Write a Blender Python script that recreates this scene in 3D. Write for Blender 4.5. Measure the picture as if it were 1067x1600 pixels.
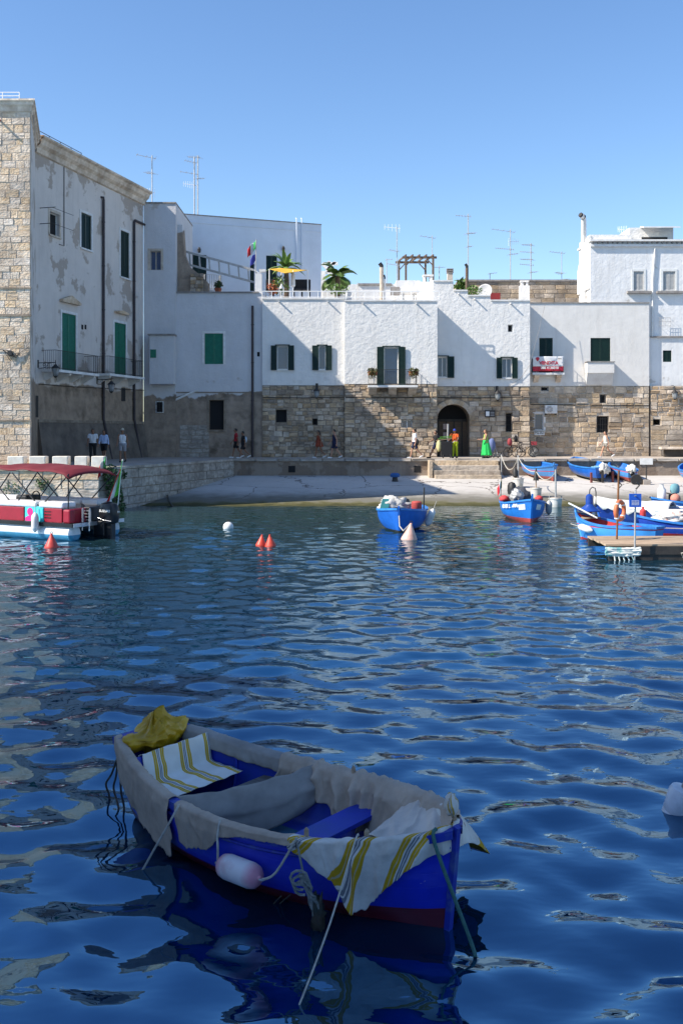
import bpy, bmesh, math, random
import numpy as np
from mathutils import Vector, Matrix, noise
random.seed(7)
R = math.radians
for o in list(bpy.data.objects): bpy.data.objects.remove(o)
SC = bpy.context.scene
COL = SC.collection

# ---------------------------------------------------------------- camera, sky, sun, exposure
F, CX, HY, CH = 1556.0, 533.5, 675.0, 3.5        # focal length and horizon measured in photo pixels, eye height in m
QZ = 1.93                                        # quay level above the water
cam = bpy.data.cameras.new('camera'); camo = bpy.data.objects.new('camera', cam); COL.objects.link(camo)
cam.sensor_fit = 'VERTICAL'; cam.sensor_height = 36.0; cam.lens = 36.0 * F / 1600.0
cam.shift_y = -(800 - HY) / 1600.0; cam.clip_start = 0.1; cam.clip_end = 6000
camo.location = (0, 0, CH); camo.rotation_euler = (R(90), 0, 0)
SC.camera = camo
SUN = Vector((-3.0, -1.0, 2.75)).normalized()
world = bpy.data.worlds.new('World'); SC.world = world; world.use_nodes = True
nt = world.node_tree
sky = nt.nodes.new('ShaderNodeTexSky'); sky.sky_type = 'NISHITA'; sky.sun_disc = False
sky.sun_elevation = math.asin(SUN.z); sky.sun_rotation = math.atan2(SUN.x, SUN.y)
sky.air_density = 1.0; sky.dust_density = 0.25; sky.ozone_density = 2.2; sky.altitude = 0
hsv = nt.nodes.new('ShaderNodeHueSaturation'); hsv.inputs['Saturation'].default_value = 1.15; hsv.inputs['Hue'].default_value = .504
nt.links.new(sky.outputs[0], hsv.inputs['Color']); nt.links.new(hsv.outputs[0], nt.nodes['Background'].inputs[0])
nt.nodes['Background'].inputs[1].default_value = 0.104
sl = bpy.data.lights.new('sun', 'SUN'); sl.energy = 4.2; sl.angle = R(0.5); sl.color = (1.0, 0.93, 0.82)
so = bpy.data.objects.new('sun', sl); COL.objects.link(so)
so.rotation_euler = SUN.to_track_quat('Z', 'Y').to_euler(); so.location = (-60, -20, 60)
SC.view_settings.view_transform = 'Standard'; SC.view_settings.look = 'None'
SC.view_settings.exposure = 1.05; SC.view_settings.gamma = 1.0; SC.view_settings.use_curve_mapping = False
try:
    SC.cycles.max_bounces = 8; SC.cycles.transparent_max_bounces = 8
except Exception: pass

# ---------------------------------------------------------------- helpers
def P(px, py, Y):                                # photo measurement -> world point at distance Y
    return Vector(((px - CX) / F * Y, Y, CH - (py - HY) / F * Y))
def G(px, py, z=0.0):                            # photo measurement -> world point at height z
    Y = (CH - z) * F / (py - HY)
    return Vector(((px - CX) / F * Y, Y, z))
def tag(o, label=None, cat=None, group=None, kind=None):
    if label: o['label'] = label
    if cat: o['category'] = cat
    if group: o['group'] = group
    if kind: o['kind'] = kind
    return o
def empty(name, loc=(0, 0, 0), rz=0.0, label=None, cat=None, group=None):
    o = bpy.data.objects.new(name, None); COL.objects.link(o)
    o.location = loc; o.rotation_euler = (0, 0, rz); o.empty_display_size = 0.2
    return tag(o, label, cat, group)
class MB:
    def __init__(s): s.v = []; s.f = []; s.uv = None
    def add(s, vs, fs):
        n = len(s.v); s.v += [tuple(p) for p in vs]; s.f += [tuple(i + n for i in f) for f in fs]; return s
    def box(s, x0, x1, y0, y1, z0, z1):
        return s.add([(x0,y0,z0),(x1,y0,z0),(x1,y1,z0),(x0,y1,z0),(x0,y0,z1),(x1,y0,z1),(x1,y1,z1),(x0,y1,z1)],
                     [(0,3,2,1),(4,5,6,7),(0,1,5,4),(1,2,6,5),(2,3,7,6),(3,0,4,7)])
    def hexa(s, b, t):                           # bottom quad, top quad (4 points each, counter-clockwise)
        return s.add(list(b) + list(t), [(3,2,1,0),(4,5,6,7),(0,1,5,4),(1,2,6,5),(2,3,7,6),(3,0,4,7)])
    def quad(s, a, b, c, d): return s.add([a, b, c, d], [(0,1,2,3)])
    def bar(s, a, b, w, h=None, up=(0,0,1)):     # box beam between two points
        a = Vector(a); b = Vector(b); h = h or w; d = (b - a).normalized(); u = Vector(up)
        if abs(d.dot(u)) > .98: u = Vector((1, 0, 0))
        x = d.cross(u).normalized(); y = x.cross(d); x *= w / 2; y *= h / 2
        return s.hexa([a-x-y, a+x-y, a+x+y, a-x+y], [b-x-y, b+x-y, b+x+y, b-x+y])
    def tube(s, pts, r, n=8, cap=True):
        pts = [Vector(p) for p in pts]; rs = r if isinstance(r, (list, tuple)) else [r] * len(pts)
        base = len(s.v); prev = None
        for i, p in enumerate(pts):
            d = (pts[min(i+1, len(pts)-1)] - pts[max(i-1, 0)])
            d = d.normalized() if d.length > 1e-9 else Vector((0, 0, 1))
            if prev is None:
                u = d.cross(Vector((0, 0, 1)));  u = d.cross(Vector((1, 0, 0))) if u.length < .05 else u
            else: u = prev - d * prev.dot(d)
            u.normalize(); prev = u; w = d.cross(u)
            for k in range(n):
                a = 2 * math.pi * k / n; s.v.append(tuple(p + (u * math.cos(a) + w * math.sin(a)) * rs[i]))
        for i in range(len(pts) - 1):
            for k in range(n):
                k2 = (k + 1) % n
                s.f.append((base+i*n+k, base+i*n+k2, base+(i+1)*n+k2, base+(i+1)*n+k))
        if cap:
            s.f.append(tuple(base + k for k in range(n))[::-1]); s.f.append(tuple(base + (len(pts)-1)*n + k for k in range(n)))
        return s
    def lathe(s, prof, c=(0, 0, 0), n=16, sx=1.0, sy=1.0, cap=True):
        base = len(s.v)
        for r, z in prof:
            for k in range(n):
                a = 2*math.pi*k/n; s.v.append((c[0]+r*sx*math.cos(a), c[1]+r*sy*math.sin(a), c[2]+z))
        for i in range(len(prof)-1):
            for k in range(n):
                k2 = (k+1) % n; s.f.append((base+i*n+k, base+i*n+k2, base+(i+1)*n+k2, base+(i+1)*n+k))
        if cap:
            s.f.append(tuple(base+k for k in range(n))[::-1]); s.f.append(tuple(base+(len(prof)-1)*n+k for k in range(n)))
        return s
    def ball(s, c, r, n=12, m=8, sx=1, sy=1, sz=1):
        return s.lathe([(r*math.sin(math.pi*i/m)+1e-4, -r*sz*math.cos(math.pi*i/m)) for i in range(m+1)], c, n, sx, sy)
    def ring(s, c, R0, r, n=24, m=8, axis='y'):
        pts = []
        for i in range(n+1):
            a = 2*math.pi*i/n; x, y = R0*math.cos(a), R0*math.sin(a)
            pts.append(Vector(c) + (Vector((x, 0, y)) if axis == 'y' else Vector((0, x, y)) if axis == 'x' else Vector((x, y, 0))))
        return s.tube(pts, r, m, cap=False)
    def grid(s, nu, nv, fn):
        base = len(s.v); s.uv = s.uv or {}
        for j in range(nv+1):
            for i in range(nu+1):
                s.uv[len(s.v)] = (i/nu, j/nv); s.v.append(tuple(fn(i/nu, j/nv)))
        for j in range(nv):
            for i in range(nu):
                a = base + j*(nu+1) + i; s.f.append((a, a+1, a+nu+2, a+nu+1))
        return s
    def mesh(s, name, mat, smooth=False):
        me = bpy.data.meshes.new(name); me.from_pydata(s.v, [], s.f)
        if s.uv:
            ul = me.uv_layers.new(name='UVMap')
            for l in me.loops: ul.data[l.index].uv = s.uv.get(l.vertex_index, (0, 0))
        for m in (mat if isinstance(mat, (list, tuple)) else [mat]): me.materials.append(m)
        if smooth:
            me.polygons.foreach_set('use_smooth', [True] * len(me.polygons))
            if smooth != 'all':
                try: me.set_sharp_from_angle(angle=R(38))
                except Exception: pass
        me.update(); return me
    def build(s, name, mat, parent=None, smooth=False, loc=None, solid=0, bevel=0, fixn=False):
        me = s.mesh(name, mat, smooth)
        if fixn:
            bm = bmesh.new(); bm.from_mesh(me); bmesh.ops.recalc_face_normals(bm, faces=bm.faces); bm.to_mesh(me); bm.free()
        o = bpy.data.objects.new(name, me); COL.objects.link(o)
        if parent: o.parent = parent
        if loc is not None: o.location = loc
        if solid:
            m = o.modifiers.new('solid', 'SOLIDIFY'); m.thickness = solid; m.offset = 0
        if bevel:
            m = o.modifiers.new('bevel', 'BEVEL'); m.width = bevel; m.segments = 2; m.limit_method = 'ANGLE'
        return o
def inst(name, me, parent, loc, scale=(1, 1, 1), rot=(0, 0, 0)):
    o = bpy.data.objects.new(name, me); COL.objects.link(o); o.parent = parent
    o.location = loc; o.scale = scale; o.rotation_euler = rot; return o
def copy_tree(o, parent=None):
    c = o.copy(); COL.objects.link(c); c.parent = parent
    for ch in o.children: copy_tree(ch, c)
    return c
def text(name, body, size, mat, parent, loc, rot=(R(90), 0, 0), ext=0.002, align='CENTER', sx=1.0, bold=0.0):
    cu = bpy.data.curves.new(name, 'FONT'); cu.body = body; cu.size = size; cu.extrude = ext; cu.align_x = align
    cu.align_y = 'CENTER'; cu.resolution_u = 3; cu.offset = bold
    t = bpy.data.objects.new(name + '_tmp', cu); COL.objects.link(t)
    me = bpy.data.meshes.new_from_object(t.evaluated_get(bpy.context.evaluated_depsgraph_get()))
    bpy.data.objects.remove(t); me.materials.clear(); me.materials.append(mat)
    o = bpy.data.objects.new(name, me); COL.objects.link(o); o.parent = parent; o.location = loc; o.rotation_euler = rot; o.scale = (sx, 1, 1)
    return o
def lerp(a, b, t): return a + (b - a) * t
def interp(xs, ys, x): return float(np.interp(x, xs, ys))
def sm(xs, ys, x):                               # smooth (Catmull-Rom) interpolation
    x = min(max(x, xs[0]), xs[-1]); i = max(j for j in range(len(xs)-1) if xs[j] <= x + 1e-12)
    h = xs[i+1]-xs[i]; t = (x-xs[i])/h
    def sl(j):
        if j <= 0: return (ys[1]-ys[0])/(xs[1]-xs[0])
        if j >= len(xs)-1: return (ys[-1]-ys[-2])/(xs[-1]-xs[-2])
        return (ys[j+1]-ys[j-1])/(xs[j+1]-xs[j-1])
    m0, m1 = sl(i)*h, sl(i+1)*h; t2, t3 = t*t, t*t*t
    return (2*t3-3*t2+1)*ys[i]+(t3-2*t2+t)*m0+(-2*t3+3*t2)*ys[i+1]+(t3-t2)*m1
def nz(x, y=0., z=0.): return noise.noise(Vector((x, y, z)))

# ---------------------------------------------------------------- materials
def rgb(c): return (c[0], c[1], c[2], 1.0)
def mat(name, c1, c2=None, scale=2.0, rough=.75, bump=0., bscale=20., metal=0., rnd=0., ramp=(.35, .65), spec=.4, aniso=None, hue=0., stain=0.):
    m = bpy.data.materials.new(name); m.use_nodes = True; t = m.node_tree; n = t.nodes; L = t.links
    b = n['Principled BSDF']; b.inputs['Roughness'].default_value = rough; b.inputs['Metallic'].default_value = metal
    b.inputs['Specular IOR Level'].default_value = spec; b.inputs['Base Color'].default_value = rgb(c1)
    tc = n.new('ShaderNodeTexCoord'); src = tc.outputs['Object']
    oi = None
    if rnd or hue:
        oi = n.new('ShaderNodeObjectInfo')
        va = n.new('ShaderNodeVectorMath'); va.operation = 'ADD'
        cm = n.new('ShaderNodeCombineXYZ'); mu = n.new('ShaderNodeMath'); mu.operation = 'MULTIPLY'; mu.inputs[1].default_value = 57.0
        L.new(oi.outputs['Random'], mu.inputs[0]); L.new(mu.outputs[0], cm.inputs[0]); L.new(mu.outputs[0], cm.inputs[2])
        L.new(src, va.inputs[0]); L.new(cm.outputs[0], va.inputs[1]); src = va.outputs[0]
    if aniso:
        mp = n.new('ShaderNodeMapping'); mp.inputs['Scale'].default_value = aniso; L.new(src, mp.inputs[0]); src = mp.outputs[0]
    col = None
    if c2 is not None:
        no = n.new('ShaderNodeTexNoise'); no.inputs['Scale'].default_value = scale; no.inputs['Detail'].default_value = 7; no.inputs['Roughness'].default_value = .62
        L.new(src, no.inputs['Vector'])
        cr = n.new('ShaderNodeValToRGB'); cr.color_ramp.elements[0].position = ramp[0]; cr.color_ramp.elements[1].position = ramp[1]
        cr.color_ramp.elements[0].color = rgb(c1); cr.color_ramp.elements[1].color = rgb(c2)
        L.new(no.outputs['Fac'], cr.inputs[0]); col = cr.outputs[0]
    if rnd or hue:
        hs = n.new('ShaderNodeHueSaturation')
        mr = n.new('ShaderNodeMapRange'); mr.inputs['To Min'].default_value = 1-rnd; mr.inputs['To Max'].default_value = 1+rnd
        L.new(oi.outputs['Random'], mr.inputs[0]); L.new(mr.outputs[0], hs.inputs['Value'])
        if hue:
            m2 = n.new('ShaderNodeMath'); m2.operation = 'MULTIPLY'; m2.inputs[1].default_value = 7.31
            m3 = n.new('ShaderNodeMath'); m3.operation = 'FRACT'; m4 = n.new('ShaderNodeMapRange')
            m4.inputs['To Min'].default_value = 1-hue; m4.inputs['To Max'].default_value = 1+hue
            L.new(oi.outputs['Random'], m2.inputs[0]); L.new(m2.outputs[0], m3.inputs[0]); L.new(m3.outputs[0], m4.inputs[0]); L.new(m4.outputs[0], hs.inputs['Saturation'])
        if col is None: hs.inputs['Color'].default_value = rgb(c1)
        else: L.new(col, hs.inputs['Color'])
        col = hs.outputs[0]
    if stain:
        ge = n.new('ShaderNodeNewGeometry'); w1 = noisefac(t, ge.outputs['Position'], .55, .42, .72, 7); w2 = noisefac(t, ge.outputs['Position'], 1.1, .5, .8, 7, (1.2, 1.2, .3))
        a1 = n.new('ShaderNodeMath'); a1.operation = 'MULTIPLY'; a1.inputs[1].default_value = stain; L.new(w1, a1.inputs[0]); a2 = n.new('ShaderNodeMath'); a2.operation = 'MULTIPLY'; a2.inputs[1].default_value = stain*.8; L.new(w2, a2.inputs[0])
        col = mixnode(t, a1.outputs[0], col, (.115, .085, .065)); col = mixnode(t, a2.outputs[0], col, (.07, .06, .05))
    if col is not None: L.new(col, b.inputs['Base Color'])
    if bump:
        nb = n.new('ShaderNodeTexNoise'); nb.inputs['Scale'].default_value = bscale; nb.inputs['Detail'].default_value = 6
        bp = n.new('ShaderNodeBump'); bp.inputs['Strength'].default_value = min(1, bump*12); bp.inputs['Distance'].default_value = bump
        L.new(src, nb.inputs['Vector']); L.new(nb.outputs['Fac'], bp.inputs['Height']); L.new(bp.outputs[0], b.inputs['Normal'])
    return m
def mixnode(t, fac, a, bcol):
    mx = t.nodes.new('ShaderNodeMix'); mx.data_type = 'RGBA'
    if hasattr(fac, 'links'): t.links.new(fac, mx.inputs[0])
    else: mx.inputs[0].default_value = fac
    for k, x in ((6, a), (7, bcol)):
        if hasattr(x, 'links'): t.links.new(x, mx.inputs[k])
        else: mx.inputs[k].default_value = rgb(x)
    return mx.outputs[2]
def noisefac(t, src, scale, lo, hi, detail=6, mapping=None):
    if mapping:
        mp = t.nodes.new('ShaderNodeMapping'); mp.inputs['Scale'].default_value = mapping; t.links.new(src, mp.inputs[0]); src = mp.outputs[0]
    no = t.nodes.new('ShaderNodeTexNoise'); no.inputs['Scale'].default_value = scale; no.inputs['Detail'].default_value = detail
    no.inputs['Roughness'].default_value = .6; t.links.new(src, no.inputs['Vector'])
    mr = t.nodes.new('ShaderNodeMapRange'); mr.inputs['From Min'].default_value = lo; mr.inputs['From Max'].default_value = hi; mr.clamp = True
    t.links.new(no.outputs['Fac'], mr.inputs[0]); return mr.outputs[0]
def plaster(name, white, patch, streak, patch_lo=.58, base=None, base_z=4.5, base_amp=1.2, streak_amt=.35, bump=.012):
    """weathered paint: peeling patches, runs of rain dirt, bare render below a ragged paint edge"""
    m = bpy.data.materials.new(name); m.use_nodes = True; t = m.node_tree; L = t.links; b = t.nodes['Principled BSDF']
    b.inputs['Roughness'].default_value = .88; b.inputs['Specular IOR Level'].default_value = .15
    tc = t.nodes.new('ShaderNodeTexCoord'); src = tc.outputs['Object']
    c = mixnode(t, noisefac(t, src, .8, .3, .75), white, tuple(x*.86 for x in white))
    c = mixnode(t, noisefac(t, src, .55, patch_lo, patch_lo+.03, 8), c, patch)
    st = noisefac(t, src, 1.4, .5, .85, 6, (1.3, 1.3, .16))
    mu = t.nodes.new('ShaderNodeMath'); mu.operation = 'MULTIPLY'; mu.inputs[1].default_value = streak_amt; L.new(st, mu.inputs[0])
    c = mixnode(t, mu.outputs[0], c, streak)
    if base:
        sp = t.nodes.new('ShaderNodeSeparateXYZ'); L.new(src, sp.inputs[0])
        n2 = t.nodes.new('ShaderNodeTexNoise'); n2.inputs['Scale'].default_value = .55; n2.inputs['Detail'].default_value = 8; L.new(src, n2.inputs['Vector'])
        ma = t.nodes.new('ShaderNodeMath'); ma.operation = 'MULTIPLY_ADD'; ma.inputs[1].default_value = base_amp*2; L.new(n2.outputs['Fac'], ma.inputs[0]); L.new(sp.outputs[2], ma.inputs[2])
        mr = t.nodes.new('ShaderNodeMapRange'); mr.inputs['From Min'].default_value = base_z+base_amp-.06; mr.inputs['From Max'].default_value = base_z+base_amp+.06
        L.new(ma.outputs[0], mr.inputs[0])
        bc = mixnode(t, noisefac(t, src, 1.6, .35, .7, 8), base, tuple(x*1.7 for x in base))
        bc = mixnode(t, noisefac(t, src, .7, .55, .7, 8), bc, tuple(x*.55 for x in base))
        c = mixnode(t, mr.outputs[0], bc, c)
    L.new(c, b.inputs['Base Color'])
    nb = t.nodes.new('ShaderNodeTexNoise'); nb.inputs['Scale'].default_value = 3.2; nb.inputs['Detail'].default_value = 9; nb.inputs['Roughness'].default_value = .68
    L.new(src, nb.inputs['Vector']); bp = t.nodes.new('ShaderNodeBump'); bp.inputs['Strength'].default_value = .55; bp.inputs['Distance'].default_value = bump*6
    L.new(nb.outputs['Fac'], bp.inputs['Height']); L.new(bp.outputs[0], b.inputs['Normal'])
    return m
def two_tone(name, top, bottom, zline, rough=.35, wear=(.5, .47, .42), wear_lo=.68, stripe=None, planks=0., chalk=0.):
    """boat paint: topside colour, antifouling below the painted line, flaked spots"""
    m = bpy.data.materials.new(name); m.use_nodes = True; t = m.node_tree; L = t.links; b = t.nodes['Principled BSDF']
    b.inputs['Roughness'].default_value = rough
    tc = t.nodes.new('ShaderNodeTexCoord'); src = tc.outputs['Object']; sp = t.nodes.new('ShaderNodeSeparateXYZ'); L.new(src, sp.inputs[0])
    tp = mixnode(t, noisefac(t, src, 3.5, .3, .75), top, tuple(x*.72 for x in top))
    if chalk: tp = mixnode(t, noisefac(t, src, 1.7, .42, .8, 8, (1, 1, 2.5)), tp, tuple(lerp(x, .5, chalk) for x in top))
    if stripe:
        for z0, z1, cc in stripe:
            g = t.nodes.new('ShaderNodeMath'); g.operation = 'COMPARE'; g.inputs[1].default_value = (z0+z1)/2; g.inputs[2].default_value = (z1-z0)/2
            L.new(sp.outputs[2], g.inputs[0]); tp = mixnode(t, g.outputs[0], tp, cc)
    bt = mixnode(t, noisefac(t, src, 5, .3, .8), bottom, tuple(x*.6 for x in bottom))
    gt = t.nodes.new('ShaderNodeMath'); gt.operation = 'GREATER_THAN'; gt.inputs[1].default_value = zline; L.new(sp.outputs[2], gt.inputs[0])
    c = mixnode(t, gt.outputs[0], bt, tp)
    c = mixnode(t, noisefac(t, src, 4.2, wear_lo, wear_lo+.02, 9, (1, 1, 2.2)), c, wear)
    L.new(c, b.inputs['Base Color'])
    nb = t.nodes.new('ShaderNodeTexNoise'); nb.inputs['Scale'].default_value = 9; nb.inputs['Detail'].default_value = 6
    L.new(src, nb.inputs['Vector']); bp = t.nodes.new('ShaderNodeBump'); bp.inputs['Strength'].default_value = .35; bp.inputs['Distance'].default_value = .01
    L.new(nb.outputs['Fac'], bp.inputs['Height'])
    if planks:
        dvd = t.nodes.new('ShaderNodeMath'); dvd.operation = 'DIVIDE'; dvd.inputs[1].default_value = planks; L.new(sp.outputs[2], dvd.inputs[0]); fr = t.nodes.new('ShaderNodeMath'); fr.operation = 'FRACT'; L.new(dvd.outputs[0], fr.inputs[0])
        lt = t.nodes.new('ShaderNodeMath'); lt.operation = 'GREATER_THAN'; lt.inputs[1].default_value = .07; L.new(fr.outputs[0], lt.inputs[0]); b2 = t.nodes.new('ShaderNodeBump'); b2.inputs['Strength'].default_value = .5; b2.inputs['Distance'].default_value = .006
        L.new(lt.outputs[0], b2.inputs['Height']); L.new(bp.outputs[0], b2.inputs['Normal']); bp = b2
    L.new(bp.outputs[0], b.inputs['Normal'])
    return m
MT = {}
MT['white'] = plaster('white_plaster', (.775, .755, .725), (.66, .635, .595), (.52, .49, .45), .63, streak_amt=.42, bump=.018)
MT['white_worn'] = plaster('worn_white_plaster', (.76, .755, .75), (.52, .50, .47), (.45, .42, .39), .62, streak_amt=.5, bump=.012)
MT['white_d'] = plaster('smooth_white_plaster', (.71, .685, .65), (.61, .58, .545), (.46, .42, .38), .62, streak_amt=.45, bump=.006)
MT['plaster_l'] = plaster('old_house_plaster', (.66, .60, .55), (.40, .34, .29), (.40, .355, .325), .55, streak_amt=.5, base=(.23, .175, .13), base_z=4.1, base_amp=.9, bump=.012)
MT['plaster_z'] = plaster('patched_house_plaster', (.62, .61, .62), (.46, .43, .41), (.42, .39, .38), .64, base=(.23, .18, .14), base_z=3.9, base_amp=1.5, bump=.012)
MT['plaster_skylit'] = plaster('skylit_white_plaster', (.64, .70, .78), (.6, .66, .74), (.52, .56, .6), .8, streak_amt=.15, bump=.004)  # white wall; the blue of skylit shade is put into the colour
MT['trim'] = mat('white_trim', (.76, .75, .73), (.6, .58, .55), 3, .8)
MT['coping'] = mat('grey_coping', (.30, .28, .26), (.20, .18, .17), 4, .9)
MT['stone'] = mat('lime_stone', (.58, .455, .33), (.35, .262, .185), 2.6, .92, .07, 6, rnd=.36, ramp=(.3, .7), spec=.1, hue=.3, stain=.65)
MT['stone_pale'] = mat('pale_block_stone', (.64, .53, .405), (.41, .318, .23), 2.2, .92, .06, 6, rnd=.25, ramp=(.3, .72), spec=.1, hue=.3, stain=.65)
MT['stone_tower'] = mat('tower_block_stone', (.82, .69, .545), (.56, .43, .31), 2.4, .92, .06, 5, rnd=.12, ramp=(.33, .62), spec=.1, hue=.3, stain=.5)
MT['mortar'] = mat('rough_mortar', (.34, .28, .22), (.21, .17, .13), 3.5, .95, .03, 14, spec=.1, stain=.5)
MT['mortar_pale'] = mat('pale_mortar', (.58, .51, .43), (.42, .35, .28), 3.5, .95, .02, 14, spec=.1)
MT['quay_block'] = mat('quay_block_stone', (.46, .42, .37), (.26, .23, .20), 2.5, .92, .03, 8, rnd=.13, spec=.1, stain=.5)
MT['green'] = mat('green_shutter_paint', (.012, .17, .10), (.010, .13, .08), 4, .5)
MT['dkgreen'] = mat('dark_green_shutter_paint', (.006, .026, .018), (.004, .018, .013), 4, .5)
MT['dkfill'] = mat('painted_opening_shade', (.012, .012, .014), None, rough=.9)  # near-black colour stands in for the unlit depth of openings
MT['glass'] = mat('painted_sky_glass', (.012, .05, .13), None, rough=.08, spec=.8)  # blue base colour stands in for sky reflected in the panes
MT['shutter_white'] = mat('white_louvre_paint', (.46, .46, .45), (.38, .38, .37), 5, .6)
MT['wtrim'] = mat('white_window_paint', (.72, .72, .70), (.6, .6, .58), 5, .6)
MT['iron'] = mat('black_iron', (.018, .018, .02), (.03, .026, .022), 8, .55)
MT['rustpipe'] = mat('brown_drainpipe', (.065, .05, .055), (.04, .032, .034), 5, .6)
MT['rust'] = mat('rust_stain_pipe', (.22, .09, .03), (.12, .06, .03), 5, .8)
MT['whitemetal'] = mat('white_metal', (.78, .78, .77), None, rough=.45)
MT['galv'] = mat('galvanised_metal', (.45, .45, .44), (.32, .31, .3), 6, .5, metal=.3)
MT['wood'] = mat('weathered_wood', (.16, .11, .075), (.10, .07, .05), 3, .8, .01, 20, aniso=(1, 1, 8))
MT['woodpale'] = mat('sun_bleached_planks', (.42, .31, .21), (.28, .20, .135), 2.5, .85, .012, 18, rnd=.15, aniso=(1, 5, 5))
MT['wooddark'] = mat('wet_dark_timber', (.05, .042, .035), (.025, .02, .018), 3, .6, .02, 12)
MT['concrete'] = mat('quay_concrete', (.42, .37, .32), (.27, .23, .20), .9, .92, .02, 9, spec=.15)
MT['leaf'] = mat('leaf_green', (.09, .18, .035), (.16, .24, .06), 6, .5, rnd=.2)
MT['leafdk'] = mat('dark_leaf_green', (.03, .07, .02), (.05, .10, .03), 6, .55)
MT['terracotta'] = mat('terracotta', (.42, .13, .06), (.34, .1, .05), 6, .8)
MT['skin'] = mat('skin', (.46, .25, .165), (.38, .2, .13), 12, .55)
MT['skindk'] = mat('tanned_skin', (.26, .13, .08), (.2, .1, .06), 12, .55)
MT['hair'] = mat('dark_hair', (.018, .012, .009), (.03, .02, .014), 30, .5)
MT['hairbr'] = mat('brown_hair', (.16, .08, .035), (.1, .05, .02), 30, .5)
def flat(name, c, rough=.7, metal=0, spec=.4):
    if name not in MT: MT[name] = mat(name, c, tuple(x*.8 for x in c), 5, rough, metal=metal, spec=spec)
    return MT[name]
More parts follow.
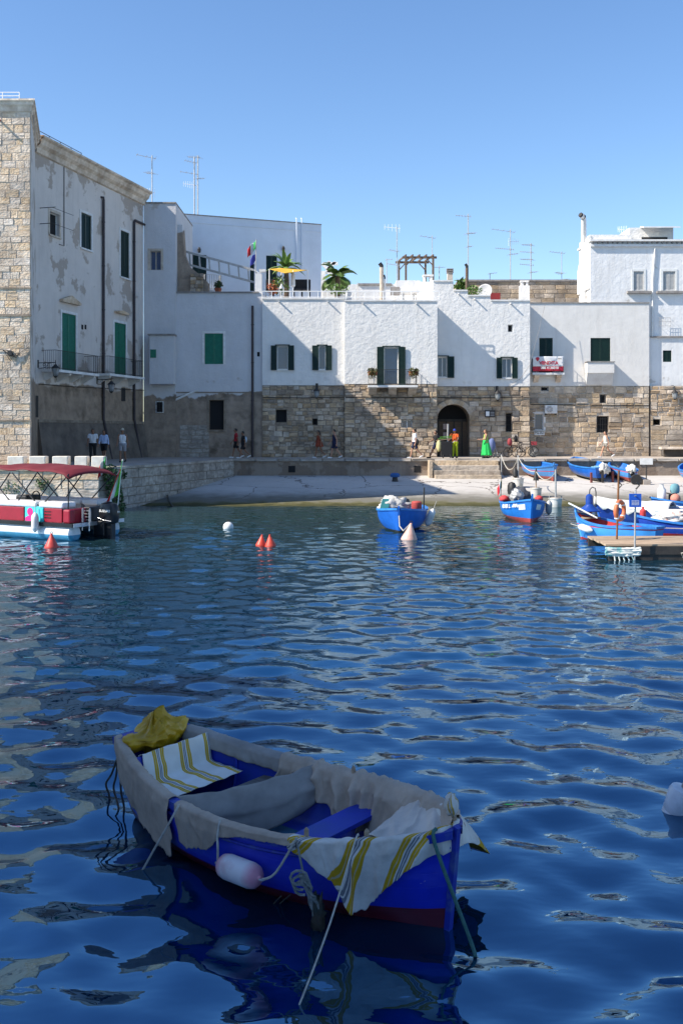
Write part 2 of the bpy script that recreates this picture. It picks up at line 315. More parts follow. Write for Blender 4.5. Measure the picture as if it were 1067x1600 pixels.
# ---------------------------------------------------------------- water
def make_water():
    rows = [-60., -40., -25., -14., -8., -4., -1., 1.0]
    y = 2.0
    while y < 52: rows.append(y); y += min(.0058*max(y, 5), .085)
    rows += [53, 56, 60, 66]
    ucols = [-1 + 2*i/520 for i in range(521)]
    ex = [1.15, 1.5, 2.2, 4, 9]
    ucols = [-e for e in ex[::-1]] + ucols + ex
    Y = np.array(rows)[:, None]; U = np.array(ucols)[None, :]
    W = .40*np.maximum(Y, 5) + 1.2
    X = U*W + 0*Y; YY = Y + 0*U
    rng = np.random.RandomState(5)
    Z = np.zeros_like(X)
    # two slow wind-sea families and a set of cross ripples
    for i in range(46):
        lam = .34*(1.078**i) if i < 24 else rng.uniform(.34, 1.0)
        th = rng.normal(1.50, .62) if i % 4 else rng.uniform(0, math.pi)
        k = 2*math.pi/lam
        slope = .020 if lam < .5 else .027 if lam < 1.05 else .011
        ph = rng.uniform(0, 6.283)
        wx = X + .12*np.sin(YY*.9+ph) ; wy = YY + .12*np.sin(X*.8+2*ph)
        Z += slope/k*np.sin(k*(wx*math.cos(th)+wy*math.sin(th))+ph)
    env = .82 + .25*np.sin(X*.23+1.1)*np.sin(YY*.17+.4) + .18*np.sin(X*.5+YY*.31)
    fade = np.clip((50-YY)/16, .22, 1.0) * np.clip((YY-1)/2, 0, 1)
    inside = (np.abs(U) <= 1.0)
    Z = Z*env*fade*inside
    V = np.stack([X, YY, Z], -1).reshape(-1, 3)
    nr, nc = X.shape
    idx = np.arange(nr*nc).reshape(nr, nc)
    Fq = np.stack([idx[:-1, :-1], idx[:-1, 1:], idx[1:, 1:], idx[1:, :-1]], -1).reshape(-1, 4)
    me = bpy.data.meshes.new('water')
    me.vertices.add(len(V)); me.vertices.foreach_set('co', V.ravel())
    me.loops.add(Fq.size); me.loops.foreach_set('vertex_index', Fq.ravel().astype(np.int32))
    me.polygons.add(len(Fq)); me.polygons.foreach_set('loop_start', np.arange(0, Fq.size, 4, dtype=np.int32))
    try: me.polygons.foreach_set('loop_total', np.full(len(Fq), 4, dtype=np.int32))
    except Exception: pass
    me.update(calc_edges=True); me.validate()
    me.polygons.foreach_set('use_smooth', np.ones(len(me.polygons), dtype=bool))
    m = bpy.data.materials.new('harbour_water'); m.use_nodes = True; t = m.node_tree; L = t.links; b = t.nodes['Principled BSDF']
    tc = t.nodes.new('ShaderNodeTexCoord'); sp = t.nodes.new('ShaderNodeSeparateXYZ'); L.new(tc.outputs['Object'], sp.inputs[0])
    mr = t.nodes.new('ShaderNodeMapRange'); mr.inputs['From Min'].default_value = 14; mr.inputs['From Max'].default_value = 42
    L.new(sp.outputs[1], mr.inputs[0])
    c = mixnode(t, mr.outputs[0], (.0, .015, .045), (.016, .038, .032))      # reflected sky's blue put into the near body, olive shallows over the slip
    L.new(c, b.inputs['Base Color'])
    b.inputs['Roughness'].default_value = .015; b.inputs['IOR'].default_value = 3.5; b.inputs['Specular Tint'].default_value = (.34, .68, 1.0, 1); b.inputs['Specular IOR Level'].default_value = .5  # reflection tinted blue and made stronger than real water gives
    mp = t.nodes.new('ShaderNodeMapping'); mp.inputs['Scale'].default_value = (1.0, 1.9, 1); L.new(tc.outputs['Object'], mp.inputs[0])
    nb = t.nodes.new('ShaderNodeTexNoise'); nb.inputs['Scale'].default_value = 4.0; nb.inputs['Detail'].default_value = 1.5; nb.inputs['Roughness'].default_value = .45
    L.new(mp.outputs[0], nb.inputs['Vector'])
    bp = t.nodes.new('ShaderNodeBump'); bp.inputs['Strength'].default_value = .05; bp.inputs['Distance'].default_value = .10
    L.new(nb.outputs['Fac'], bp.inputs['Height']); L.new(bp.outputs[0], b.inputs['Normal'])
    me.materials.append(m)
    o = bpy.data.objects.new('water', me); COL.objects.link(o); tag(o, kind='structure')
    # open sea round the harbour sheet
    mb = MB(); Z0 = -.12
    for a in ((-3000, -70, -3000, 3000), (70, 3000, -3000, 3000), (-70, 70, -3000, -55), (-70, 70, 62, 3000)):
        mb.quad((a[0], a[2], Z0), (a[1], a[2], Z0), (a[1], a[3], Z0), (a[0], a[3], Z0))
    tag(mb.build('sea', m), kind='structure')
    mb = MB(); mb.quad((-3000, -3000, -4), (3000, -3000, -4), (3000, 3000, -4), (-3000, 3000, -4))
    tag(mb.build('seabed', mat('seabed_sand', (.10, .10, .07), (.06, .07, .05), .4, .9)), kind='structure')
make_water()

# ---------------------------------------------------------------- ground, quay, slipway
WF = (-10.6, 43.6); WB = (-6.28, 58.0)           # the block-faced left quay runs from WF back to WB
def sheet(mb, pts, z, z0):
    n = len(pts); b = len(mb.v)
    mb.v += [(x, y, z) for x, y in pts] + [(x, y, z0) for x, y in pts]
    mb.f.append(tuple(b+i for i in range(n)))
    for i in range(n): j = (i+1) % n; mb.f.append((b+j, b+i, b+n+i, b+n+j))
MT['paving'] = mat('worn_promenade_paving', (.46, .40, .34), (.32, .27, .23), .8, .9, .01, 8, spec=.15)
mb = MB()
sheet(mb, [(-2500, 43.65), (WF[0]-.05, 43.65), (WB[0]-.05, 58.02), (2500, 58.02), (2500, 2800), (-2500, 2800)], QZ, -4)
tag(mb.build('promenade', MT['paving']), kind='structure')
mb = MB(); sheet(mb, [(-60, -60), (60, -60), (60, .7), (-8.4, .7), (-8.4, 14.8), (-60, 14.8)], QZ-.1, -4)
tag(mb.build('pavement', MT['paving']), kind='structure')
def make_slip():
    m = bpy.data.materials.new('slipway_concrete'); m.use_nodes = True; t = m.node_tree; L = t.links; b = t.nodes['Principled BSDF']
    b.inputs['Roughness'].default_value = .9; b.inputs['Specular IOR Level'].default_value = .15
    tc = t.nodes.new('ShaderNodeTexCoord'); src = tc.outputs['Object']; sp = t.nodes.new('ShaderNodeSeparateXYZ'); L.new(src, sp.inputs[0])
    c = mixnode(t, noisefac(t, src, .35, .3, .7), (.51, .48, .445), (.42, .395, .37))
    c = mixnode(t, noisefac(t, src, 2.2, .56, .75, 9), c, (.36, .32, .28))
    vo = t.nodes.new('ShaderNodeTexVoronoi'); vo.feature = 'DISTANCE_TO_EDGE'; vo.inputs['Scale'].default_value = .22
    n2 = t.nodes.new('ShaderNodeTexNoise'); n2.inputs['Scale'].default_value = 1.2; n2.inputs['Detail'].default_value = 6; L.new(src, n2.inputs['Vector'])
    va = t.nodes.new('ShaderNodeVectorMath'); va.operation = 'ADD'; L.new(src, va.inputs[0]); L.new(n2.outputs['Color'], va.inputs[1]); L.new(va.outputs[0], vo.inputs['Vector'])
    lt = t.nodes.new('ShaderNodeMath'); lt.operation = 'LESS_THAN'; lt.inputs[1].default_value = .006; L.new(vo.outputs['Distance'], lt.inputs[0])
    c = mixnode(t, lt.outputs[0], c, (.12, .10, .09))
    # algae and wet weed on the lowest metre
    n3 = t.nodes.new('ShaderNodeTexNoise'); n3.inputs['Scale'].default_value = 1.5; n3.inputs['Detail'].default_value = 6; L.new(src, n3.inputs['Vector'])
    ma = t.nodes.new('ShaderNodeMath'); ma.operation = 'MULTIPLY_ADD'; ma.inputs[1].default_value = -.22; L.new(n3.outputs['Fac'], ma.inputs[0]); L.new(sp.outputs[2], ma.inputs[2])
    mr = t.nodes.new('ShaderNodeMapRange'); mr.inputs['From Min'].default_value = .05; mr.inputs['From Max'].default_value = -.05; L.new(ma.outputs[0], mr.inputs[0])
    mr3 = t.nodes.new('ShaderNodeMapRange'); mr3.inputs['From Min'].default_value = .36; mr3.inputs['From Max'].default_value = .10; L.new(ma.outputs[0], mr3.inputs[0])
    c = mixnode(t, mr3.outputs[0], c, (.15, .14, .115))
    c = mixnode(t, mr.outputs[0], c, (.11, .10, .04))
    mr2 = t.nodes.new('ShaderNodeMapRange'); mr2.inputs['From Min'].default_value = .0; mr2.inputs['From Max'].default_value = -.10; L.new(ma.outputs[0], mr2.inputs[0])
    c = mixnode(t, mr2.outputs[0], c, (.05, .048, .02))
    L.new(c, b.inputs['Base Color'])
    bp = t.nodes.new('ShaderNodeBump'); bp.inputs['Strength'].default_value = .4; bp.inputs['Distance'].default_value = .03
    L.new(n2.outputs['Fac'], bp.inputs['Height']); L.new(bp.outputs[0], b.inputs['Normal'])
    mb = MB()
    def fn(u, v):
        y = lerp(38.5, 58.0, v); x = lerp(-14, 70, u); k = (y-58)/14.4
        if x < WB[0] and y > 43.6: x = max(x, WB[0] + (WB[0]-WF[0])*k - .3)
        z = (y-47.0)/11*.96 + .018*nz(x*.5, y*.5) - (.25*max(0, 46.5-y)**1.1*.2)
        return (x, y, z)
    mb.grid(120, 50, fn)
    tag(mb.build('slipway', m, smooth='all'), kind='structure')
make_slip()
def slip_z(y): return (y-47.0)/11*.96

# unit stones shared by all masonry: 12 vertices, jittered, bevelled front (front looks to -y)
def unit_stones(tag_, n, jit, bev, mat_):
    out = []
    for q in range(n):
        r = random.Random(q*17+len(tag_)); mb = MB()
        def ring(sx, y, j): return [(x*sx+r.uniform(-j, j), y+r.uniform(-.06, .06)*(y < -.4), z*sx+r.uniform(-j, j)) for x, z in ((-.5,-.5),(.5,-.5),(.5,.5),(-.5,.5))]
        a, b, c = ring(1, .5, jit*.3), ring(1, -.2, jit*.6), ring(1-bev, -.5, jit)
        mb.add(a+b+c, [(4,5,1,0),(5,6,2,1),(6,7,3,2),(7,4,0,3),(8,9,5,4),(9,10,6,5),(10,11,7,6),(11,8,4,7),(8,9,10,11)])
        out.append(mb.mesh('stone', mat_))
    return out
ST_RUB = unit_stones('rubble', 10, .13, .2, MT['stone']); ST_ASH = unit_stones('ashlar', 8, .035, .08, MT['stone_pale'])
ST_TOW = unit_stones('tower', 6, .015, .045, MT['stone_tower']); ST_QUAY = unit_stones('quay', 6, .02, .06, MT['quay_block'])
def lay(parent, meshes, u0, u1, z0, z1, y, hr, wr, holes=(), seed=1, gap=.03, depth=.12, proud=.04, tilt=.0, name='stone', cap=300, rough=0., alt=None):
    """courses of single stones over a rectangle of the local wall plane, leaving the holes open"""
    r = random.Random(seed); z = z0; n = 0
    while z < z1-.08:
        h = r.uniform(*hr); h = z1-z if z1-z-h < hr[0]*.6 else h
        segs = [(u0, u1)]
        for a0, b0, a1, b1 in holes:
            if b1 > z+.05 and b0 < z+h-.05:
                ns = []
                for s0, s1 in segs:
                    if a1 <= s0 or a0 >= s1: ns.append((s0, s1))
                    else:
                        if a0 > s0: ns.append((s0, a0))
                        if a1 < s1: ns.append((a1, s1))
                segs = ns
        for s0, s1 in segs:
            u = s0
            while u < s1-.05:
                w = r.uniform(*wr); w = s1-u if s1-u-w < wr[0]*.6 else w
                if w > .1 and n < cap:
                    pieces = [(z, h)]
                    if rough and h > .24 and r.random() < .3*rough: k = r.uniform(.35, .65); pieces = [(z, h*k), (z+h*k, h*(1-k))]
                    for zz, h2 in pieces:
                        p = y + depth*.5 - proud*r.uniform(.45-.35*rough, 1.0); jx, jz = rough*r.uniform(-.02, .02), rough*r.uniform(-.025, .025)
                        mm = alt if alt and r.random() < .35 else meshes
                        inst(name, r.choice(mm), parent, (u+w/2+jx, p, zz+h2/2+jz), ((w-gap)*(1-rough*r.uniform(-.03, .14)), depth, (h2-gap)*(1-rough*r.uniform(-.04, .12))), (0, r.uniform(-tilt, tilt), 0)); n += 1
                u += w
        z += h
    return n
# ---------------------------------------------------------------- houses
class House:
    def __init__(s, name, label, A, B, cat='house', base=QZ, group=None):
        s.A = Vector(A); s.B = Vector(B); d = s.B-s.A; s.len = d.length; d.normalize(); s.d = d; s.n = Vector((-d.y, d.x)); s.base = base
        s.root = empty(name, (A[0], A[1], base), math.atan2(d.y, d.x), label, cat, group)
    def uv(s, px, py, y=0.0):
        ax, ay = s.A.x+s.n.x*y, s.A.y+s.n.y*y; dx = (px-CX)/F; dz = -(py-HY)/F
        u = (ay*dx-ax)/(s.d.x-s.d.y*dx); t = ay+u*s.d.y
        return u, CH+t*dz-s.base
    def rect(s, b, y=0.0):                       # photo box -> local (u0, z0, u1, z1)
        u0, z1 = s.uv(b[0], b[1], y); u1, z0 = s.uv(b[2], b[3], y)
        return (u0, z0, u1, z1)
def wall_panel(mb, u0, u1, z0, z1, y, holes, depth, back, left=True, right=True, top=True):
    us = sorted({u0, u1} | {min(max(h[i], u0), u1) for h in holes for i in (0, 2)}); zs = sorted({z0, z1} | {min(max(h[i], z0), z1) for h in holes for i in (1, 3)})
    for i in range(len(us)-1):
        for j in range(len(zs)-1):
            cu, cz = (us[i]+us[i+1])/2, (zs[j]+zs[j+1])/2
            if us[i+1]-us[i] < 1e-6 or zs[j+1]-zs[j] < 1e-6: continue
            if any(h[0] < cu < h[2] and h[1] < cz < h[3] for h in holes): continue
            mb.quad((us[i], y, zs[j]), (us[i+1], y, zs[j]), (us[i+1], y, zs[j+1]), (us[i], y, zs[j+1]))
    for h in holes:
        a, b, c, d = h; e = y+depth
        mb.quad((a, y, b), (a, e, b), (a, e, d), (a, y, d)); mb.quad((c, y, b), (c, y, d), (c, e, d), (c, e, b))
        mb.quad((a, y, b), (c, y, b), (c, e, b), (a, e, b)); mb.quad((a, y, d), (a, e, d), (c, e, d), (c, y, d))
    if left: mb.quad((u0, y, z0), (u0, y, z1), (u0, back, z1), (u0, back, z0))
    if right: mb.quad((u1, y, z0), (u1, back, z0), (u1, back, z1), (u1, y, z1))
    if top: mb.quad((u0, y, z1), (u1, y, z1), (u1, back, z1), (u0, back, z1))
    mb.quad((u0, back, z0), (u0, back, z1), (u1, back, z1), (u1, back, z0))
def louvre(u0, u1, z0, z1, y0, y1, slats=True):
    mb = MB(); w = min(.06, (u1-u0)*.16)
    mb.box(u0, u0+w, y0, y1, z0, z1); mb.box(u1-w, u1, y0, y1, z0, z1)
    mb.box(u0+w, u1-w, y0, y1, z0, z0+w); mb.box(u0+w, u1-w, y0, y1, z1-w, z1)
    n = max(3, int((z1-z0-2*w)/.075)); ym = (y0+y1)/2
    for i in range(n):
        a = z0+w+(z1-z0-2*w)*i/n; b = z0+w+(z1-z0-2*w)*(i+1)/n
        mb.hexa([(u0+w, y0+.004, a), (u1-w, y0+.004, a), (u1-w, y0+.014, a), (u0+w, y0+.014, a)],
                [(u0+w, y1-.014, b+.01), (u1-w, y1-.014, b+.01), (u1-w, y1-.004, b+.01), (u0+w, y1-.004, b+.01)])
    return mb
def window(root, r, y=0., depth=.22, kind='open', sw=None, left=True, right=True, smat='dkgreen', frame='wtrim', sill=True, surround=None, name='window', mull=1, bars=0, lintel=False):
    u0, z0, u1, z1 = r; f = .045; e = y+depth
    mb = MB(); mb.box(u0, u0+f, e-.06, e, z0, z1); mb.box(u1-f, u1, e-.06, e, z0, z1); mb.box(u0+f, u1-f, e-.06, e, z1-f, z1); mb.box(u0+f, u1-f, e-.06, e, z0, z0+f)
    if mull and kind in ('open', 'glass'):
        for k in range(mull):
            c = lerp(u0, u1, (k+1)/(mull+1)); mb.box(c-.03, c+.03, e-.055, e-.005, z0+f, z1-f)
    w = mb.build(name, MT[frame], root)
    MB().quad((u0, e-.02, z0), (u1, e-.02, z0), (u1, e-.02, z1), (u0, e-.02, z1)).build('pane_or_dark_sheet', MT['dkfill' if kind == 'hole' else 'glass'], w)  # holes get a near-black sheet in place of unlit depth
    if kind == 'open':
        sw = sw or (u1-u0)/2+.06
        if left: louvre(u0-sw, u0-.012, z0-.06, z1+.04, y-.115, y-.06).build('shutter', MT[smat], w)
        if right: louvre(u1+.012, u1+sw, z0-.06, z1+.04, y-.115, y-.06).build('shutter', MT[smat], w)
    if kind == 'closed':
        c = (u0+u1)/2
        louvre(u0+.01, c-.006, z0+.01, z1-.01, y+.03, y+.08).build('shutter', MT[smat], w)
        louvre(c+.006, u1-.01, z0+.01, z1-.01, y+.03, y+.08).build('shutter', MT[smat], w)
    if bars:
        mb = MB()
        for k in range(bars): c = lerp(u0, u1, (k+.5)/bars); mb.tube([(c, y+.04, z0), (c, y+.04, z1)], .012, 5)
        n = max(2, int((z1-z0)/.3))
        for k in range(n): c = lerp(z0, z1, (k+.5)/n); mb.tube([(u0, y+.05, c), (u1, y+.05, c)], .012, 5)
        mb.build('grille', MT['iron'], w)
    if sill: MB().box(u0-.10, u1+.10, y-.10, y+.02, z0-.09, z0-.003).build('sill', MT[surround or 'trim'], w)
    if lintel: MB().box(u0-.12, u1+.12, y-.13, y+.004, z1+.05, z1+.10).build('lintel', MT[smat], w)
    if surround and kind != 'open':
        mb = MB(); s = .14; p = y-.03
        mb.box(u0-s, u0, p, y+.01, z0-.0, z1+s); mb.box(u1, u1+s, p, y+.01, z0, z1+s); mb.box(u0, u1, p, y+.01, z1, z1+s)
        mb.build('surround', MT[surround], w)
    return w
def railing(u0, u1, dep, z, h=1.0, step=.12, r=.010):
    mb = MB(); y = -dep+.04
    for zz in (z+.08, z+h):
        mb.box(u0, u1, y-.018, y+.018, zz-.012, zz+.012)
        for u in (u0, u1): mb.box(u-.018, u+.018, y+.018, 0, zz-.012, zz+.012)
    n = int((u1-u0)/step)
    for i in range(n+1): u = lerp(u0, u1, i/n); mb.tube([(u, y, z), (u, y, z+h)], r, 5)
    for u in (u0, u1):
        k = max(2, int(dep/step))
        for i in range(1, k): yy = lerp(y, 0, i/k); mb.tube([(u, yy, z), (u, yy, z+h)], r, 5)
    return mb
def balcony(root, u0, u1, z, dep, ncorb, h=1.0, slab='trim', corb='trim', step=.12, rail='iron', cw=.16, ch=.4):
    b = MB().box(u0-.05, u1+.05, -dep-.04, .02, z-.13, z).build('balcony', MT[slab], root)
    railing(u0, u1, dep, z+.003, h, step).build('railing', MT[rail], b)
    for i in range(ncorb):
        c = lerp(u0+.25, u1-.25, i/(ncorb-1)); w = cw/2; mb = MB(); pr = [(-dep*.9, z-.133), (-dep*.9, z-.22), (-dep*.55, z-.33), (-.1, z-.13-ch), (.02, z-.13-ch), (.02, z-.133)]
        n = len(pr); mb.v += [(c-w, a, q) for a, q in pr] + [(c+w, a, q) for a, q in pr]
        mb.f += [tuple(range(n)), tuple(range(n, 2*n))[::-1]] + [((i2+1) % n, i2, n+i2, n+(i2+1) % n) for i2 in range(n)]
        mb.build('corbel', MT[corb], b)
    return b
def pipe(root, pts, r=.06, m='rustpipe', name='drainpipe', brk=True):
    mb = MB().tube(pts, r, 10)
    p = mb.build(name, MT[m], root, smooth=True)
    if brk:
        a, b = max(zip(pts, pts[1:]), key=lambda q: (Vector(q[0])-Vector(q[1])).length); n = max(2, int((Vector(a)-Vector(b)).length/2.2)); mb = MB()
        for i in range(n):
            c = Vector(a).lerp(Vector(b), (i+.5)/n); mb.lathe([(r+.018, -.03), (r+.018, .03)], c, 10)
        mb.build('bracket', MT[m], p)
    return p
def spout(root, u, z, y=0., L=.27):
    return MB().tube([(u, y+.05, z), (u, y-L, z-.03)], [.055, .045], 8).build('roof_spout', MT['trim'], root, smooth=True)
def coping(root, u0, u1, z, y0, y1, m='trim', over=.06, h=.09): return MB().box(u0-over*.3, u1+over*.3, y0-over, y1, z+.003, z+h).build('coping', MT[m], root)
def lantern(label, x, y, z, out, wallrz, arm=True):
    """wall lantern on a scrolled iron bracket; local -y points away from the wall"""
    o = empty('wall_lantern', (x, y, z), wallrz, label, 'lantern')
    mb = MB()
    if arm:
        mb.tube([(0, 0, 0), (0, -out, 0)], .022, 6); mb.box(-.05, .05, -.02, .03, -.25, .15)
        mb.tube([(0, -.02, -.3)]+[(0, -.03-out*.55*math.sin(a)*1.0, -.3+.27*(1-math.cos(a))) for a in (.4, .8, 1.2, 1.57)]+[(0, -out*.75, -.02)], .014, 5)
        mb.ring((0, -out*.35, -.1), .07, .012, 12, 5, 'x')
    else: mb.tube([(0, .05, .05), (0, -out, .12)], .022, 6); mb.box(-.08, .08, -.01, .04, -.22, .2)
    mb.tube([(0, -out, .12), (0, -out, -.1)], .02, 6); mb.build('bracket', MT['iron'], o)
    c = (0, -out, -.1)
    MB().lathe([(.02, .02), (.07, -.01), (.10, -.06), (.21, -.16), (.22, -.2), (.19, -.2)], c, 12).build('lamp_hood', MT['iron'], o, smooth=True)
    MB().lathe([(.185, -.202), (.16, -.45), (.10, -.58)], c, 8).build('lamp_glass', flat('lantern_glass', (.25, .27, .28), .15), o)
    mb = MB()
    for k in range(4):
        a = R(45+90*k); mb.tube([(c[0]+.19*math.cos(a), c[1]+.19*math.sin(a), c[2]-.2), (c[0]+.11*math.cos(a), c[1]+.11*math.sin(a), c[2]-.59)], .012, 4)
    mb.lathe([(.11, -.582), (.09, -.63), (.02, -.68)], c, 8).build('lamp_cage', MT['iron'], o)
    return o

# ---- old corner house on the left: sunlit stone corner and long shaded flank
CL = Vector((-15.45, 50.36)); CR = Vector((-12.32, 62.0))
L_ = House('corner_house', 'tall old house at far left with stone block corner and peeling shaded flank', CL, CR)
r0 = L_.root
zt = 14.85+3.5-QZ
doors = [L_.rect((97, 488, 119, 582)), L_.rect((179, 503, 197, 588))]
wins = [L_.rect((78, 330, 93, 371)), L_.rect((127, 331, 143, 392)), L_.rect((188.5, 359, 202, 436))]
holes = doors+wins
mb = MB(); wall_panel(mb, .0, L_.len, 0, zt, 0, holes, .28, 9.0); mb.build('wall', MT['plaster_l'], r0)
window(r0, wins[0], kind='hole', surround='mortar_pale', mull=0)
window(r0, wins[1], kind='closed', surround='trim'); window(r0, wins[2], kind='closed', surround='trim')
for i, d in enumerate(doors):
    w = window(r0, d, kind='closed', smat='green', surround='trim', sill=False, name='balcony_door')
    b = L_.rect([(89, 550, 152, 583), (171.5, 565, 222, 592)][i])
    u0 = L_.uv([89, 172][i], 585, -.85)[0]; u1 = L_.uv([154, 225][i], 585, -.85)[0]
    balcony(r0, u0, u1, d[1]-.04, .85, 4 if i == 0 else 3, h=.98)
    zc = d[3]+.55; c = (d[0]+d[2])/2
    mb = MB()
    if i == 0:
        pr = [(-.95, 0), (.95, 0), (.95, .12), (0, .42), (-.95, .12)]
    else: pr = [(-.75, 0), (.75, 0), (.75, .1), (0, .2), (-.75, .1)]
    n = len(pr); mb.v += [(c+a, -.22, zc+q) for a, q in pr]+[(c+a, .0, zc+q) for a, q in pr]
    mb.f += [tuple(range(n)), tuple(range(n, 2*n))[::-1]]+[((k+1) % n, k, n+k, n+(k+1) % n) for k in range(n)]
    mb.build('pediment', MT['stone_tower'], r0)
# cornice of the flank
mb = MB(); pr = [(0, -.75), (-.12, -.7), (-.16, -.45), (-.34, -.3), (-.42, -.08), (-.55, .0), (-.55, .1), (.3, .16)]
for k in range(len(pr)-1):
    (a, q), (b_, s_) = pr[k], pr[k+1]
    mb.quad((-.1, a, zt+q), (L_.len+.12, a, zt+q), (L_.len+.12, b_, zt+s_), (-.1, b_, zt+s_))
mb.v += [(L_.len+.12, a, zt+q) for a, q in pr]; mb.f.append(tuple(range(len(mb.v)-len(pr), len(mb.v))))
mb.build('cornice', MT['stone_tower'], r0)
# pipes, ledge and cable
ua, za = L_.uv(160, 309); ub, zb = L_.uv(161, 655)
pipe(r0, [(ua-.15, .05, za), (ua-.02, -.1, za), (ua, -.1, za-.15), (ua, -.1, zb), (ua+.55, -.32, 0)], .075)
ua, za = L_.uv(208, 344); ub, zb = L_.uv(209, 655); uc, zc = L_.uv(224, 344)
pipe(r0, [(uc, -.1, za), (ua+.1, -.1, za), (ua, -.1, za-.12), (ua, -.1, zb), (ua+.5, -.3, 0)], .075)
ua, za = L_.uv(100, 253); ub, zb = L_.uv(102, 385)
pipe(r0, [(ua, -.03, za), (ua, -.03, zb), (ua-.5, -.03, zb)], .02, name='cable', brk=False)
u0, z0 = L_.uv(56, 657)
MB().box(.2, L_.len, -.07, .01, z0-.08, z0+.06).build('ledge', MT['mortar'], r0)
mb = MB(); mb.hexa([(.2, -.35, 0), (L_.len, -.35, 0), (L_.len, .01, 0), (.2, .01, 0)], [(.2, -.06, z0-.09), (L_.len, -.06, z0-.09), (L_.len, .01, z0-.09), (.2, .01, z0-.09)])
mb.build('battered_foot', mat('rough_foot_render', (.19, .155, .125), (.10, .082, .068), 1.3, .95, .05, 4), r0)
for bx, nm in (((190, 606, 196, 627), 'vent'), ((54, 618, 60, 652), 'vent')):
    q = L_.rect(bx); MB().box(q[0], q[2], -.02, .02, q[1], q[3]).build(nm, MT['iron'], r0)
for px in (129, 134):
    u, z = L_.uv(px, 511); MB().box(u-.09, u+.09, -.015, .02, z-.13, z+.13).build('vent', MT['dkfill'], r0)
mb = MB(); pts = [L_.uv(60, 600), L_.uv(110, 604), L_.uv(170, 607), L_.uv(226, 610)]
mb.tube([(u, -.04, z) for u, z in pts], .022, 6); mb.build('cable', MT['iron'], r0)
mb = MB()
for py, ln in ((320, 2.0), (345, 2.3)):
    u, z = L_.uv(50, py); mb.tube([(.4, .1, z), (.4, -.9, z)], .02, 5); mb.tube([(.4, -.7, z-.0), (2.4, -.75, z)], .012, 4)
mb.build('rod', MT['iron'], r0)
q = L_.uv(66, 222); mb = MB()
for i in range(5): mb.tube([(1.0+i*1.1, .5, zt+.1), (1.0+i*1.1, .5, zt+.75)], .02, 5)
mb.tube([(1.0, .5, zt+.75), (5.4, .5, zt+.75)], .02, 5); mb.tube([(1.0, .5, zt+.42), (5.4, .5, zt+.42)], .014, 5)
mb.build('roof_railing', MT['iron'], r0)
# the stone corner tower: sunlit front close to the water, side wall running back to the flank
TY = 44.5; TX = (48-CX)/F*TY; tz = (HY-157)/F*TY+CH-QZ
core = MB().box(-8.5, 0, .0, .12, 0, tz-.5).build('stone_corner', MT['mortar_pale'], r0)
core.matrix_parent_inverse = Matrix.Identity(4)
rw = Matrix.Translation((CL.x, CL.y, QZ)) @ Matrix.Rotation(r0.rotation_euler.z, 4, 'Z')
core.matrix_basis = rw.inverted() @ Matrix.Translation((TX, TY, QZ))
lay(core, ST_TOW, -2.4, .0, .0, tz-.5, 0, (.24, .37), (.32, .66), (), 11, .007, .16, .03, .01, rough=.35)
mb = MB(); bx, by = CL.x-TX, CL.y-TY                       # side wall, nearly edge-on
mb.quad((0.0, .01, 0), (bx, by, 0), (bx, by, tz-.5), (0.0, .01, tz-.5)); mb.quad((-8.5, .5, tz-.5), (0, .5, tz-.5), (bx, by+.2, tz-.5), (-8.5, by, tz-.5))
mb.build('side_wall', MT['plaster_l'], core)
mb = MB(); pr = [(0, -.55), (-.08, -.5), (-.10, -.3), (-.20, -.24), (-.20, -.1), (-.28, -.08), (-.28, .0)]
for k in range(len(pr)-1):
    (a, q), (b_, s_) = pr[k], pr[k+1]; mb.quad((-8.5, a, tz+q), (-a, a, tz+q), (-b_, b_, tz+s_), (-8.5, b_, tz+s_)); mb.quad((-a, a, tz+q), (bx-a, by, tz+q), (bx-b_, by, tz+s_), (-b_, b_, tz+s_))
mb.quad((-8.5, -.28, tz), (.28, -.28, tz), (bx+.28, by, tz), (-8.5, by, tz)); mb.build('corner_cornice', MT['stone_tower'], core)
zl = lambda py: CH-(py-HY)/F*TY-QZ
for py in (450, 493, 657): MB().box(-8.5, .05, -.06, .01, zl(py)-.04, zl(py)+.03).build('ledge', MT['mortar'], core)
mb = MB()
for i in range(4): mb.tube([(-2.9+i*.76, .4, tz), (-2.9+i*.76, .4, tz+.5)], .022, 5)
for h in (.17, .34, .5): mb.tube([(-2.9, .4, tz+h), (-.62, .4, tz+h)], .016, 5)
mb.build('roof_railing', MT['whitemetal'], core)
MB().tube([(-1.35, .1, zl(188)), (-1.35, -.35, zl(190))], .05, 8).build('roof_spout', MT['terracotta'], core)
mb = MB(); zc = zl(545)
for k in range(3): mb.tube([(-3.3, -.06, zc+.05*k), (-1.2, -.07, zc-.05), (-.85, -.1, zc-.1-.22*k), (-.62, -.1, zc-.42+.1*k), (-.45, -.1, zc-.2), (-.05, -.07, zc+.1)], .018, 5)
mb.box(-.98, -.78, -.14, -.03, zc-.3, zc-.1); mb.build('cable', MT['iron'], core)

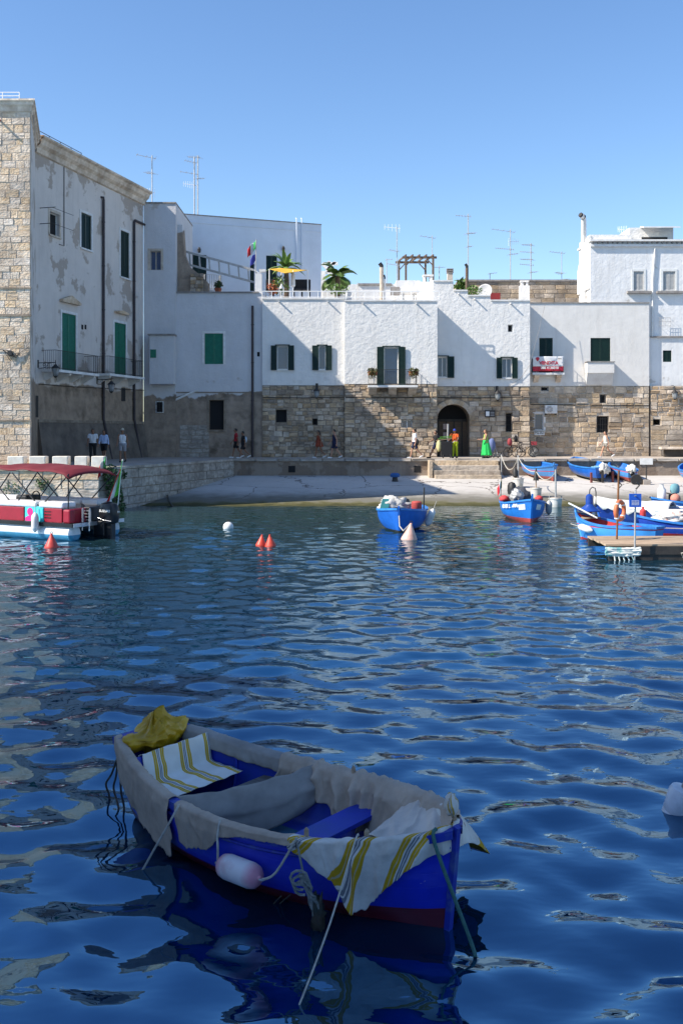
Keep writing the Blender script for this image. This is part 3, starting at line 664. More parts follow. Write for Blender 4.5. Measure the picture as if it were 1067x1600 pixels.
# ---- narrow house block beside it
Y_ = House('narrow_house', 'narrow flat-roofed grey-white house squeezed against the tall old house', (-12.30, 62.0), ((275-CX)/F*62, 62.0))
zt2 = Y_.uv(250, 318)[1]
wy = Y_.rect((235, 392, 252, 422))
mb = MB(); wall_panel(mb, 0, Y_.len, 0, zt2, 0, [wy], .2, 7); mb.build('wall', MT['plaster_z'], Y_.root)
window(Y_.root, wy, kind='glass', surround='mortar_pale', sill=False, frame='mortar_pale')
coping(Y_.root, 0, Y_.len, zt2, 0, 7, 'coping')
b0 = Y_.rect((229, 524, 272, 600), -.8)
bx = MB().box(b0[0]+.2, b0[2], -.8, .0, b0[1], b0[3]).build('closet_bay', MT['plaster_z'], Y_.root)
MB().box(b0[0]+.1, b0[2]+.06, -.92, .0, b0[3]+.003, b0[3]+.09).build('tile_edge', MT['coping'], bx)
q = Y_.rect((229, 546, 238, 559), -.8); MB().box(q[0]+.25, q[2]+.25, -.83, -.79, q[1], q[3]).build('vent', MT['green'], bx)
q = Y_.rect((244, 627, 256, 645)); w = window(Y_.root, q, -.19, .2, kind='hole', bars=3, sill=False, mull=0)
q = Y_.rect((226, 655, 272, 712)); 
# ---- low shaded house with green shutter
Z_ = House('shuttered_house', 'low shaded house with one bright green shuttered window and flat terrace roof', ((275-CX)/F*62.15, 62.15), ((410-CX)/F*62.15, 62.15))
zt3 = Z_.uv(300, 458)[1]
wz = Z_.rect((320, 521, 349, 569)); dz = Z_.rect((327, 625, 350, 672))
mb = MB(); wall_panel(mb, 0, Z_.len, 0, zt3, 0, [wz, dz], .25, 7, left=False); mb.build('wall', MT['plaster_z'], Z_.root)
window(Z_.root, wz, kind='closed', smat='green', surround='trim', sill=False); w = window(Z_.root, dz, kind='hole', frame='wood', mull=0, surround='mortar')
coping(Z_.root, .0, Z_.len-.25, zt3, 0, 7, 'coping', .08)
u, za = Z_.uv(395, 478); pipe(Z_.root, [(u, -.09, za), (u, -.09, 0)], .075)
q = Z_.rect((402, 550, 406, 557)); MB().box(q[0], q[2], -.012, .02, q[1], q[3]).build('vent', MT['dkfill'], Z_.root)
q = Z_.rect((281, 664, 327, 714)); lay(Z_.root, ST_QUAY, q[0], q[2], 0, q[3], 0, (.26, .34), (.4, .8), (), 3, .02, .12, .03)
mb = MB(); mb.tube([(*(Z_.uv(225, 646)[0], -.05), Z_.uv(225, 646)[1])]+[(Z_.uv(px, py)[0], -.05, Z_.uv(px, py)[1]) for px, py in ((270, 627), (310, 609))], .07, 6); mb.build('sloping_pipe_cover', MT['trim'], Z_.root)
MB().box(.0, Z_.len-.3, -.05, .01, Z_.uv(300, 613)[1]-.04, Z_.uv(300, 613)[1]+.03).build('ledge', MT['mortar'], Z_.root)

def white_house(name, label, px0, px1, Yd, top_py, split_py, holes, base_holes, stones, hr, wr, seed, back=6., walltop=None, tilt=.05, m='white', rough=1., left=True, mort='mortar', right=True, upper_u1=None):
    H = House(name, label, ((px0-CX)/F*Yd, Yd), ((px1-CX)/F*Yd, Yd))
    zs = H.uv(px0, split_py)[1]; ztop = H.uv(px0, top_py)[1]
    hs = [H.rect(b) for b in holes]; bh = [H.rect(b) for b in base_holes]
    mb = MB()
    if walltop:
        prev = 0.0
        for pxe, pyt in walltop:
            u1 = H.uv(pxe, 0)[0]; u1 = min(u1, H.len); zt_ = H.uv(pxe, pyt)[1]
            wall_panel(mb, prev, u1, zs, zt_, 0, [h for h in hs if h[0] >= prev-.01 and h[2] <= u1+.01], .25, back, True, True); prev = u1
    else: wall_panel(mb, 0, H.len, zs, ztop, 0, hs, .25, back)
    H.wall = mb.build('wall', MT[m], H.root)
    mb = MB(); wall_panel(mb, 0.0, H.len, 0, zs-.004, .05, bh, .35, back-.05, top=False); H.basew = mb.build('stone_base', MT[mort], H.root)
    n = lay(H.basew, stones, 0.0, H.len, 0, zs-.03, .05, hr, wr, bh, seed, .010, .14, .062, tilt, rough=rough, alt=ST_ASH if stones is ST_RUB else ST_RUB)
    H.zs, H.zt, H.h, H.bh = zs, ztop, hs, bh
    return H
# ---- A: white house with two shuttered windows
A_ = white_house('white_house', 'white house with two dark green shuttered windows left of the planter balcony', 410, 538.5, 62.0, 468, 602,
    [(433, 541, 450, 577), (498, 541, 508.5, 577)], [(431, 640, 448, 660), (488, 654, 496, 664)], ST_RUB, (.2, .36), (.28, .58), 21)
window(A_.root, A_.h[0], kind='open', sw=.38, lintel=True, mull=0); window(A_.root, A_.h[1], kind='open', sw=.40, lintel=True, mull=0)
for h in A_.bh: window(A_.root, h, .05, .3, kind='hole', sill=False, mull=0, frame='wooddark')
coping(A_.root, 0, A_.len, A_.zt, 0, .35); spout(A_.root, A_.uv(436, 470)[0], A_.zt-.12); spout(A_.root, A_.uv(512, 470)[0], A_.zt-.12)
# ---- B: white house with the planter balcony
B_ = white_house('balcony_house', 'white house with a railed balcony and two hanging planters in the centre', 538.5, 683, 61.7, 471, 600,
    [(600, 543, 622, 601.5)], [(628, 656, 644, 669)], ST_RUB, (.2, .36), (.3, .66), 33)
window(B_.root, B_.h[0], kind='open', sw=.44, sill=False, lintel=True, name='balcony_door', mull=0)
window(B_.root, B_.bh[0], .05, .22, kind='glass', frame='wtrim', sill=False)
u0, z0 = B_.uv(576, 601, -.85); u1, _ = B_.uv(651, 601, -.85)
balcony(B_.root, u0, u1, B_.h[0][1]-.05, .85, 3, h=.95, corb='mortar_pale', cw=.5, ch=.42)
coping(B_.root, 0, B_.len, B_.zt, 0, .35)
for px in (567, 650): spout(B_.root, B_.uv(px, 472)[0], B_.zt-.12)
# ---- C: stepped white house with the archway
C_ = white_house('archway_house', 'white house with stepped roofline above a deep stone archway', 676, 827.5, 63.3, 440, 603.5,
    [(684, 558, 698, 589), (784, 560, 799, 590), (793, 507, 801, 519)], [(683, 632, 733, 716), (790, 645, 800, 675)], ST_ASH, (.24, .38), (.36, .75), 45, back=5., rough=.8, tilt=.02,
    walltop=[(708, 440), (730.5, 455), (766, 463), (827.5, 470.5)], mort='mortar')
window(C_.root, C_.h[0], kind='open', sw=.45, left=False, lintel=True, mull=1); window(C_.root, C_.h[1], kind='open', sw=.36, lintel=True, mull=1); window(C_.root, C_.h[2], kind='hole', sill=False, mull=0)
window(C_.root, C_.bh[1], .05, .3, kind='hole', sill=False, mull=0, bars=3, frame='mortar_pale')
pu = 0
for pxe, py, px0 in ((708, 440, 676), (730.5, 455, 708), (766, 463, 730.5), (827.5, 470.5, 766)):
    coping(C_.root, C_.uv(px0, 0)[0]+.03, C_.uv(pxe, 0)[0]-.03, C_.uv(pxe, py)[1], 0, .4)
for px, py in ((716, 459), (741, 467), (797, 474)): spout(C_.root, *C_.uv(px, py))
a0, _, a1, az = C_.bh[0]; ac = (a0+a1)/2; ar = (a1-a0)/2; asp = az-ar*.92
mb = MB(); N = 18; e = .05
arc = [(ac-ar*math.cos(math.pi*i/N), asp+(az-asp)*math.sin(math.pi*i/N)) for i in range(N+1)]
for i in range(N):
    (xa, qa), (xb, qb) = arc[i], arc[i+1]
    mb.quad((xa, e, qa), (xb, e, qb), (xb, e, az), (xa, e, az)); mb.quad((xa, e, qa), (xa, 1.4, qa), (xb, 1.4, qb), (xb, e, qb))
mb.quad((a0, .3, 0), (a0, 1.4, 0), (a0, 1.4, asp), (a0, .3, asp)); mb.quad((a1, .3, 0), (a1, .3, asp), (a1, 1.4, asp), (a1, 1.4, 0))
arch = mb.build('archway', MT['mortar'], C_.root)
for i in range(15):
    th = math.pi*(i+.5)/15; x, z = ac-(ar+.17)*math.cos(th), asp+((az-asp)+.17)*math.sin(th)
    inst('arch_stone', ST_ASH[i % 6], arch, (x, .07, z), (.40, .16, .33), (0, -(math.pi/2-th)*-1+math.pi/2 if False else (th-math.pi/2), 0))
mb = MB(); mb.box(a0, a1, 1.4, 1.48, 0, asp-.05); mb.build('door_leaf', MT['wood'], arch)
mb = MB(); mb.v += [(x, 1.42, z) for x, z in arc]; mb.f.append(tuple(range(N+1))); mb.build('fanlight', MT['dkfill'], arch)
for k in range(4):
    x = lerp(a0, a1, (k+.3)/4); MB().box(x, x+.09, 1.33, 1.4, 0, asp-.05).build('door_post', MT['wooddark'], arch)
MB().box(a0, a1, 1.30, 1.4, asp-.14, asp+.02).build('door_beam', MT['wooddark'], arch)
for k in range(2): MB().box(a0+.5, a0+.8, 1.31, 1.34, 1.2+.55*k, 1.55+.55*k).build('notice', flat('notice_paper', (.55, .42, .38)), arch)
q = C_.rect((757, 641, 773, 652))
si = MB().box(q[0], q[2], -.06, -.01, q[1], q[3]).build('street_sign', flat('sign_dark', (.05, .045, .045)), C_.root)
MB().box(q[0]+.06, q[0]+.28, -.066, -.061, q[1]+.08, q[3]-.08).build('pictogram', MT['whitemetal'], si)
for k in range(3): MB().box(q[0]+.34, q[2]-.06, -.066, -.061, q[1]+.09+.1*k, q[1]+.13+.1*k).build('lettering', flat('sign_grey', (.35, .34, .33)), si)
# ---- D: white house with the sale banner
D_ = white_house('banner_house', 'white house with a for-sale banner on its balcony and dark green closed shutters', 824, 1013.5, 64.3, 474, 603,
    [(842, 528, 863, 583), (922, 528, 953, 565)], [(845, 604, 857, 611), (835, 646.5, 848.5, 672), (937, 616, 947, 630), (932, 650, 951, 676)], ST_ASH, (.26, .36), (.36, .85), 57, rough=.55, tilt=.015, m='white_d', mort='mortar_pale')
window(D_.root, D_.h[0], kind='closed', sill=False, name='balcony_door'); window(D_.root, D_.h[1], kind='closed', sill=False)
window(D_.root, D_.bh[0], .05, .25, kind='hole', bars=3, sill=False, mull=0); window(D_.root, D_.bh[1], .05, .16, kind='glass', mull=0, surround='trim')
window(D_.root, D_.bh[2], .05, .25, kind='hole', bars=2, sill=False, mull=0, frame='mortar_pale'); window(D_.root, D_.bh[3], .05, .25, kind='hole', bars=5, sill=False, mull=0, frame='mortar')
coping(D_.root, 0, D_.len, D_.zt, 0, .4, 'coping', .05, .07)
u0, z0 = D_.uv(833, 586, -.6); u1, _ = D_.uv(880, 586, -.6)
balcony(D_.root, u0, u1, D_.h[0][1]-.0, .6, 2, h=.9, corb='stone_tower', cw=.3, ch=.45)
q = D_.rect((917, 566, 959, 601), -.55)
MB().box(q[0], q[2], -.55, .0, q[1]+.75, q[3]).build('boxed_balcony', MT['white_d'], D_.root)
MB().box(q[0]-.05, q[2]+.05, -.6, .0, q[3]+.003, q[3]+.06).build('balcony_cap', MT['coping'], D_.root)
mb = MB(); mb.hexa([(q[0]+.02, -.15, q[1]), (q[2]-.02, -.15, q[1]), (q[2]-.02, 0, q[1]), (q[0]+.02, 0, q[1])], [(q[0]+.02, -.5, q[1]+.747), (q[2]-.02, -.5, q[1]+.747), (q[2]-.02, 0, q[1]+.747), (q[0]+.02, 0, q[1]+.747)])
mb.build('balcony_foot', MT['white_d'], D_.root)
u, z = D_.uv(826, 605); pipe(D_.root, [(u, -.05, z), (u, -.05, 0)], .035, 'rust')
q = D_.rect((834, 673, 850, 680)); sg = MB().box(q[0], q[2], -.05, -.02, q[1], q[3]).build('name_board', MT['wtrim'], D_.root)
text('lettering', 'Ma-Bal', .22, MT['iron'], sg, ((q[0]+q[2])/2, -.053, (q[1]+q[3])/2))
mb = MB(); mb.tube([(0.2, -.02, D_.uv(0, 632)[1]), (D_.len, -.02, D_.uv(0, 633.5)[1])], .025, 5); mb.build('cable', MT['iron'], D_.root)
for H in (A_, B_, C_):
    z = H.uv(600, 621)[1]; MB().tube([(0.05, -.035, z), (H.len*.5, -.035, z-.03), (H.len-.05, -.035, z+.02)], .025, 5).build('cable', MT['iron'], H.root)
mb = MB(); mb.tube([(C_.uv(790, 606)[0], -.03, C_.uv(790, 606)[1]), (C_.uv(812, 592)[0], -.05, C_.uv(812, 592)[1]), (C_.uv(827, 570)[0], -.1, C_.uv(827, 570)[1]), (C_.uv(840, 520)[0], -.1, C_.uv(840, 520)[1]), (C_.uv(852, 476)[0], .2, C_.uv(852, 476)[1])], .010, 4); mb.build('cable', MT['coping'], C_.root)
# ---- E: tall white house on the right
E_ = House('tall_white_house', 'tall bright white house at right edge with white louvred windows and roof cabin', ((922-CX)/F*64.6, 64.6), ((1180-CX)/F*64.6, 64.6))
ze = E_.uv(950, 378)[1]; we = [E_.rect((989, 424, 1005, 454)), E_.rect((1035, 424, 1054, 454)), E_.rect((1035, 547.5, 1048.5, 565.5))]
zs = E_.uv(0, 603)[1]; ub = E_.uv(1013.5, 0)[0]+.02
mb = MB(); wall_panel(mb, 0, E_.len, zs, ze, 0, we, .2, 3.1); mb.build('wall', MT['white_worn'], E_.root)
hb = E_.rect((1018, 655, 1030, 664))
mb = MB(); wall_panel(mb, ub, E_.len, 0, zs-.004, -.2, [hb], .35, 3, top=False); eb = mb.build('stone_base', MT['mortar_pale'], E_.root)
lay(eb, ST_RUB, ub, E_.len-2.2, 2.6, zs-.03, -.2, (.22, .34), (.3, .6), [hb], 61, .02, .14, .075, .05, rough=1.)
lay(eb, ST_ASH, ub, E_.len-2.2, 0, 2.6, -.2, (.28, .42), (.6, 1.3), [hb], 62, .025, .14, .06)
for k in (0, 1):
    w = window(E_.root, we[k], kind='closed', smat='shutter_white', sill=False, surround='wtrim')
    MB().box(we[k][0]-.45, we[k][2]+.45, -.28, .0, we[k][1]-.2, we[k][1]-.06).build('sill', MT['coping'], w)
window(E_.root, we[2], kind='closed', sill=False)
MB().box(-.04, E_.len, -.16, .0, ze-.32, ze-.18).build('moulding', MT['trim'], E_.root)
MB().box(-.10, E_.len, -.28, 3.2, ze+.003, ze+.12).build('coping', MT['trim'], E_.root)
for k in range(22): MB().box(.1+k*.32, .2+k*.32, -.2, .0, ze-.1, ze).build('dentil', MT['coping'], E_.root)
MB().box(ub+.05, E_.len, -.12, .0, E_.uv(0, 526)[1]-.06, E_.uv(0, 526)[1]+.03).build('ledge', MT['coping'], E_.root)
u, _ = E_.uv(1018.5, 400); pipe(E_.root, [(u+.15, -.08, ze-.4), (u, -.08, ze-2.4), (u-.02, -.08, E_.uv(0, 526)[1])], .05, 'wtrim')
u, z = E_.uv(1037, 503); mb = MB()
for k in range(5): mb.tube([(u-.35+.17*k, -.25, z-.28), (u-.35+.17*k, -.25, z+.25)], .01, 4)
for zz in (z-.28, z, z+.25): mb.tube([(u-.35, -.25, zz), (u+.35, -.25, zz)], .01, 4); mb.tube([(u-.35, -.25, zz), (u-.35, 0, zz)], .01, 4); mb.tube([(u+.35, -.25, zz), (u+.35, 0, zz)], .01, 4)
mb.build('wire_cage', MT['galv'], E_.root)
# parapet that sweeps down along the left side, and the roof cabin with awning
mb = MB(); prev = None
for i in range(9):
    t = i/8; yy = .1+3.0*t; zz = ze+.45-1.9*t**1.6
    if prev: mb.hexa([(-.12, prev[0], ze-3), (.06, prev[0], ze-3), (.06, yy, ze-3), (-.12, yy, ze-3)], [(-.12, prev[0], prev[1]), (.06, prev[0], prev[1]), (.06, yy, zz), (-.12, yy, zz)])
    prev = (yy, zz)
mb.build('side_parapet', MT['white'], E_.root)
MB().box(.0, 2.7, .15, 3, ze+.12, ze+.5).build('roof_parapet', MT['white'], E_.root)
cab = E_.rect((985, 357, 1056, 378), .6)
MB().box(cab[0]-.1, cab[2]-.2, .6, 3.0, ze+.12, ze+1.05).build('roof_cabin', MT['white'], E_.root)
MB().box(cab[0]+.7, cab[2]-.6, .55, .61, ze+.13, ze+.42).build('cabin_window', MT['dkfill'], E_.root)
mb = MB(); mb.hexa([(cab[0]+.5, -.5, ze+.82), (cab[2]-.1, -.5, ze+.82), (cab[2]+.1, .6, ze+1.06), (cab[0]+.6, .6, ze+1.06)], [(cab[0]+.5, -.5, ze+.9), (cab[2]-.1, -.5, ze+.9), (cab[2]+.1, .6, ze+1.13), (cab[0]+.6, .6, ze+1.13)]); mb.build('awning', MT['trim'], E_.root)
u, z = E_.uv(911, 474, 1.2); _, z2 = E_.uv(911, 345, 1.2)
pipe(E_.root, [(u, 1.2, z-1), (u+.02, 1.2, z2), (u-.02, 1.1, z2+.18), (u-.2, .95, z2+.3)], [.2, .17, .17, .17], 'trim', 'flue_pipe', False)
MB().tube([(u-.02, 1.1, z2+.2), (u-.28, .92, z2+.36)], [.19, .16], 10).build('flue_cowl', MT['iron'], E_.root)
# ---- white house behind the terrace, blue of its skylit shade put into the plaster
H_ = House('back_house', 'large plain white house wall behind the palm terrace, skylight blue put into its colour', ((268-CX)/F*70.0, 70.0), ((502-CX)/F*73.9, 73.9))
zh = H_.uv(275, 334)[1]
hh = [H_.rect((299, 397, 323, 452)), H_.rect((391, 412, 397.5, 455)), H_.rect((416, 399, 433, 455))]
mb = MB(); wall_panel(mb, 0, H_.len, 0, zh, 0, hh, .2, 8); mb.build('wall', MT['plaster_skylit'], H_.root)
for h in hh: window(H_.root, h, kind='closed', sill=False, name='terrace_door')
MB().box(0, H_.len, -.04, 0, zh-.55, zh-.5).build('moulding', MT['plaster_skylit'], H_.root)
coping(H_.root, 0, H_.len, zh, 0, 8, 'coping', .05, .06)
for px in (463, 471):
    u, z = H_.uv(px, 346); pipe(H_.root, [(u, .1, z+.25), (u, -.08, z+.2), (u, -.08, z-3.6)], .04, 'plaster_skylit', brk=False)
for px, py in ((311, 391), (442, 389)):
    u, z = H_.uv(px, py); MB().lathe([(.04, .2), (.12, .05), (.1, -.15), (.03, -.2)], (u, -.14, z), 8).build('door_lamp', MT['iron'], H_.root)
u0, z0 = H_.uv(323, 452, -.9); u1, _ = H_.uv(346, 452, -.9)
bb = MB().box(u0-.3, u1+.1, -.9, 0, z0-.2, z0).build('balcony', MT['trim'], H_.root); railing(u0-.1, u1, .9, z0, 1.05, .16, .02).build('railing', MT['galv'], bb)
u, z = H_.uv(286, 332); MB().ball((u, 1.2, zh), .4, 12, 8).build('tank_lid', MT['coping'], H_.root)
# ---- stone house behind, low terrace rooms
F_ = House('brick_stone_house', 'bare stone block house wall behind the stepped roof', ((716-CX)/F*72, 72), ((915-CX)/F*72, 72))
zf = F_.uv(0, 440)[1]; z0 = F_.uv(0, 480)[1]
mb = MB(); wall_panel(mb, 0, F_.len, 0, zf, .03, [], .2, 6); fw = mb.build('wall', MT['mortar_pale'], F_.root)
lay(fw, ST_ASH, 0, F_.len, z0, zf, .03, (.3, .38), (.6, 1.0), (), 71, .02, .12, .05)
coping(F_.root, 0, F_.len, zf, 0, 6, 'coping', .1, .14)
q = F_.rect((766, 458, 781, 468), -1.0); MB().box(q[0], q[2], -1.1, -1.0, q[1]-.3, q[3]).build('door', flat('red_door', (.28, .03, .03)), F_.root)
q = F_.rect((810, 442, 825, 470), -2.); ch = MB().box(q[0], q[2], -2.5, -2.0, q[1]-1, q[3]-.25).build('chimney', MT['white'], F_.root)
mb = MB(); mb.box(q[0]+.1, q[0]+.25, -2.45, -2.1, q[3]-.25, q[3]); mb.box(q[2]-.25, q[2]-.1, -2.45, -2.1, q[3]-.25, q[3]); mb.box(q[0]+.05, q[2]-.05, -2.5, -2.05, q[3], q[3]+.1); mb.build('chimney_pot', MT['white'], ch)
G_ = House('terrace_room', 'low white parapet and wall rooms on the roof terrace behind the railing', ((502-CX)/F*69.5, 69.5), ((712-CX)/F*69.5, 69.5))
mb = MB()
zg = G_.uv(0, 444)[1]; mb.box(0, G_.len*.55, 0, 4, 0, zg); G_w = mb.build('wall', MT['white_worn'], G_.root)
MB().box(G_.uv(560, 0)[0], G_.uv(612, 0)[0], -.1, 0, zg-.1, zg+.05).build('coping', MT['coping'], G_.root)
q = G_.rect((619, 438, 656, 470), -.5); MB().box(q[0], q[2], -.5, 3, 0, q[3]).build('stair_room', MT['white_worn'], G_.root)
q = G_.rect((651, 440, 677, 470), -3.5); MB().box(q[0], q[2]+1.0, -3.5, 2, 0, q[3]).build('water_room', MT['white'], G_.root)
q = G_.rect((662, 431, 676, 441), -3.5); mb = MB(); mb.box(q[0], q[0]+.12, -3.4, -2.9, q[1], q[3]); mb.box(q[2]-.2, q[2], -3.4, -2.9, q[1], q[3]); mb.box(q[0]-.05, q[2]+.05, -3.45, -2.85, q[3], q[3]+.1); mb.build('chimney', MT['white'], G_.root)
q = G_.rect((698, 424, 706, 440), -1); cc = MB().box(q[0], q[2], -1.4, -1, 0, q[3]-.15).build('chimney', MT['mortar_pale'], G_.root)
for k in range(3): MB().box(q[0]-.05, q[2]+.05, -1.45, -.95, q[3]-.15+.11*k, q[3]-.09+.11*k).build('chimney_cap', MT['coping'], cc)
q = G_.rect((504, 438, 520, 470), -.3); MB().box(q[0], q[2]+.4, -.3, 2, 0, q[3]).build('side_room', MT['white'], G_.root)
# lanterns on the walls
u, z = L_.uv(84, 567); n2 = L_.n; d2 = L_.d
def wallpt(H, px, py): u, z = H.uv(px, py); p = H.A+H.d*u; return p.x, p.y, z+H.base
for H, px, py, out, lab, arm in ((L_, 60, 567, 1.0, 'iron wall lantern on scrolled arm below the left green balcony', True), (L_, 152, 593, .9, 'iron wall lantern on scrolled arm between the two green balcony doors', True),
        (A_, 495, 604, .3, 'iron wall lantern under the two shuttered windows of the white house', False), (C_, 776, 608, .3, 'iron wall lantern right of the archway sign', False), (E_, 1050, 607, .45, 'iron wall lantern at the far right edge of the stone wall', False)):
    x, y, z = wallpt(H, px, py); lantern(lab, x, y, z, out, H.root.rotation_euler.z, arm)
# unseen house added on the near left quay to shade the moored boat
N_ = House('unseen_shade_house', 'unseen house added on the near left quay to shade the moored boat', (-9.6, .6), (-9.6, 9.6), base=QZ-.1)
hs = [(3+6*i, 1.2+4.4*j, 4.2+6*i, 3.0+4.4*j) for i in range(1) for j in range(2)]
mb = MB(); wall_panel(mb, 0, N_.len, 0, 11.2, 0, hs, .2, 7); mb.build('wall', MT['plaster_l'], N_.root)
for h in hs: window(N_.root, h, kind='closed', smat='green', sill=True)
coping(N_.root, 0, N_.len, 11.2, 0, 7, 'coping')
# ---------------------------------------------------------------- quay walls and steps
Q1 = House('quay_wall', 'pale stone block quay wall with square merlons behind the red canopy boat', (-22, 43.6), WF, 'wall', base=0)
MB().box(0, Q1.len, .0, .7, -2, QZ-.02).build('wall_core', MT['mortar_pale'], Q1.root)
lay(Q1.root, ST_TOW, 3.0, Q1.len, -.2, QZ-.12, .0, (.36, .44), (.6, 1.2), (), 81, .02, .14, .05)
MB().box(0, Q1.len+.05, -.10, .75, QZ-.115, QZ+.012).build('coping', MT['stone_pale'], Q1.root)
for x0, x1 in ((-30, -12), (12, 37), (46, 71), (82, 106), (117, 136), (143, 163)):
    u0, z0 = Q1.uv(x0, 731); u1, z1 = Q1.uv(x1, 713)
    MB().box(u0, u1, .0, .55, QZ+.012, z1).build('merlon', mat('merlon_stone', (.74, .69, .61), (.58, .52, .45), 2.5, .9, .02, 9), Q1.root, bevel=.03)
Q2 = House('quay_wall', 'shaded block-faced quay wall running back beside the slipway', WF, WB, 'wall', base=0)
MB().box(0, Q2.len, .0, .6, -2, QZ-.02).build('wall_core', MT['mortar'], Q2.root)
lay(Q2.root, ST_QUAY, 0, Q2.len, -.25, QZ-.12, .0, (.38, .5), (.55, 1.0), (), 82, .02, .14, .05)
MB().box(0, Q2.len, -.08, .75, QZ-.115, QZ+.008).build('coping', MT['quay_block'], Q2.root)
Q3 = House('quay_wall', 'stained concrete quay wall along the top of the slipway', WB, (60, 58.0), 'wall', base=0)
MT['quayface'] = plaster('stained_quay_face', (.28, .225, .18), (.20, .15, .115), (.10, .08, .068), .5, streak_amt=.75, bump=.02)
MB().box(0, Q3.len, .0, .6, .3, QZ-.125).build('wall_core', MT['quayface'], Q3.root)
n = 34
for i in range(n):
    w = 44.0/n; x0 = i*w
    inst('coping_stone', ST_QUAY[i % 6], Q3.root, (x0+w/2, .25, QZ-.055), (w-.02, .72, .15))
for px in (456, 652):
    u, z = Q3.uv(px, 732); MB().box(u-.2, u+.2, -.02, .03, z-.23, z+.15).build('drain_hole', MT['dkfill'], Q3.root)
# steps down to the slip
S_ = empty('stone_steps', (P(676, 730, 57).x, 58, slip_z(56.6)-.05), 0, 'flight of four worn stone steps from promenade down to the slipway', 'steps')
W = P(781, 730, 57).x-P(676, 730, 57).x
for k in range(4):
    z1 = (QZ-S_.location.z)*(1-(k+.35)/4.35); MB().box(.03*k if k else 0, W, -.36*(k+1), -.36*k-.003 if k else .0, -.3, z1).build('step', MT['stone_pale'], S_, bevel=.02)
MB().box(-.22, -.003, -1.1, 0, -.2, QZ-S_.location.z-.06).build('side_block', MT['stone_pale'], S_, bevel=.02)

# ---------------------------------------------------------------- roof terrace things
ROOF = A_.zt+QZ
def simple(name, mb, m, label, cat, smooth=False, solid=0, group=None, loc=None):
    o = mb.build(name, MT[m] if isinstance(m, str) else m, None, smooth, solid=solid, loc=loc); return tag(o, label, cat, group)
# terrace railing in front
o = empty('terrace_railing', (A_.A.x, 62.1, ROOF+.1), 0, 'thin white metal railing along the front of the roof terrace', 'railing')
x1 = P(686, 460, 62).x-A_.A.x
for zz, r in ((.42, .028), (.06, .022)): MB().tube([(0, 0, zz), (x1, 0, zz)], r, 6).build('rail', MT['whitemetal'], o)
for k in range(20): MB().tube([(x1*k/19, 0, -.1), (x1*k/19, 0, .42)], .022, 6).build('post', MT['whitemetal'], o)
def leaf_strip(mb, base, az, el, length, width, droop, n=7, fold=.25):
    d = Vector((math.cos(az)*math.cos(el), math.sin(az)*math.cos(el), math.sin(el))); p = Vector(base); side = Vector((-math.sin(az), math.cos(az), 0))
    L0 = []
    for i in range(n+1):
        t = i/n; w = width*math.sin(math.pi*min(1, .08+t*.92))**.7 if t < 1 else .01
        up = side.cross(d).normalized()
        L0.append((p-side*w+up*w*fold, p.copy(), p+side*w+up*w*fold)); p = p+d*(length/n)
        d = (d+Vector((0, 0, -droop/n))).normalized()
    b = len(mb.v)
    for q in L0: mb.v += [tuple(x) for x in q]
    for i in range(n): mb.f += [(b+3*i, b+3*i+1, b+3*i+4, b+3*i+3), (b+3*i+1, b+3*i+2, b+3*i+5, b+3*i+4)]
def frond(mb, base, az, el, length, droop, n=16, lw=.05, ll=.5):
    d = Vector((math.cos(az)*math.cos(el), math.sin(az)*math.cos(el), math.sin(el))); p = Vector(base); side = Vector((-math.sin(az), math.cos(az), 0)); pts = []
    for i in range(n+1):
        pts.append(p.copy()); t = i/n
        up = side.cross(d)*-1
        if t > .12:
            for s in (-1, 1):
                for q in (0, .5):
                    l = ll*math.sin(math.pi*(.12+.8*t)); o_ = p+d*(q*length/n); tip = o_+side*s*l*.8+d*l*.55+Vector((0, 0, -.25*l)); w = d*lw
                    b = len(mb.v); mb.v += [tuple(o_-w*.3), tuple(o_+w), tuple(o_.lerp(tip, .6)+w), tuple(tip)]; mb.f.append((b, b+1, b+2, b+3) if s > 0 else (b+3, b+2, b+1, b))
        p = p+d*(length/n); d = (d+Vector((0, 0, -droop/n))).normalized()
    mb.tube(pts, [.03*(1-.8*i/n) for i in range(n+1)], 4)
def broad_plant(px, py_base, py_crown, Y, label, n, ll, w, seed, kind='banana'):
    p = P(px, py_base, Y); zc = P(px, py_crown, Y).z-p.z
    o = empty('palm', p, 0, label, 'palm')
    r = random.Random(seed); mb = MB(); mb.tube([(0, 0, -.2), (.05, 0, zc*.5), (0, 0, zc)], [.2, .17, .15], 9); mb.build('trunk', MT['wood'], o, smooth=True)
    mb = MB()
    for i in range(n):
        az = 2*math.pi*i/n+r.uniform(-.25, .25)
        el = r.uniform(.15, 1.4)
        if kind == 'banana': leaf_strip(mb, (0, 0, zc-.05), az, el, ll*r.uniform(.75, 1.1), w*r.uniform(.8, 1.2), r.uniform(1.1, 2.1), 9, .35)
        else: frond(mb, (0, 0, zc-.05), az, el, ll*r.uniform(.8, 1.1), r.uniform(1.4, 2.3), 16, .07, .5)
    mb.build('crown', MT['leaf'], o, smooth='all')
    return o
broad_plant(447, 462, 418, 67.2, 'broad-leaved palm rising above the yellow shade sail', 24, 1.45, .15, 3)
broad_plant(527, 462, 432, 66.5, 'feathery palm with drooping fronds beside the spiral stair on the terrace', 17, 1.45, .2, 5, 'frond')
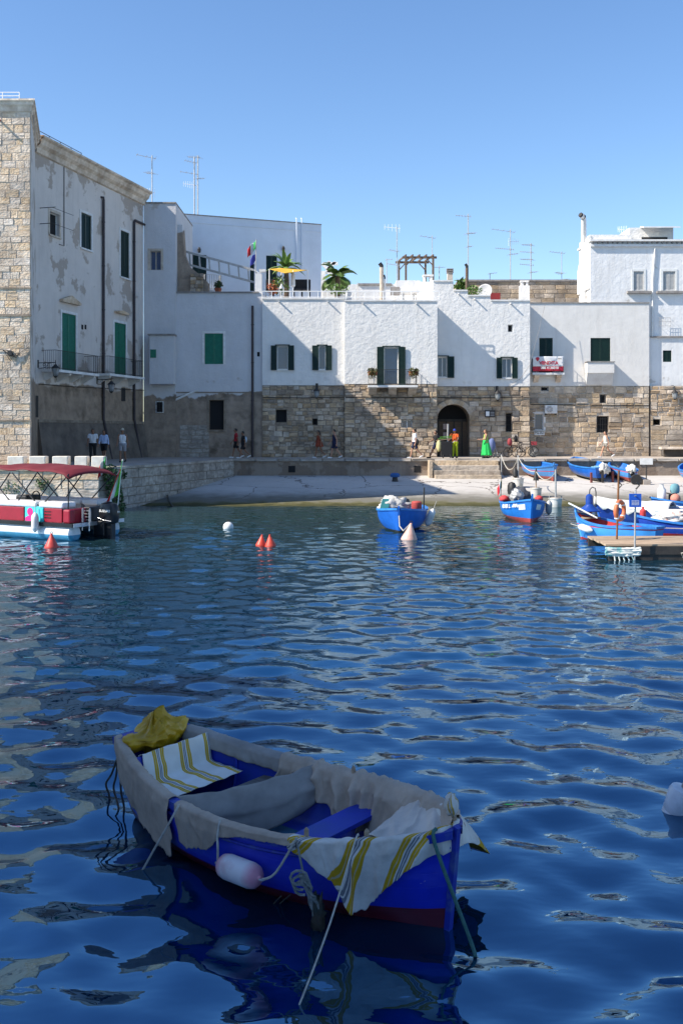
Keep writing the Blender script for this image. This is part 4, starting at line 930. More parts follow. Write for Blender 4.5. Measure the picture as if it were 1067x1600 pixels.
def bush(mb, c, r, n, rr, lw=.09, ll=.2):
    for i in range(n):
        v = Vector((rr.gauss(0, 1), rr.gauss(0, 1), rr.gauss(0, 1))).normalized()*(rr.random()**.4); q = Vector(c)+Vector((v.x*r[0], v.y*r[1], v.z*r[2]))
        a, e = rr.uniform(0, 6.28), rr.uniform(-.4, 1.2); d = Vector((math.cos(a)*math.cos(e), math.sin(a)*math.cos(e), math.sin(e))); s = d.cross(Vector((rr.uniform(-1, 1), rr.uniform(-1, 1), 1))).normalized()
        b = len(mb.v); mb.v += [tuple(q-d*ll*.5), tuple(q+s*lw*.5), tuple(q+d*ll*.5), tuple(q-s*lw*.5)]; mb.f.append((b, b+1, b+2, b+3))
def shrub(px, py, Y, w, h, label, n=220, m='leaf', pot=None, seed=1, lw=.10, ll=.24, name='shrub'):
    p = P(px, py, Y); o = empty(name, p, 0, label, 'plant'); rr = random.Random(seed); mb = MB()
    bush(mb, (0, 0, h*.55), (w/2, w/2*.8, h*.5), n, rr, lw, ll); mb.build('foliage', MT[m], o)
    mb = MB()
    for k in range(5): mb.tube([(0, 0, 0), (rr.uniform(-.2, .2)*w, rr.uniform(-.2, .2)*w, h*.7)], .015, 4)
    mb.build('stem', MT['wood'], o)
    if pot: MB().lathe([(.16*pot, 0), (.24*pot, .3*pot), (.26*pot, .3*pot), (.26*pot, .36*pot), (.2*pot, .36*pot)], (0, 0, -.3*pot), 12).build('pot', MT['terracotta'], o, smooth=True)
    return o
shrub(527, 462, 64.8, 1.6, .75, 'leafy shrub in the bed under the drooping palm', 260, seed=4)
shrub(438, 463, 64.5, 1.3, 1.3, 'leafy shrub under the left side of the yellow shade sail', 260, seed=5)
shrub(426, 463, 64.2, .8, 1.0, 'dark red-leaved shrub at the post of the yellow sail', 120, 'terracotta', seed=6)
shrub(720, 462, 68, .9, 1.2, 'upright cactus-like green plant on the stepped roof', 120, seed=8, lw=.22, ll=.5)
shrub(738, 464, 66, 1.3, .75, 'low bushy green plant beside the satellite dish', 200, seed=9)
shrub(341, 452, 68.9, .7, .6, 'small potted plant at the balcony railing of the back house', 120, 'leafdk', 1.0, seed=10)
for px, lab in ((582, 'planter of brownish green trailing plants at left end of the balcony'), (646, 'planter of brownish green trailing plants at right end of the balcony')):
    p = P(px, 582, 60.85); o = empty('balcony_planter', (p.x, 60.86, p.z), 0, lab, 'planter'); rr = random.Random(px)
    MB().box(-.28, .28, -.16, .13, -.18, .06).build('pot', MT['terracotta'], o)
    mb = MB(); bush(mb, (0, -.06, .1), (.36, .26, .2), 150, rr, .07, .18); bush(mb, (0, -.2, -.15), (.3, .14, .26), 110, rr, .06, .18); mb.build('foliage', mat('dry_leaf', (.12, .11, .035), (.07, .08, .025), 8, .7), o)
# yellow shade sail
a, b_, c_, d_ = P(421, 420.5, 64.4), P(446, 427, 62.4), P(481, 422, 64.6), P(440, 419, 65.6)
def sail(u, v):
    p = a.lerp(c_, u) if False else (a.lerp(b_, u)).lerp(d_.lerp(c_, u), v); sag = .12*math.sin(math.pi*u)*math.sin(math.pi*v)
    return p-Vector((0, 0, sag))
o = empty('shade_sail', (b_.x, 65, ROOF), 0, 'yellow triangular shade sail stretched over the roof terrace', 'shade sail')
s_ = MB().grid(10, 10, sail).build('canopy', flat('sail_yellow', (.62, .36, .03), .8), o, smooth='all', solid=.02); s_.location = -o.location
for q in (a, d_, c_):
    MB().tube([(q.x-o.location.x, q.y-o.location.y, 0), tuple(q-o.location)], .04, 6).build('pole', MT['whitemetal'], o)
for px, Y, lab in ((487, 66, 'closed white parasol'),):
    pass
p = P(458, 463, 64); o = empty('folded_parasol', p, 0, 'folded white parasol standing beside the terrace chairs', 'parasol')
MB().tube([(0, 0, 0), (0, 0, 1.7)], .025, 6).build('pole', MT['whitemetal'], o); MB().lathe([(.09, .6), (.15, .7), (.12, 1.3), (.03, 1.62)], (0, 0, 0), 8).build('canopy', MT['trim'], o)
for px, lab in ((466, 'dark garden chair left of the pair behind the railing'), (478, 'dark garden chair right of the pair behind the railing'), (421, 'dark round garden seat at left end of the terrace railing')):
    p = P(px, 463, 65); o = empty('garden_chair', p, 0, lab, 'chair'); m = flat('dark_rattan', (.02, .022, .03))
    MB().box(-.3, .3, -.3, .3, .38, .5).build('seat', m, o, bevel=.04); MB().box(-.3, .3, .25, .36, .5, 1.15).build('backrest', m, o, bevel=.04)
    for sx in (-1, 1):
        for sy in (-1, 1): MB().box(sx*.26-.03, sx*.26+.03, sy*.25-.03, sy*.25+.03, 0, .38).build('leg', m, o)
p = P(440, 463, 63.5); o = empty('terrace_lantern', p, 0, 'white candle lantern standing on the terrace by the rail', 'lantern')
MB().box(-.15, .15, -.15, .15, 0, .06).box(-.15, -.11, -.15, .15, .06, .5).box(.11, .15, -.15, .15, .06, .5).build('frame', MT['trim'], o); MB().lathe([(.2, .5), (.05, .75), (.02, .82)], (0, 0, 0), 4).build('roof', MT['trim'], o)
# flags
p = P(399, 462, 63); o = empty('flagpole', p, 0, 'pole with Italian tricolour above a blue flag on the terrace corner', 'flagpole')
ztop = P(399, 374, 63).z-p.z; MB().tube([(0, 0, 0), (.06, 0, ztop)], .03, 6).build('pole', MT['galv'], o)
def flag(parent, z0, h, w, bands, lean, seed):
    for i, m in enumerate(bands):
        def fn(u, v, i=i):
            t = (i+u)/len(bands); return (-t*w*.62+.05, -.12*math.sin(t*6+seed+v*2)*t**.5, z0+v*h-t*lean-.12*t*t+.04*math.sin(9*t+3*v))
        MB().grid(5, 6, fn).build('flag_band', m, parent, smooth='all', solid=.008)
fw_, fr_, fg_, fb_ = flat('flag_white', (.75, .75, .73)), flat('flag_red', (.6, .015, .02)), flat('flag_green', (.02, .32, .08)), flat('flag_blue', (.05, .06, .35))
flag(o, ztop-.62, .58, .85, [fg_, fw_, fr_], .45, 1); flag(o, ztop-1.35, .5, .6, [fb_], .3, 2)
# leaning metal ladder / stair rail
A0, A1 = P(290, 393, 64.5), P(397, 422, 64.5); o = empty('metal_handrail', (A1.x, A1.y, Z_.zt if hasattr(Z_, 'zt') else zt3+QZ), 0, 'sloping white metal handrail like a ladder across the terrace stair', 'handrail')
dn = P(290, 412, 64.5).z-A0.z; mb = MB(); b0 = o.location
for k, dz_ in ((0, 0), (1, dn)): MB().bar(A0+Vector((0, 0, dz_))-b0, A1+Vector((0, 0, dz_))-b0, .13).build('rail', MT['galv'], o)
for k in range(7): q = A0.lerp(A1, (k+.4)/7)-b0; MB().bar(q, q+Vector((.06, 0, dn)), .10).build('rung', MT['galv'], o)
MB().tube([tuple(A1-b0), tuple(A1-b0+Vector((.3, 0, -.2))), tuple(A1-b0+Vector((.35, 0, -1.0))), (.2, 0, 0)], .06, 8).build('post', MT['whitemetal'], o)
# curved buttress and stone plinth on the shaded terrace
o = empty('terrace_buttress', (Z_.A.x, 62.6, zt3+QZ+.06), 0, 'curved plaster buttress sweeping down from the narrow house to a stone plinth', 'wall')
mb = MB(); prof = [(0, P(275, 350, 62.6).z-zt3-QZ-.1)]+[(P(x, 0, 62.6).x-Z_.A.x, P(0, y, 62.6).z-zt3-QZ-.1) for x, y in ((285, 350), (288, 395), (296, 415), (312, 428), (325, 440))]+[(P(325, 0, 62.6).x-Z_.A.x, 0), (0, 0)]
n = len(prof); mb.v += [(x, 0, z) for x, z in prof]+[(x, .9, z) for x, z in prof]; mb.f += [tuple(range(n))[::-1], tuple(range(n, 2*n))]+[(k, (k+1) % n, n+(k+1) % n, n+k) for k in range(n)]
mb.build('buttress_wall', MT['plaster_z'], o, fixn=True)
x0 = P(298, 0, 62.4).x-Z_.A.x; x1 = P(318, 0, 62.4).x-Z_.A.x; pl = MB().box(x0, x1, -.28, -.02, 0, P(0, 429, 62.4).z-zt3-QZ).build('plinth', MT['mortar'], o)
lay(pl, ST_RUB, x0, x1, 0, P(0, 429, 62.4).z-zt3-QZ, -.3, (.18, .3), (.2, .4), (), 5, .03, .1, .04)
# terrace corner post with lamp and dish
p = P(407, 462, 62.6); o = empty('terrace_pier', p, 0, 'white pier with spotlight at the left corner of the terrace', 'pier')
MB().box(-.3, .1, -.2, .3, 0, P(0, 428, 62.6).z-p.z).build('pier_body', MT['white_worn'], o); MB().box(-.05, .35, -.3, .1, P(0, 428, 62.6).z-p.z+.1, P(0, 428, 62.6).z-p.z+.25).build('spotlight', MT['trim'], o)
MB().tube([(.3, 0, 0), (.3, 0, 1.4)], .04, 6).build('post', MT['whitemetal'], o)
# timber pergola
o = empty('timber_pergola', P(650, 440, 71), 0, 'open brown timber pergola on the roof against the sky', 'pergola')
b0 = o.location; fl = [P(634, 0, 70).x-b0.x, P(676.5, 0, 70).x-b0.x]; bl = [P(623, 0, 72).x-b0.x, P(664.5, 0, 72).x-b0.x]; zt_ = P(0, 404, 70).z-b0.z
for x, y in ((fl[0], -1), (fl[1], -1), (bl[0], 1), (bl[1], 1)): MB().box(x-.07, x+.07, y-.07, y+.07, -1, zt_).build('post', MT['wood'], o)
MB().box(fl[0]-.25, fl[1]+.25, -1.07, -.93, zt_+.003, zt_+.15).build('beam', MT['wood'], o); MB().box(bl[0]-.25, bl[1]+.25, .93, 1.07, zt_+.003, zt_+.15).build('beam', MT['wood'], o)
for k in range(5):
    xa, xb = lerp(fl[0], fl[1], k/4), lerp(bl[0], bl[1], k/4); MB().bar((xa, -1.2, zt_+.21), (xb, 1.2, zt_+.21), .09, .11).build('rafter', MT['wood'], o)
for x, y, s in ((fl[0], -1, 1), (fl[1], -1, -1), (bl[0], 1, 1), (bl[1], 1, -1)): MB().bar((x, y, zt_-.5), (x+.45*s, y, zt_-.02), .07).build('brace', MT['wood'], o)
# white pergola and spiral stair behind the second palm
o = empty('white_pergola', P(512, 460, 71), 0, 'white painted pergola of crossed beams behind the palm', 'pergola'); b0 = o.location
for (xa, ya), (xb, yb) in (((503, 412), (520, 428)), ((510, 424), (524, 409)), ((503, 426), (516, 426)), ((505, 412), (528, 412)), ((514, 408), (514, 426))):
    MB().bar(P(xa, ya, 71)-b0, P(xb, yb, 71)-b0, .2).build('beam', MT['white'], o)
for x in (505, 520): MB().bar(P(x, 424, 71)-b0, P(x, 470, 71)-b0, .3).build('post', MT['white'], o)
o = empty('spiral_stair', P(538, 466, 68), 0, 'white spiral stair rail beside the palm on the terrace', 'stair'); b0 = o.location
for k in range(8):
    MB().bar(P(533+k*.2, 446+k*2.4, 68)-b0, P(541-k*.1, 443+k*3, 68)-b0, .07).build('bar', MT['whitemetal'], o)
MB().tube([tuple(P(536, 439, 68)-b0), tuple(P(540, 443, 68)-b0), tuple(P(542, 450, 68)-b0), tuple(P(542, 468, 68)-b0)], .05, 6).build('rail', MT['whitemetal'], o)
o = empty('roof_flight', P(555, 466, 68), 0, 'white stair stringer with post on the terrace, right of the spiral stair', 'stair'); b0 = o.location
MB().bar(P(548, 464, 68)-b0, P(559, 445, 68)-b0, .08).build('stringer', MT['whitemetal'], o); MB().bar(P(559, 468, 68)-b0, P(559, 442, 68)-b0, .1).build('post', MT['trim'], o)
for px, r, py, col, lab in ((596, .14, 418, 'mortar_pale', 'tan flue pipe with black cowl on the roof terrace'), (601, .06, 436, 'trim', 'thin white flue pipe next to the tan one'), (729, .10, 419, 'wood', 'short dark flue pipe under the tall aerial on the stone house')):
    p = P(px, 466, 66); zt_ = P(px, py, 66).z-p.z; o = empty('flue_pipe', p, 0, lab, 'flue'); MB().tube([(0, 0, -.3), (0, 0, zt_)], r, 10).build('pipe', MT[col], o, smooth=True)
    MB().tube([(0, 0, zt_-.02), (0, 0, zt_+.12), (-.2*r/.22, 0, zt_+.28)], r*.95, 10).build('cowl', MT['iron'], o)
p = P(630, 455, 66.2); o = empty('water_heater', p, 0, 'white cylindrical water heater lying on the terrace roof', 'water tank'); MB().tube([(-.2, 0, .0), (.9, 0, .0)], .25, 14).build('tank', MT['trim'], o, smooth=True); MB().box(-.85, -.25, -.25, .25, -.25, .25).build('control_box', MT['coping'], o)
for x in (0, .7): MB().box(x-.05, x+.05, -.2, .2, -1.0, -.2).build('leg', MT['galv'], o)
p = P(758, 464, 67); o = empty('satellite_dish', p, 0, 'grey satellite dish between the bushy plant and the red door', 'satellite dish')
mb = MB(); prof = [(.02+.5*i/6, .16*(i/6)**2) for i in range(7)]; mb.lathe(prof, (0, 0, 0), 20, cap=False); d = mb.build('dish', flat('dish_grey', (.5, .5, .5)), o, smooth='all', solid=.015); d.location = (0, .1, .35); d.rotation_euler = (R(75), 0, R(-25))
MB().tube([(0, .2, -.5), (0, .15, .35)], .03, 6).build('mast', MT['galv'], o); MB().tube([(0, .1, .1), (.1, -.4, .3)], .015, 5).build('arm', MT['galv'], o)
# aerials
def antenna(px, py0, py1, Y, spec, label, r=.03, lean=0):
    p = P(px, py1, Y); o = empty('aerial', p, 0, label, 'aerial'); h = P(px, py0, Y).z-p.z
    MB().tube([(0, 0, -.6), (lean, 0, h)], r, 6).build('mast', MT['galv'], o)
    for t, ln, n, az, kind in spec:
        z = h*t; d = Vector((math.cos(R(az)), math.sin(R(az)), .12)); s = Vector((-math.sin(R(az)), math.cos(R(az)), 0)); mb = MB(); c = Vector((lean*t, 0, z))
        mb.tube([c-d*ln*.25, c+d*ln], .016, 4)
        for k in range(n):
            q = c+d*ln*(-.2+1.15*k/max(1, n-1)); w = .30-.14*k/n
            if kind == 'v': mb.tube([q-Vector((0, 0, w)), q+Vector((0, 0, w))], .010, 4)
            else: mb.tube([q-s*w*1.6, q+s*w*1.6], .010, 4)
        if kind == 'g': mb.box(c.x-.25, c.x+.25, c.y-.03, c.y+.03, z-.3, z+.3)
        mb.build('aerial_array', MT['whitemetal'] if kind != 'h' else MT['galv'], o)
    return o
antenna(238, 243, 317, 64, [(.95, 1.0, 3, 200, 'h'), (.63, .5, 4, 150, 'h'), (.22, .8, 7, 190, 'v')], 'slim aerial mast on the narrow house roof', .035)
antenna(304, 245, 334, 71, [(.9, .7, 5, 200, 'h'), (.7, 1.0, 4, 190, 'h'), (.5, .8, 7, 185, 'v')], 'left mast of the aerial pair above the back house', .045)
antenna(309.5, 243, 333, 71.5, [(.97, .8, 6, 160, 'h'), (.6, .5, 4, 30, 'h')], 'right mast of the aerial pair above the back house', .045)
antenna(620, 354, 440, 70, [(.97, .9, 5, 175, 'v'), (.55, .6, 5, 200, 'h'), (.3, .7, 6, 185, 'h')], 'aerial mast behind the timber pergola, left side', .03)
antenna(675, 368, 440, 72, [(.95, .9, 4, 190, 'h')], 'faint thin aerial behind the right pergola post', .025)
antenna(731, 334, 437, 72.4, [(.96, .9, 6, 170, 'h'), (.7, .6, 6, 20, 'h'), (.5, .3, 3, 20, 'h')], 'tallest aerial mast standing on the stone house left end', .035)
antenna(797, 358, 437, 72.5, [(.95, 1.4, 5, 185, 'h'), (.75, .7, 6, 20, 'v'), (.6, 1.1, 9, 170, 'h'), (.5, .6, 5, 10, 'h')], 'aerial mast with wide arms above the white chimney', .035)
antenna(829, 380, 437, 72.3, [(.95, .7, 8, 150, 'h'), (.75, .8, 8, 160, 'h'), (.55, .8, 8, 150, 'h'), (.4, .8, 7, 170, 'h'), (.2, .5, 5, 10, 'h')], 'aerial mast thick with stacked comb arrays over stone house', .04)
antenna(877, 393, 442, 73, [(.95, .9, 6, 180, 'h'), (.3, .5, 6, 200, 'h'), (.1, .5, 4, 10, 'h')], 'short aerial mast near the white flue pipe', .025)
antenna(765, 427, 437, 73, [(.95, .5, 4, 0, 'h')], 'small low aerial on the stone house roof, between tall masts', .03)
antenna(976, 358, 372, 67, [(.9, .5, 6, 180, 'v')], 'little aerial beside the roof cabin of the tall white house', .025)
antenna(686, 415, 440, 72, [(.9, .3, 3, 90, 'h')], 'short thin mast right of the timber pergola', .03)
antenna(604, 404, 446, 72, [(.95, .4, 3, 0, 'h')], 'thin mast beside the tan flue pipe', .03)
# ---------------------------------------------------------------- boats
class Hull:
    def __init__(s, L, B, hs, hm, hb, draft=.16, rake=.18, bs=None, floor=.10):
        s.L, s.B, s.draft, s.rake, s.floor = L, B, draft, rake, floor
        s.S = [0, .1, .2, .35, .5, .65, .8, .9, .96, 1]; s.bs = [B*x for x in (bs or [.36, .62, .80, .95, 1.0, .97, .80, .54, .28, .03])]
        s.hs, s.hm, s.hb = hs, hm, hb
    def b(s, q): return max(.015, sm(s.S, s.bs, q))
    def zs(s, q):
        t = (q-.45); return s.hm + (s.hb-s.hm)*(max(0, t)/.55)**2 + (s.hs-s.hm)*(max(0, -t)/.45)**2
    def pt(s, q, t, side, off=0.):
        t = min(1., max(0., t)); q = min(1., max(0., q))
        b = s.b(q); k = max(0, (q-.55)/.45); k = k*k*.85
        y = b*((1-k)*max(0, 1-t**2.6)**.62 + k*max(0, 1-t)**.9*.98); z = s.zs(q)+(-s.draft-s.zs(q))*t
        x = q*s.L - s.rake*(q**5)*t + (1-q)**6*.10*t
        return Vector((x, side*(y+off), z))
    def inner(s, q, t, side):
        p = s.pt(q, t, side); w = max(0, abs(p.y)-.045); z = max(p.z, s.floor); return Vector((min(p.x, s.L-.06), side*w, z))
    def build(s, root, mt, mi, mg, gw=.05, gh=.045, nq=40, ntt=14):
        ts = [i/ntt for i in range(ntt+1)]
        mb = MB()
        for side in (1, -1):
            b = len(mb.v)
            for i in range(nq+1):
                for t in ts: mb.v.append(tuple(s.pt(i/nq, t, side)))
            m = ntt+1
            for i in range(nq):
                for j in range(ntt):
                    f = (b+i*m+j, b+(i+1)*m+j, b+(i+1)*m+j+1, b+i*m+j+1); mb.f.append(f if side < 0 else f[::-1])
        # transom
        b = len(mb.v); mb.v += [tuple(s.pt(0, t, 1)) for t in ts]+[tuple(s.pt(0, t, -1)) for t in ts[::-1][1:]]; mb.f.append(tuple(range(b, len(mb.v))))
        hull = mb.build('hull', mt, root, smooth=True)
        mb = MB()
        for side in (1, -1):
            b = len(mb.v)
            for i in range(nq+1):
                for t in ts: mb.v.append(tuple(s.inner(.012+i/nq*.975, t, side)))
            m = ntt+1
            for i in range(nq):
                for j in range(ntt):
                    f = (b+i*m+j, b+i*m+j+1, b+(i+1)*m+j+1, b+(i+1)*m+j); mb.f.append(f if side < 0 else f[::-1])
        b = len(mb.v); mb.v += [tuple(s.inner(.012, t, 1)) for t in ts]+[tuple(s.inner(.012, t, -1)) for t in ts[::-1][1:]]; mb.f.append(tuple(range(b, len(mb.v))))
        mb.build('inner_hull', mi, root, smooth=True)
        mb = MB()
        for side in (1, -1):
            b = len(mb.v)
            for i in range(nq+1):
                q = i/nq; p = s.pt(q, 0, side); y = abs(p.y)
                for dy, dz in ((gw*.7, -gh), (gw*.7, gh*.5), (-gw*1.1, gh*.5), (-gw*1.1, -gh)): mb.v.append((p.x+(.03 if q > .98 and dy > 0 else 0), side*max(.0, y+dy), p.z+dz))
            for i in range(nq):
                for k in range(4):
                    a = b+i*4+k; c = b+i*4+(k+1) % 4; mb.f.append((a, c, c+4, a+4) if side < 0 else (a+4, c+4, c, a))
        p = s.pt(0, 0, 1); mb.box(-.03, .06, -abs(p.y)-gw*.7, abs(p.y)+gw*.7, p.z-gh+.004, p.z+gh*.5+.004)
        mb.build('gunwale', mg, root, smooth=True)
        return hull
    def thwart(s, root, q, z, w, m, th=.035, name='thwart'):
        def hw(q):
            tt = max(0.0, min(1, (s.zs(q)-z)/(s.zs(q)+s.draft))); return abs(s.pt(q, tt, 1).y)-.05
        a, b = hw(q), hw(q+w/s.L); x0, x1 = q*s.L, q*s.L+w
        return MB().hexa([(x0, -a, z-th), (x1, -b, z-th), (x1, b, z-th), (x0, a, z-th)], [(x0, -a, z), (x1, -b, z), (x1, b, z), (x0, a, z)]).build(name, m, root)
    def stempost(s, root, m, up=.12, w=.03):
        mb = MB()
        pts = [s.pt(1, t, 1) for t in (1, .75, .5, .25, 0)]; pts = [Vector((p.x+.02, 0, p.z)) for p in pts]+[Vector((pts[-1].x+.03, 0, pts[-1].z+up))]
        for a, b in zip(pts, pts[1:]): mb.bar(a, b, w*2, w*2.2, (0, 1, 0))
        return mb.build('stem_post', m, root)
BLUE = (.012, .085, .42)
MT['b_blue'] = two_tone('blue_boat_paint', (.012, .12, .50), (.03, .03, .03), .07, .38, (.3, .42, .6), .72)
MT['b_bluered'] = two_tone('blue_boat_red_bottom', (.016, .17, .56), (.42, .07, .055), .17, .4, (.35, .48, .62), .72)
MT['b_sky'] = two_tone('light_blue_boat', (.08, .27, .60), (.40, .09, .07), .12, .45, (.4, .5, .6), .7, stripe=[(.40, .44, (.45, .04, .05))])
MT['b_in'] = mat('inside_blue_paint', (.02, .15, .48), (.015, .10, .36), 4, .5)
MT['b_rail'] = mat('rail_blue_paint', (.04, .22, .58), (.02, .14, .42), 5, .45)
MT['canvas'] = mat('white_canvas', (.68, .66, .62), (.48, .46, .43), 2.5, .85, .02, 6)
MT['fender'] = mat('white_fender', (.72, .72, .72), (.55, .53, .5), 4, .5)
MT['rope'] = mat('pale_rope', (.50, .48, .42), (.35, .32, .27), 25, .9, .004, 120)
MT['ropedk'] = mat('dark_wet_rope', (.05, .045, .04), (.09, .08, .06), 25, .8, .004, 120)
def boatroot(name, label, bow, heading, L, z=0., group=None, sit=0.):
    d = Vector((math.cos(heading), math.sin(heading))); st = Vector((bow[0], bow[1]))-d*L
    return empty(name, (st.x, st.y, z), heading, label, 'boat', group)
def outboard(root, x, y, z, cover, s=1.0, m2='iron', tilt=0.):
    o = MB().lathe([(.05, 0), (.17*s, .03*s), (.20*s, .15*s), (.19*s, .34*s), (.13*s, .44*s), (.02, .47*s)], (0, 0, .15*s), 14, 1.15, .8).build('outboard_motor', MT[cover] if isinstance(cover, str) else cover, root, smooth=True)
    o.location = (x, y, z); o.rotation_euler = (0, tilt, 0)
    MB().box(-.09*s, .09*s, -.06*s, .06*s, -.75*s, .16*s).build('motor_leg', MT[m2], o, bevel=.02); MB().box(.06*s, .26*s, -.13*s, .13*s, -.15*s, .12*s).build('clamp', MT[m2], o, bevel=.02)
    MB().box(-.2*s, .14*s, -.012*s, .012*s, -.78*s, -.6*s).build('fin', MT[m2], o); MB().tube([(.1*s, 0, .12*s), (.6*s, .06, .22*s)], .022*s, 6).build('tiller', MT[m2], o)
    return o
def lump(c, r, seed, amp=.3, n=16, m=10, f=2.0):
    mb = MB()
    def fn(u, v):
        a = 2*math.pi*u; e = math.pi*(v-.5); d = Vector((math.cos(a)*math.cos(e), math.sin(a)*math.cos(e), math.sin(e)))
        k = 1+amp*(nz(d.x*f+seed, d.y*f, d.z*f)+.5*nz(d.x*f*2.3+seed, d.y*f*2.3, d.z*f*2.3)); return (c[0]+d.x*r[0]*k, c[1]+d.y*r[1]*k, c[2]+d.z*r[2]*k)
    mb.grid(n, m, fn); return mb
def fender(label, p, m='fender', r=.11, h=.5, tilt=(0, 0, 0), group=None):
    o = empty('fender', p, 0, label, 'fender', group); o.rotation_euler = tilt
    MB().lathe([(.02, -h/2-.05), (.04, -h/2-.03), (.06*r/.11, -h/2), (r*.9, -h/2+.06), (r, -h/2+.12), (r, h/2-.12), (r*.9, h/2-.06), (.06*r/.11, h/2), (.04, h/2+.03), (.02, h/2+.05)], (0, 0, 0), 14).build('fender_body', MT[m], o, smooth=True)
    MB().tube([(0, 0, h/2+.03), (0, .02, h/2+.35)], .012, 5).build('lanyard', MT['rope'], o); return o
def buoy(label, p, m, shape='cone', s=1.0, tilt=(0, 0, 0)):
    o = empty('mooring_buoy', p, 0, label, 'buoy'); o.rotation_euler = tilt
    if shape == 'cone': prof = [(.02, -.3), (.16, -.25), (.255, -.08), (.27, .0), (.25, .06), (.16, .24), (.085, .40), (.05, .47), (.045, .52), (.02, .54)]
    else: prof = [(.2*math.sin(math.pi*i/10)+.002, -.2*math.cos(math.pi*i/10)+.06) for i in range(11)]
    MB().lathe([(a*s, b*s) for a, b in prof], (0, 0, 0), 18).build('float', m, o, smooth=True)
    MB().ring((0, 0, (.56 if shape == 'cone' else .28)*s), .045*s, .012*s, 12, 5).build('eye', MT['iron'], o); return o
def redmat(n, c, c2): return mat(n, c, c2, 6, .45)
buoy('white ball buoy floating alone left of the red buoys', G(357, 826), MT['fender'], 'ball', .95)
buoy('red cone buoy, left of the floating pair', G(408, 852), redmat('buoy_red', (.62, .06, .03), (.42, .05, .03)), s=.62, tilt=(0, .1, 0))
buoy('red cone buoy, right of the floating pair', G(423, 853), redmat('buoy_red2', (.60, .07, .04), (.4, .05, .03)), s=.66, tilt=(.05, -.08, 0))
buoy('faded pink cone buoy tied in front of the blue boat', G(639, 843), redmat('buoy_pink', (.62, .40, .33), (.5, .28, .22)), s=1.0, tilt=(0, .12, 0))
buoy('red cone buoy beside the red canopy boat', G(81, 855), redmat('buoy_red3', (.62, .07, .05), (.45, .05, .04)), s=.78)
# --- M1: blue boat moored in mid harbour, bow to the camera
h = Hull(4.2, .90, .72, .70, .84, .2, .25); hd = R(-97)
bow = G(623, 833); r = boatroot('fishing_boat', 'plain dark blue open boat in mid harbour with pink cone buoy at its bow', bow, hd, h.L)
h.build(r, MT['b_blue'], MT['b_in'], MT['b_rail']); h.stempost(r, MT['b_blue'], .1); h.thwart(r, .3, .5, .3, MT['b_in']); h.thwart(r, .6, .52, .3, MT['b_in']); h.thwart(r, .78, .72, .5, MT['b_in'], name='foredeck')
outboard(r, -.15, 0, .3, 'iron', 1.0)
def W(root, p): return Matrix.Translation(root.location) @ Matrix.Rotation(root.rotation_euler.z, 4, 'Z') @ Vector(p)
simple('tarpaulin', lump(W(r, (2.7, -.25, .80)), (.5, .38, .30), 3, .6, 28, 18, 2.6), mat('grey_tarpaulin', (.52, .50, .47), (.30, .30, .29), 4, .85, .03, 8), 'grey-white tarpaulin heap in the blue mid-harbour boat', 'tarpaulin', 'all')
simple('crate_lid', MB().hexa([(0, 0, 0), (.3, .02, 0), (.3, .06, 0), (0, .04, 0)], [(.12, .3, .38), (.42, .32, .38), (.42, .36, .38), (.12, .34, .38)]), flat('teal_board', (.02, .16, .17)), 'teal board leaning on the tarpaulin in the blue boat', 'board', loc=W(r, (3.3, -.75, .72)))
simple('fuel_can', MB().lathe([(.17, 0), (.19, .03), (.19, .26), (.15, .3), (.05, .31)], (0, 0, 0), 14), flat('can_red', (.4, .06, .05)), 'round red can on the rim of the mid-harbour boat', 'can', True, loc=W(r, (2.9, .55, .72)))
simple('boat_pole', MB().tube([(0, 0, 0), (.02, 0, .85)], .03, 6), 'iron', 'dark pole standing upright in the blue mid-harbour boat', 'pole', loc=W(r, (1.6, .75, .6)))
fender('pale fender hanging at the right side of the blue mid-harbour boat', W(r, (2.6, 1.02, .42)), r=.13, h=.6, tilt=(R(14), R(20), 0))
simple('mooring_rope', MB().tube([tuple(W(r, (4.15, 0, .62))), tuple(W(r, (4.6, .05, .28))), tuple(W(r, (5.0, .2, .16))), tuple(G(639, 843)+Vector((0.03, 0, .5)))], .018, 6), 'rope', 'pale rope from blue boat bow to pink cone buoy', 'rope')
# --- M2: named blue boat with red bottom
h = Hull(4.4, .82, .72, .66, .92, .2, .35, floor=.2); hd = R(-90); bow = G(831, 818)
r = boatroot('fishing_boat', 'bright blue boat with red bottom and white lettering on its bow', bow, hd, h.L)
h.build(r, MT['b_bluered'], MT['b_in'], MT['b_rail']); h.stempost(r, MT['b_bluered'], .22); h.thwart(r, .35, .5, .3, MT['b_in']); h.thwart(r, .74, .76, .6, MT['b_in'], name='foredeck')
outboard(r, -.15, 0, .62, 'iron', 1.2)
for side, sq in ((-1, .93),):
    a = h.pt(.955, .34, side, .012); b_ = h.pt(.885, .34, side, .012); c_ = h.pt(.885, .14, side, .012); d_ = h.pt(.955, .14, side, .012)
    MB().quad(a, b_, c_, d_).build('number_plate', MT['wtrim'], r, solid=.006)
a = h.pt(.955, .34, 1, .012); b_ = h.pt(.885, .34, 1, .012); c_ = h.pt(.885, .14, 1, .012); d_ = h.pt(.955, .14, 1, .012); MB().quad(a, b_, c_, d_).build('number_plate', MT['wtrim'], r, solid=.006)
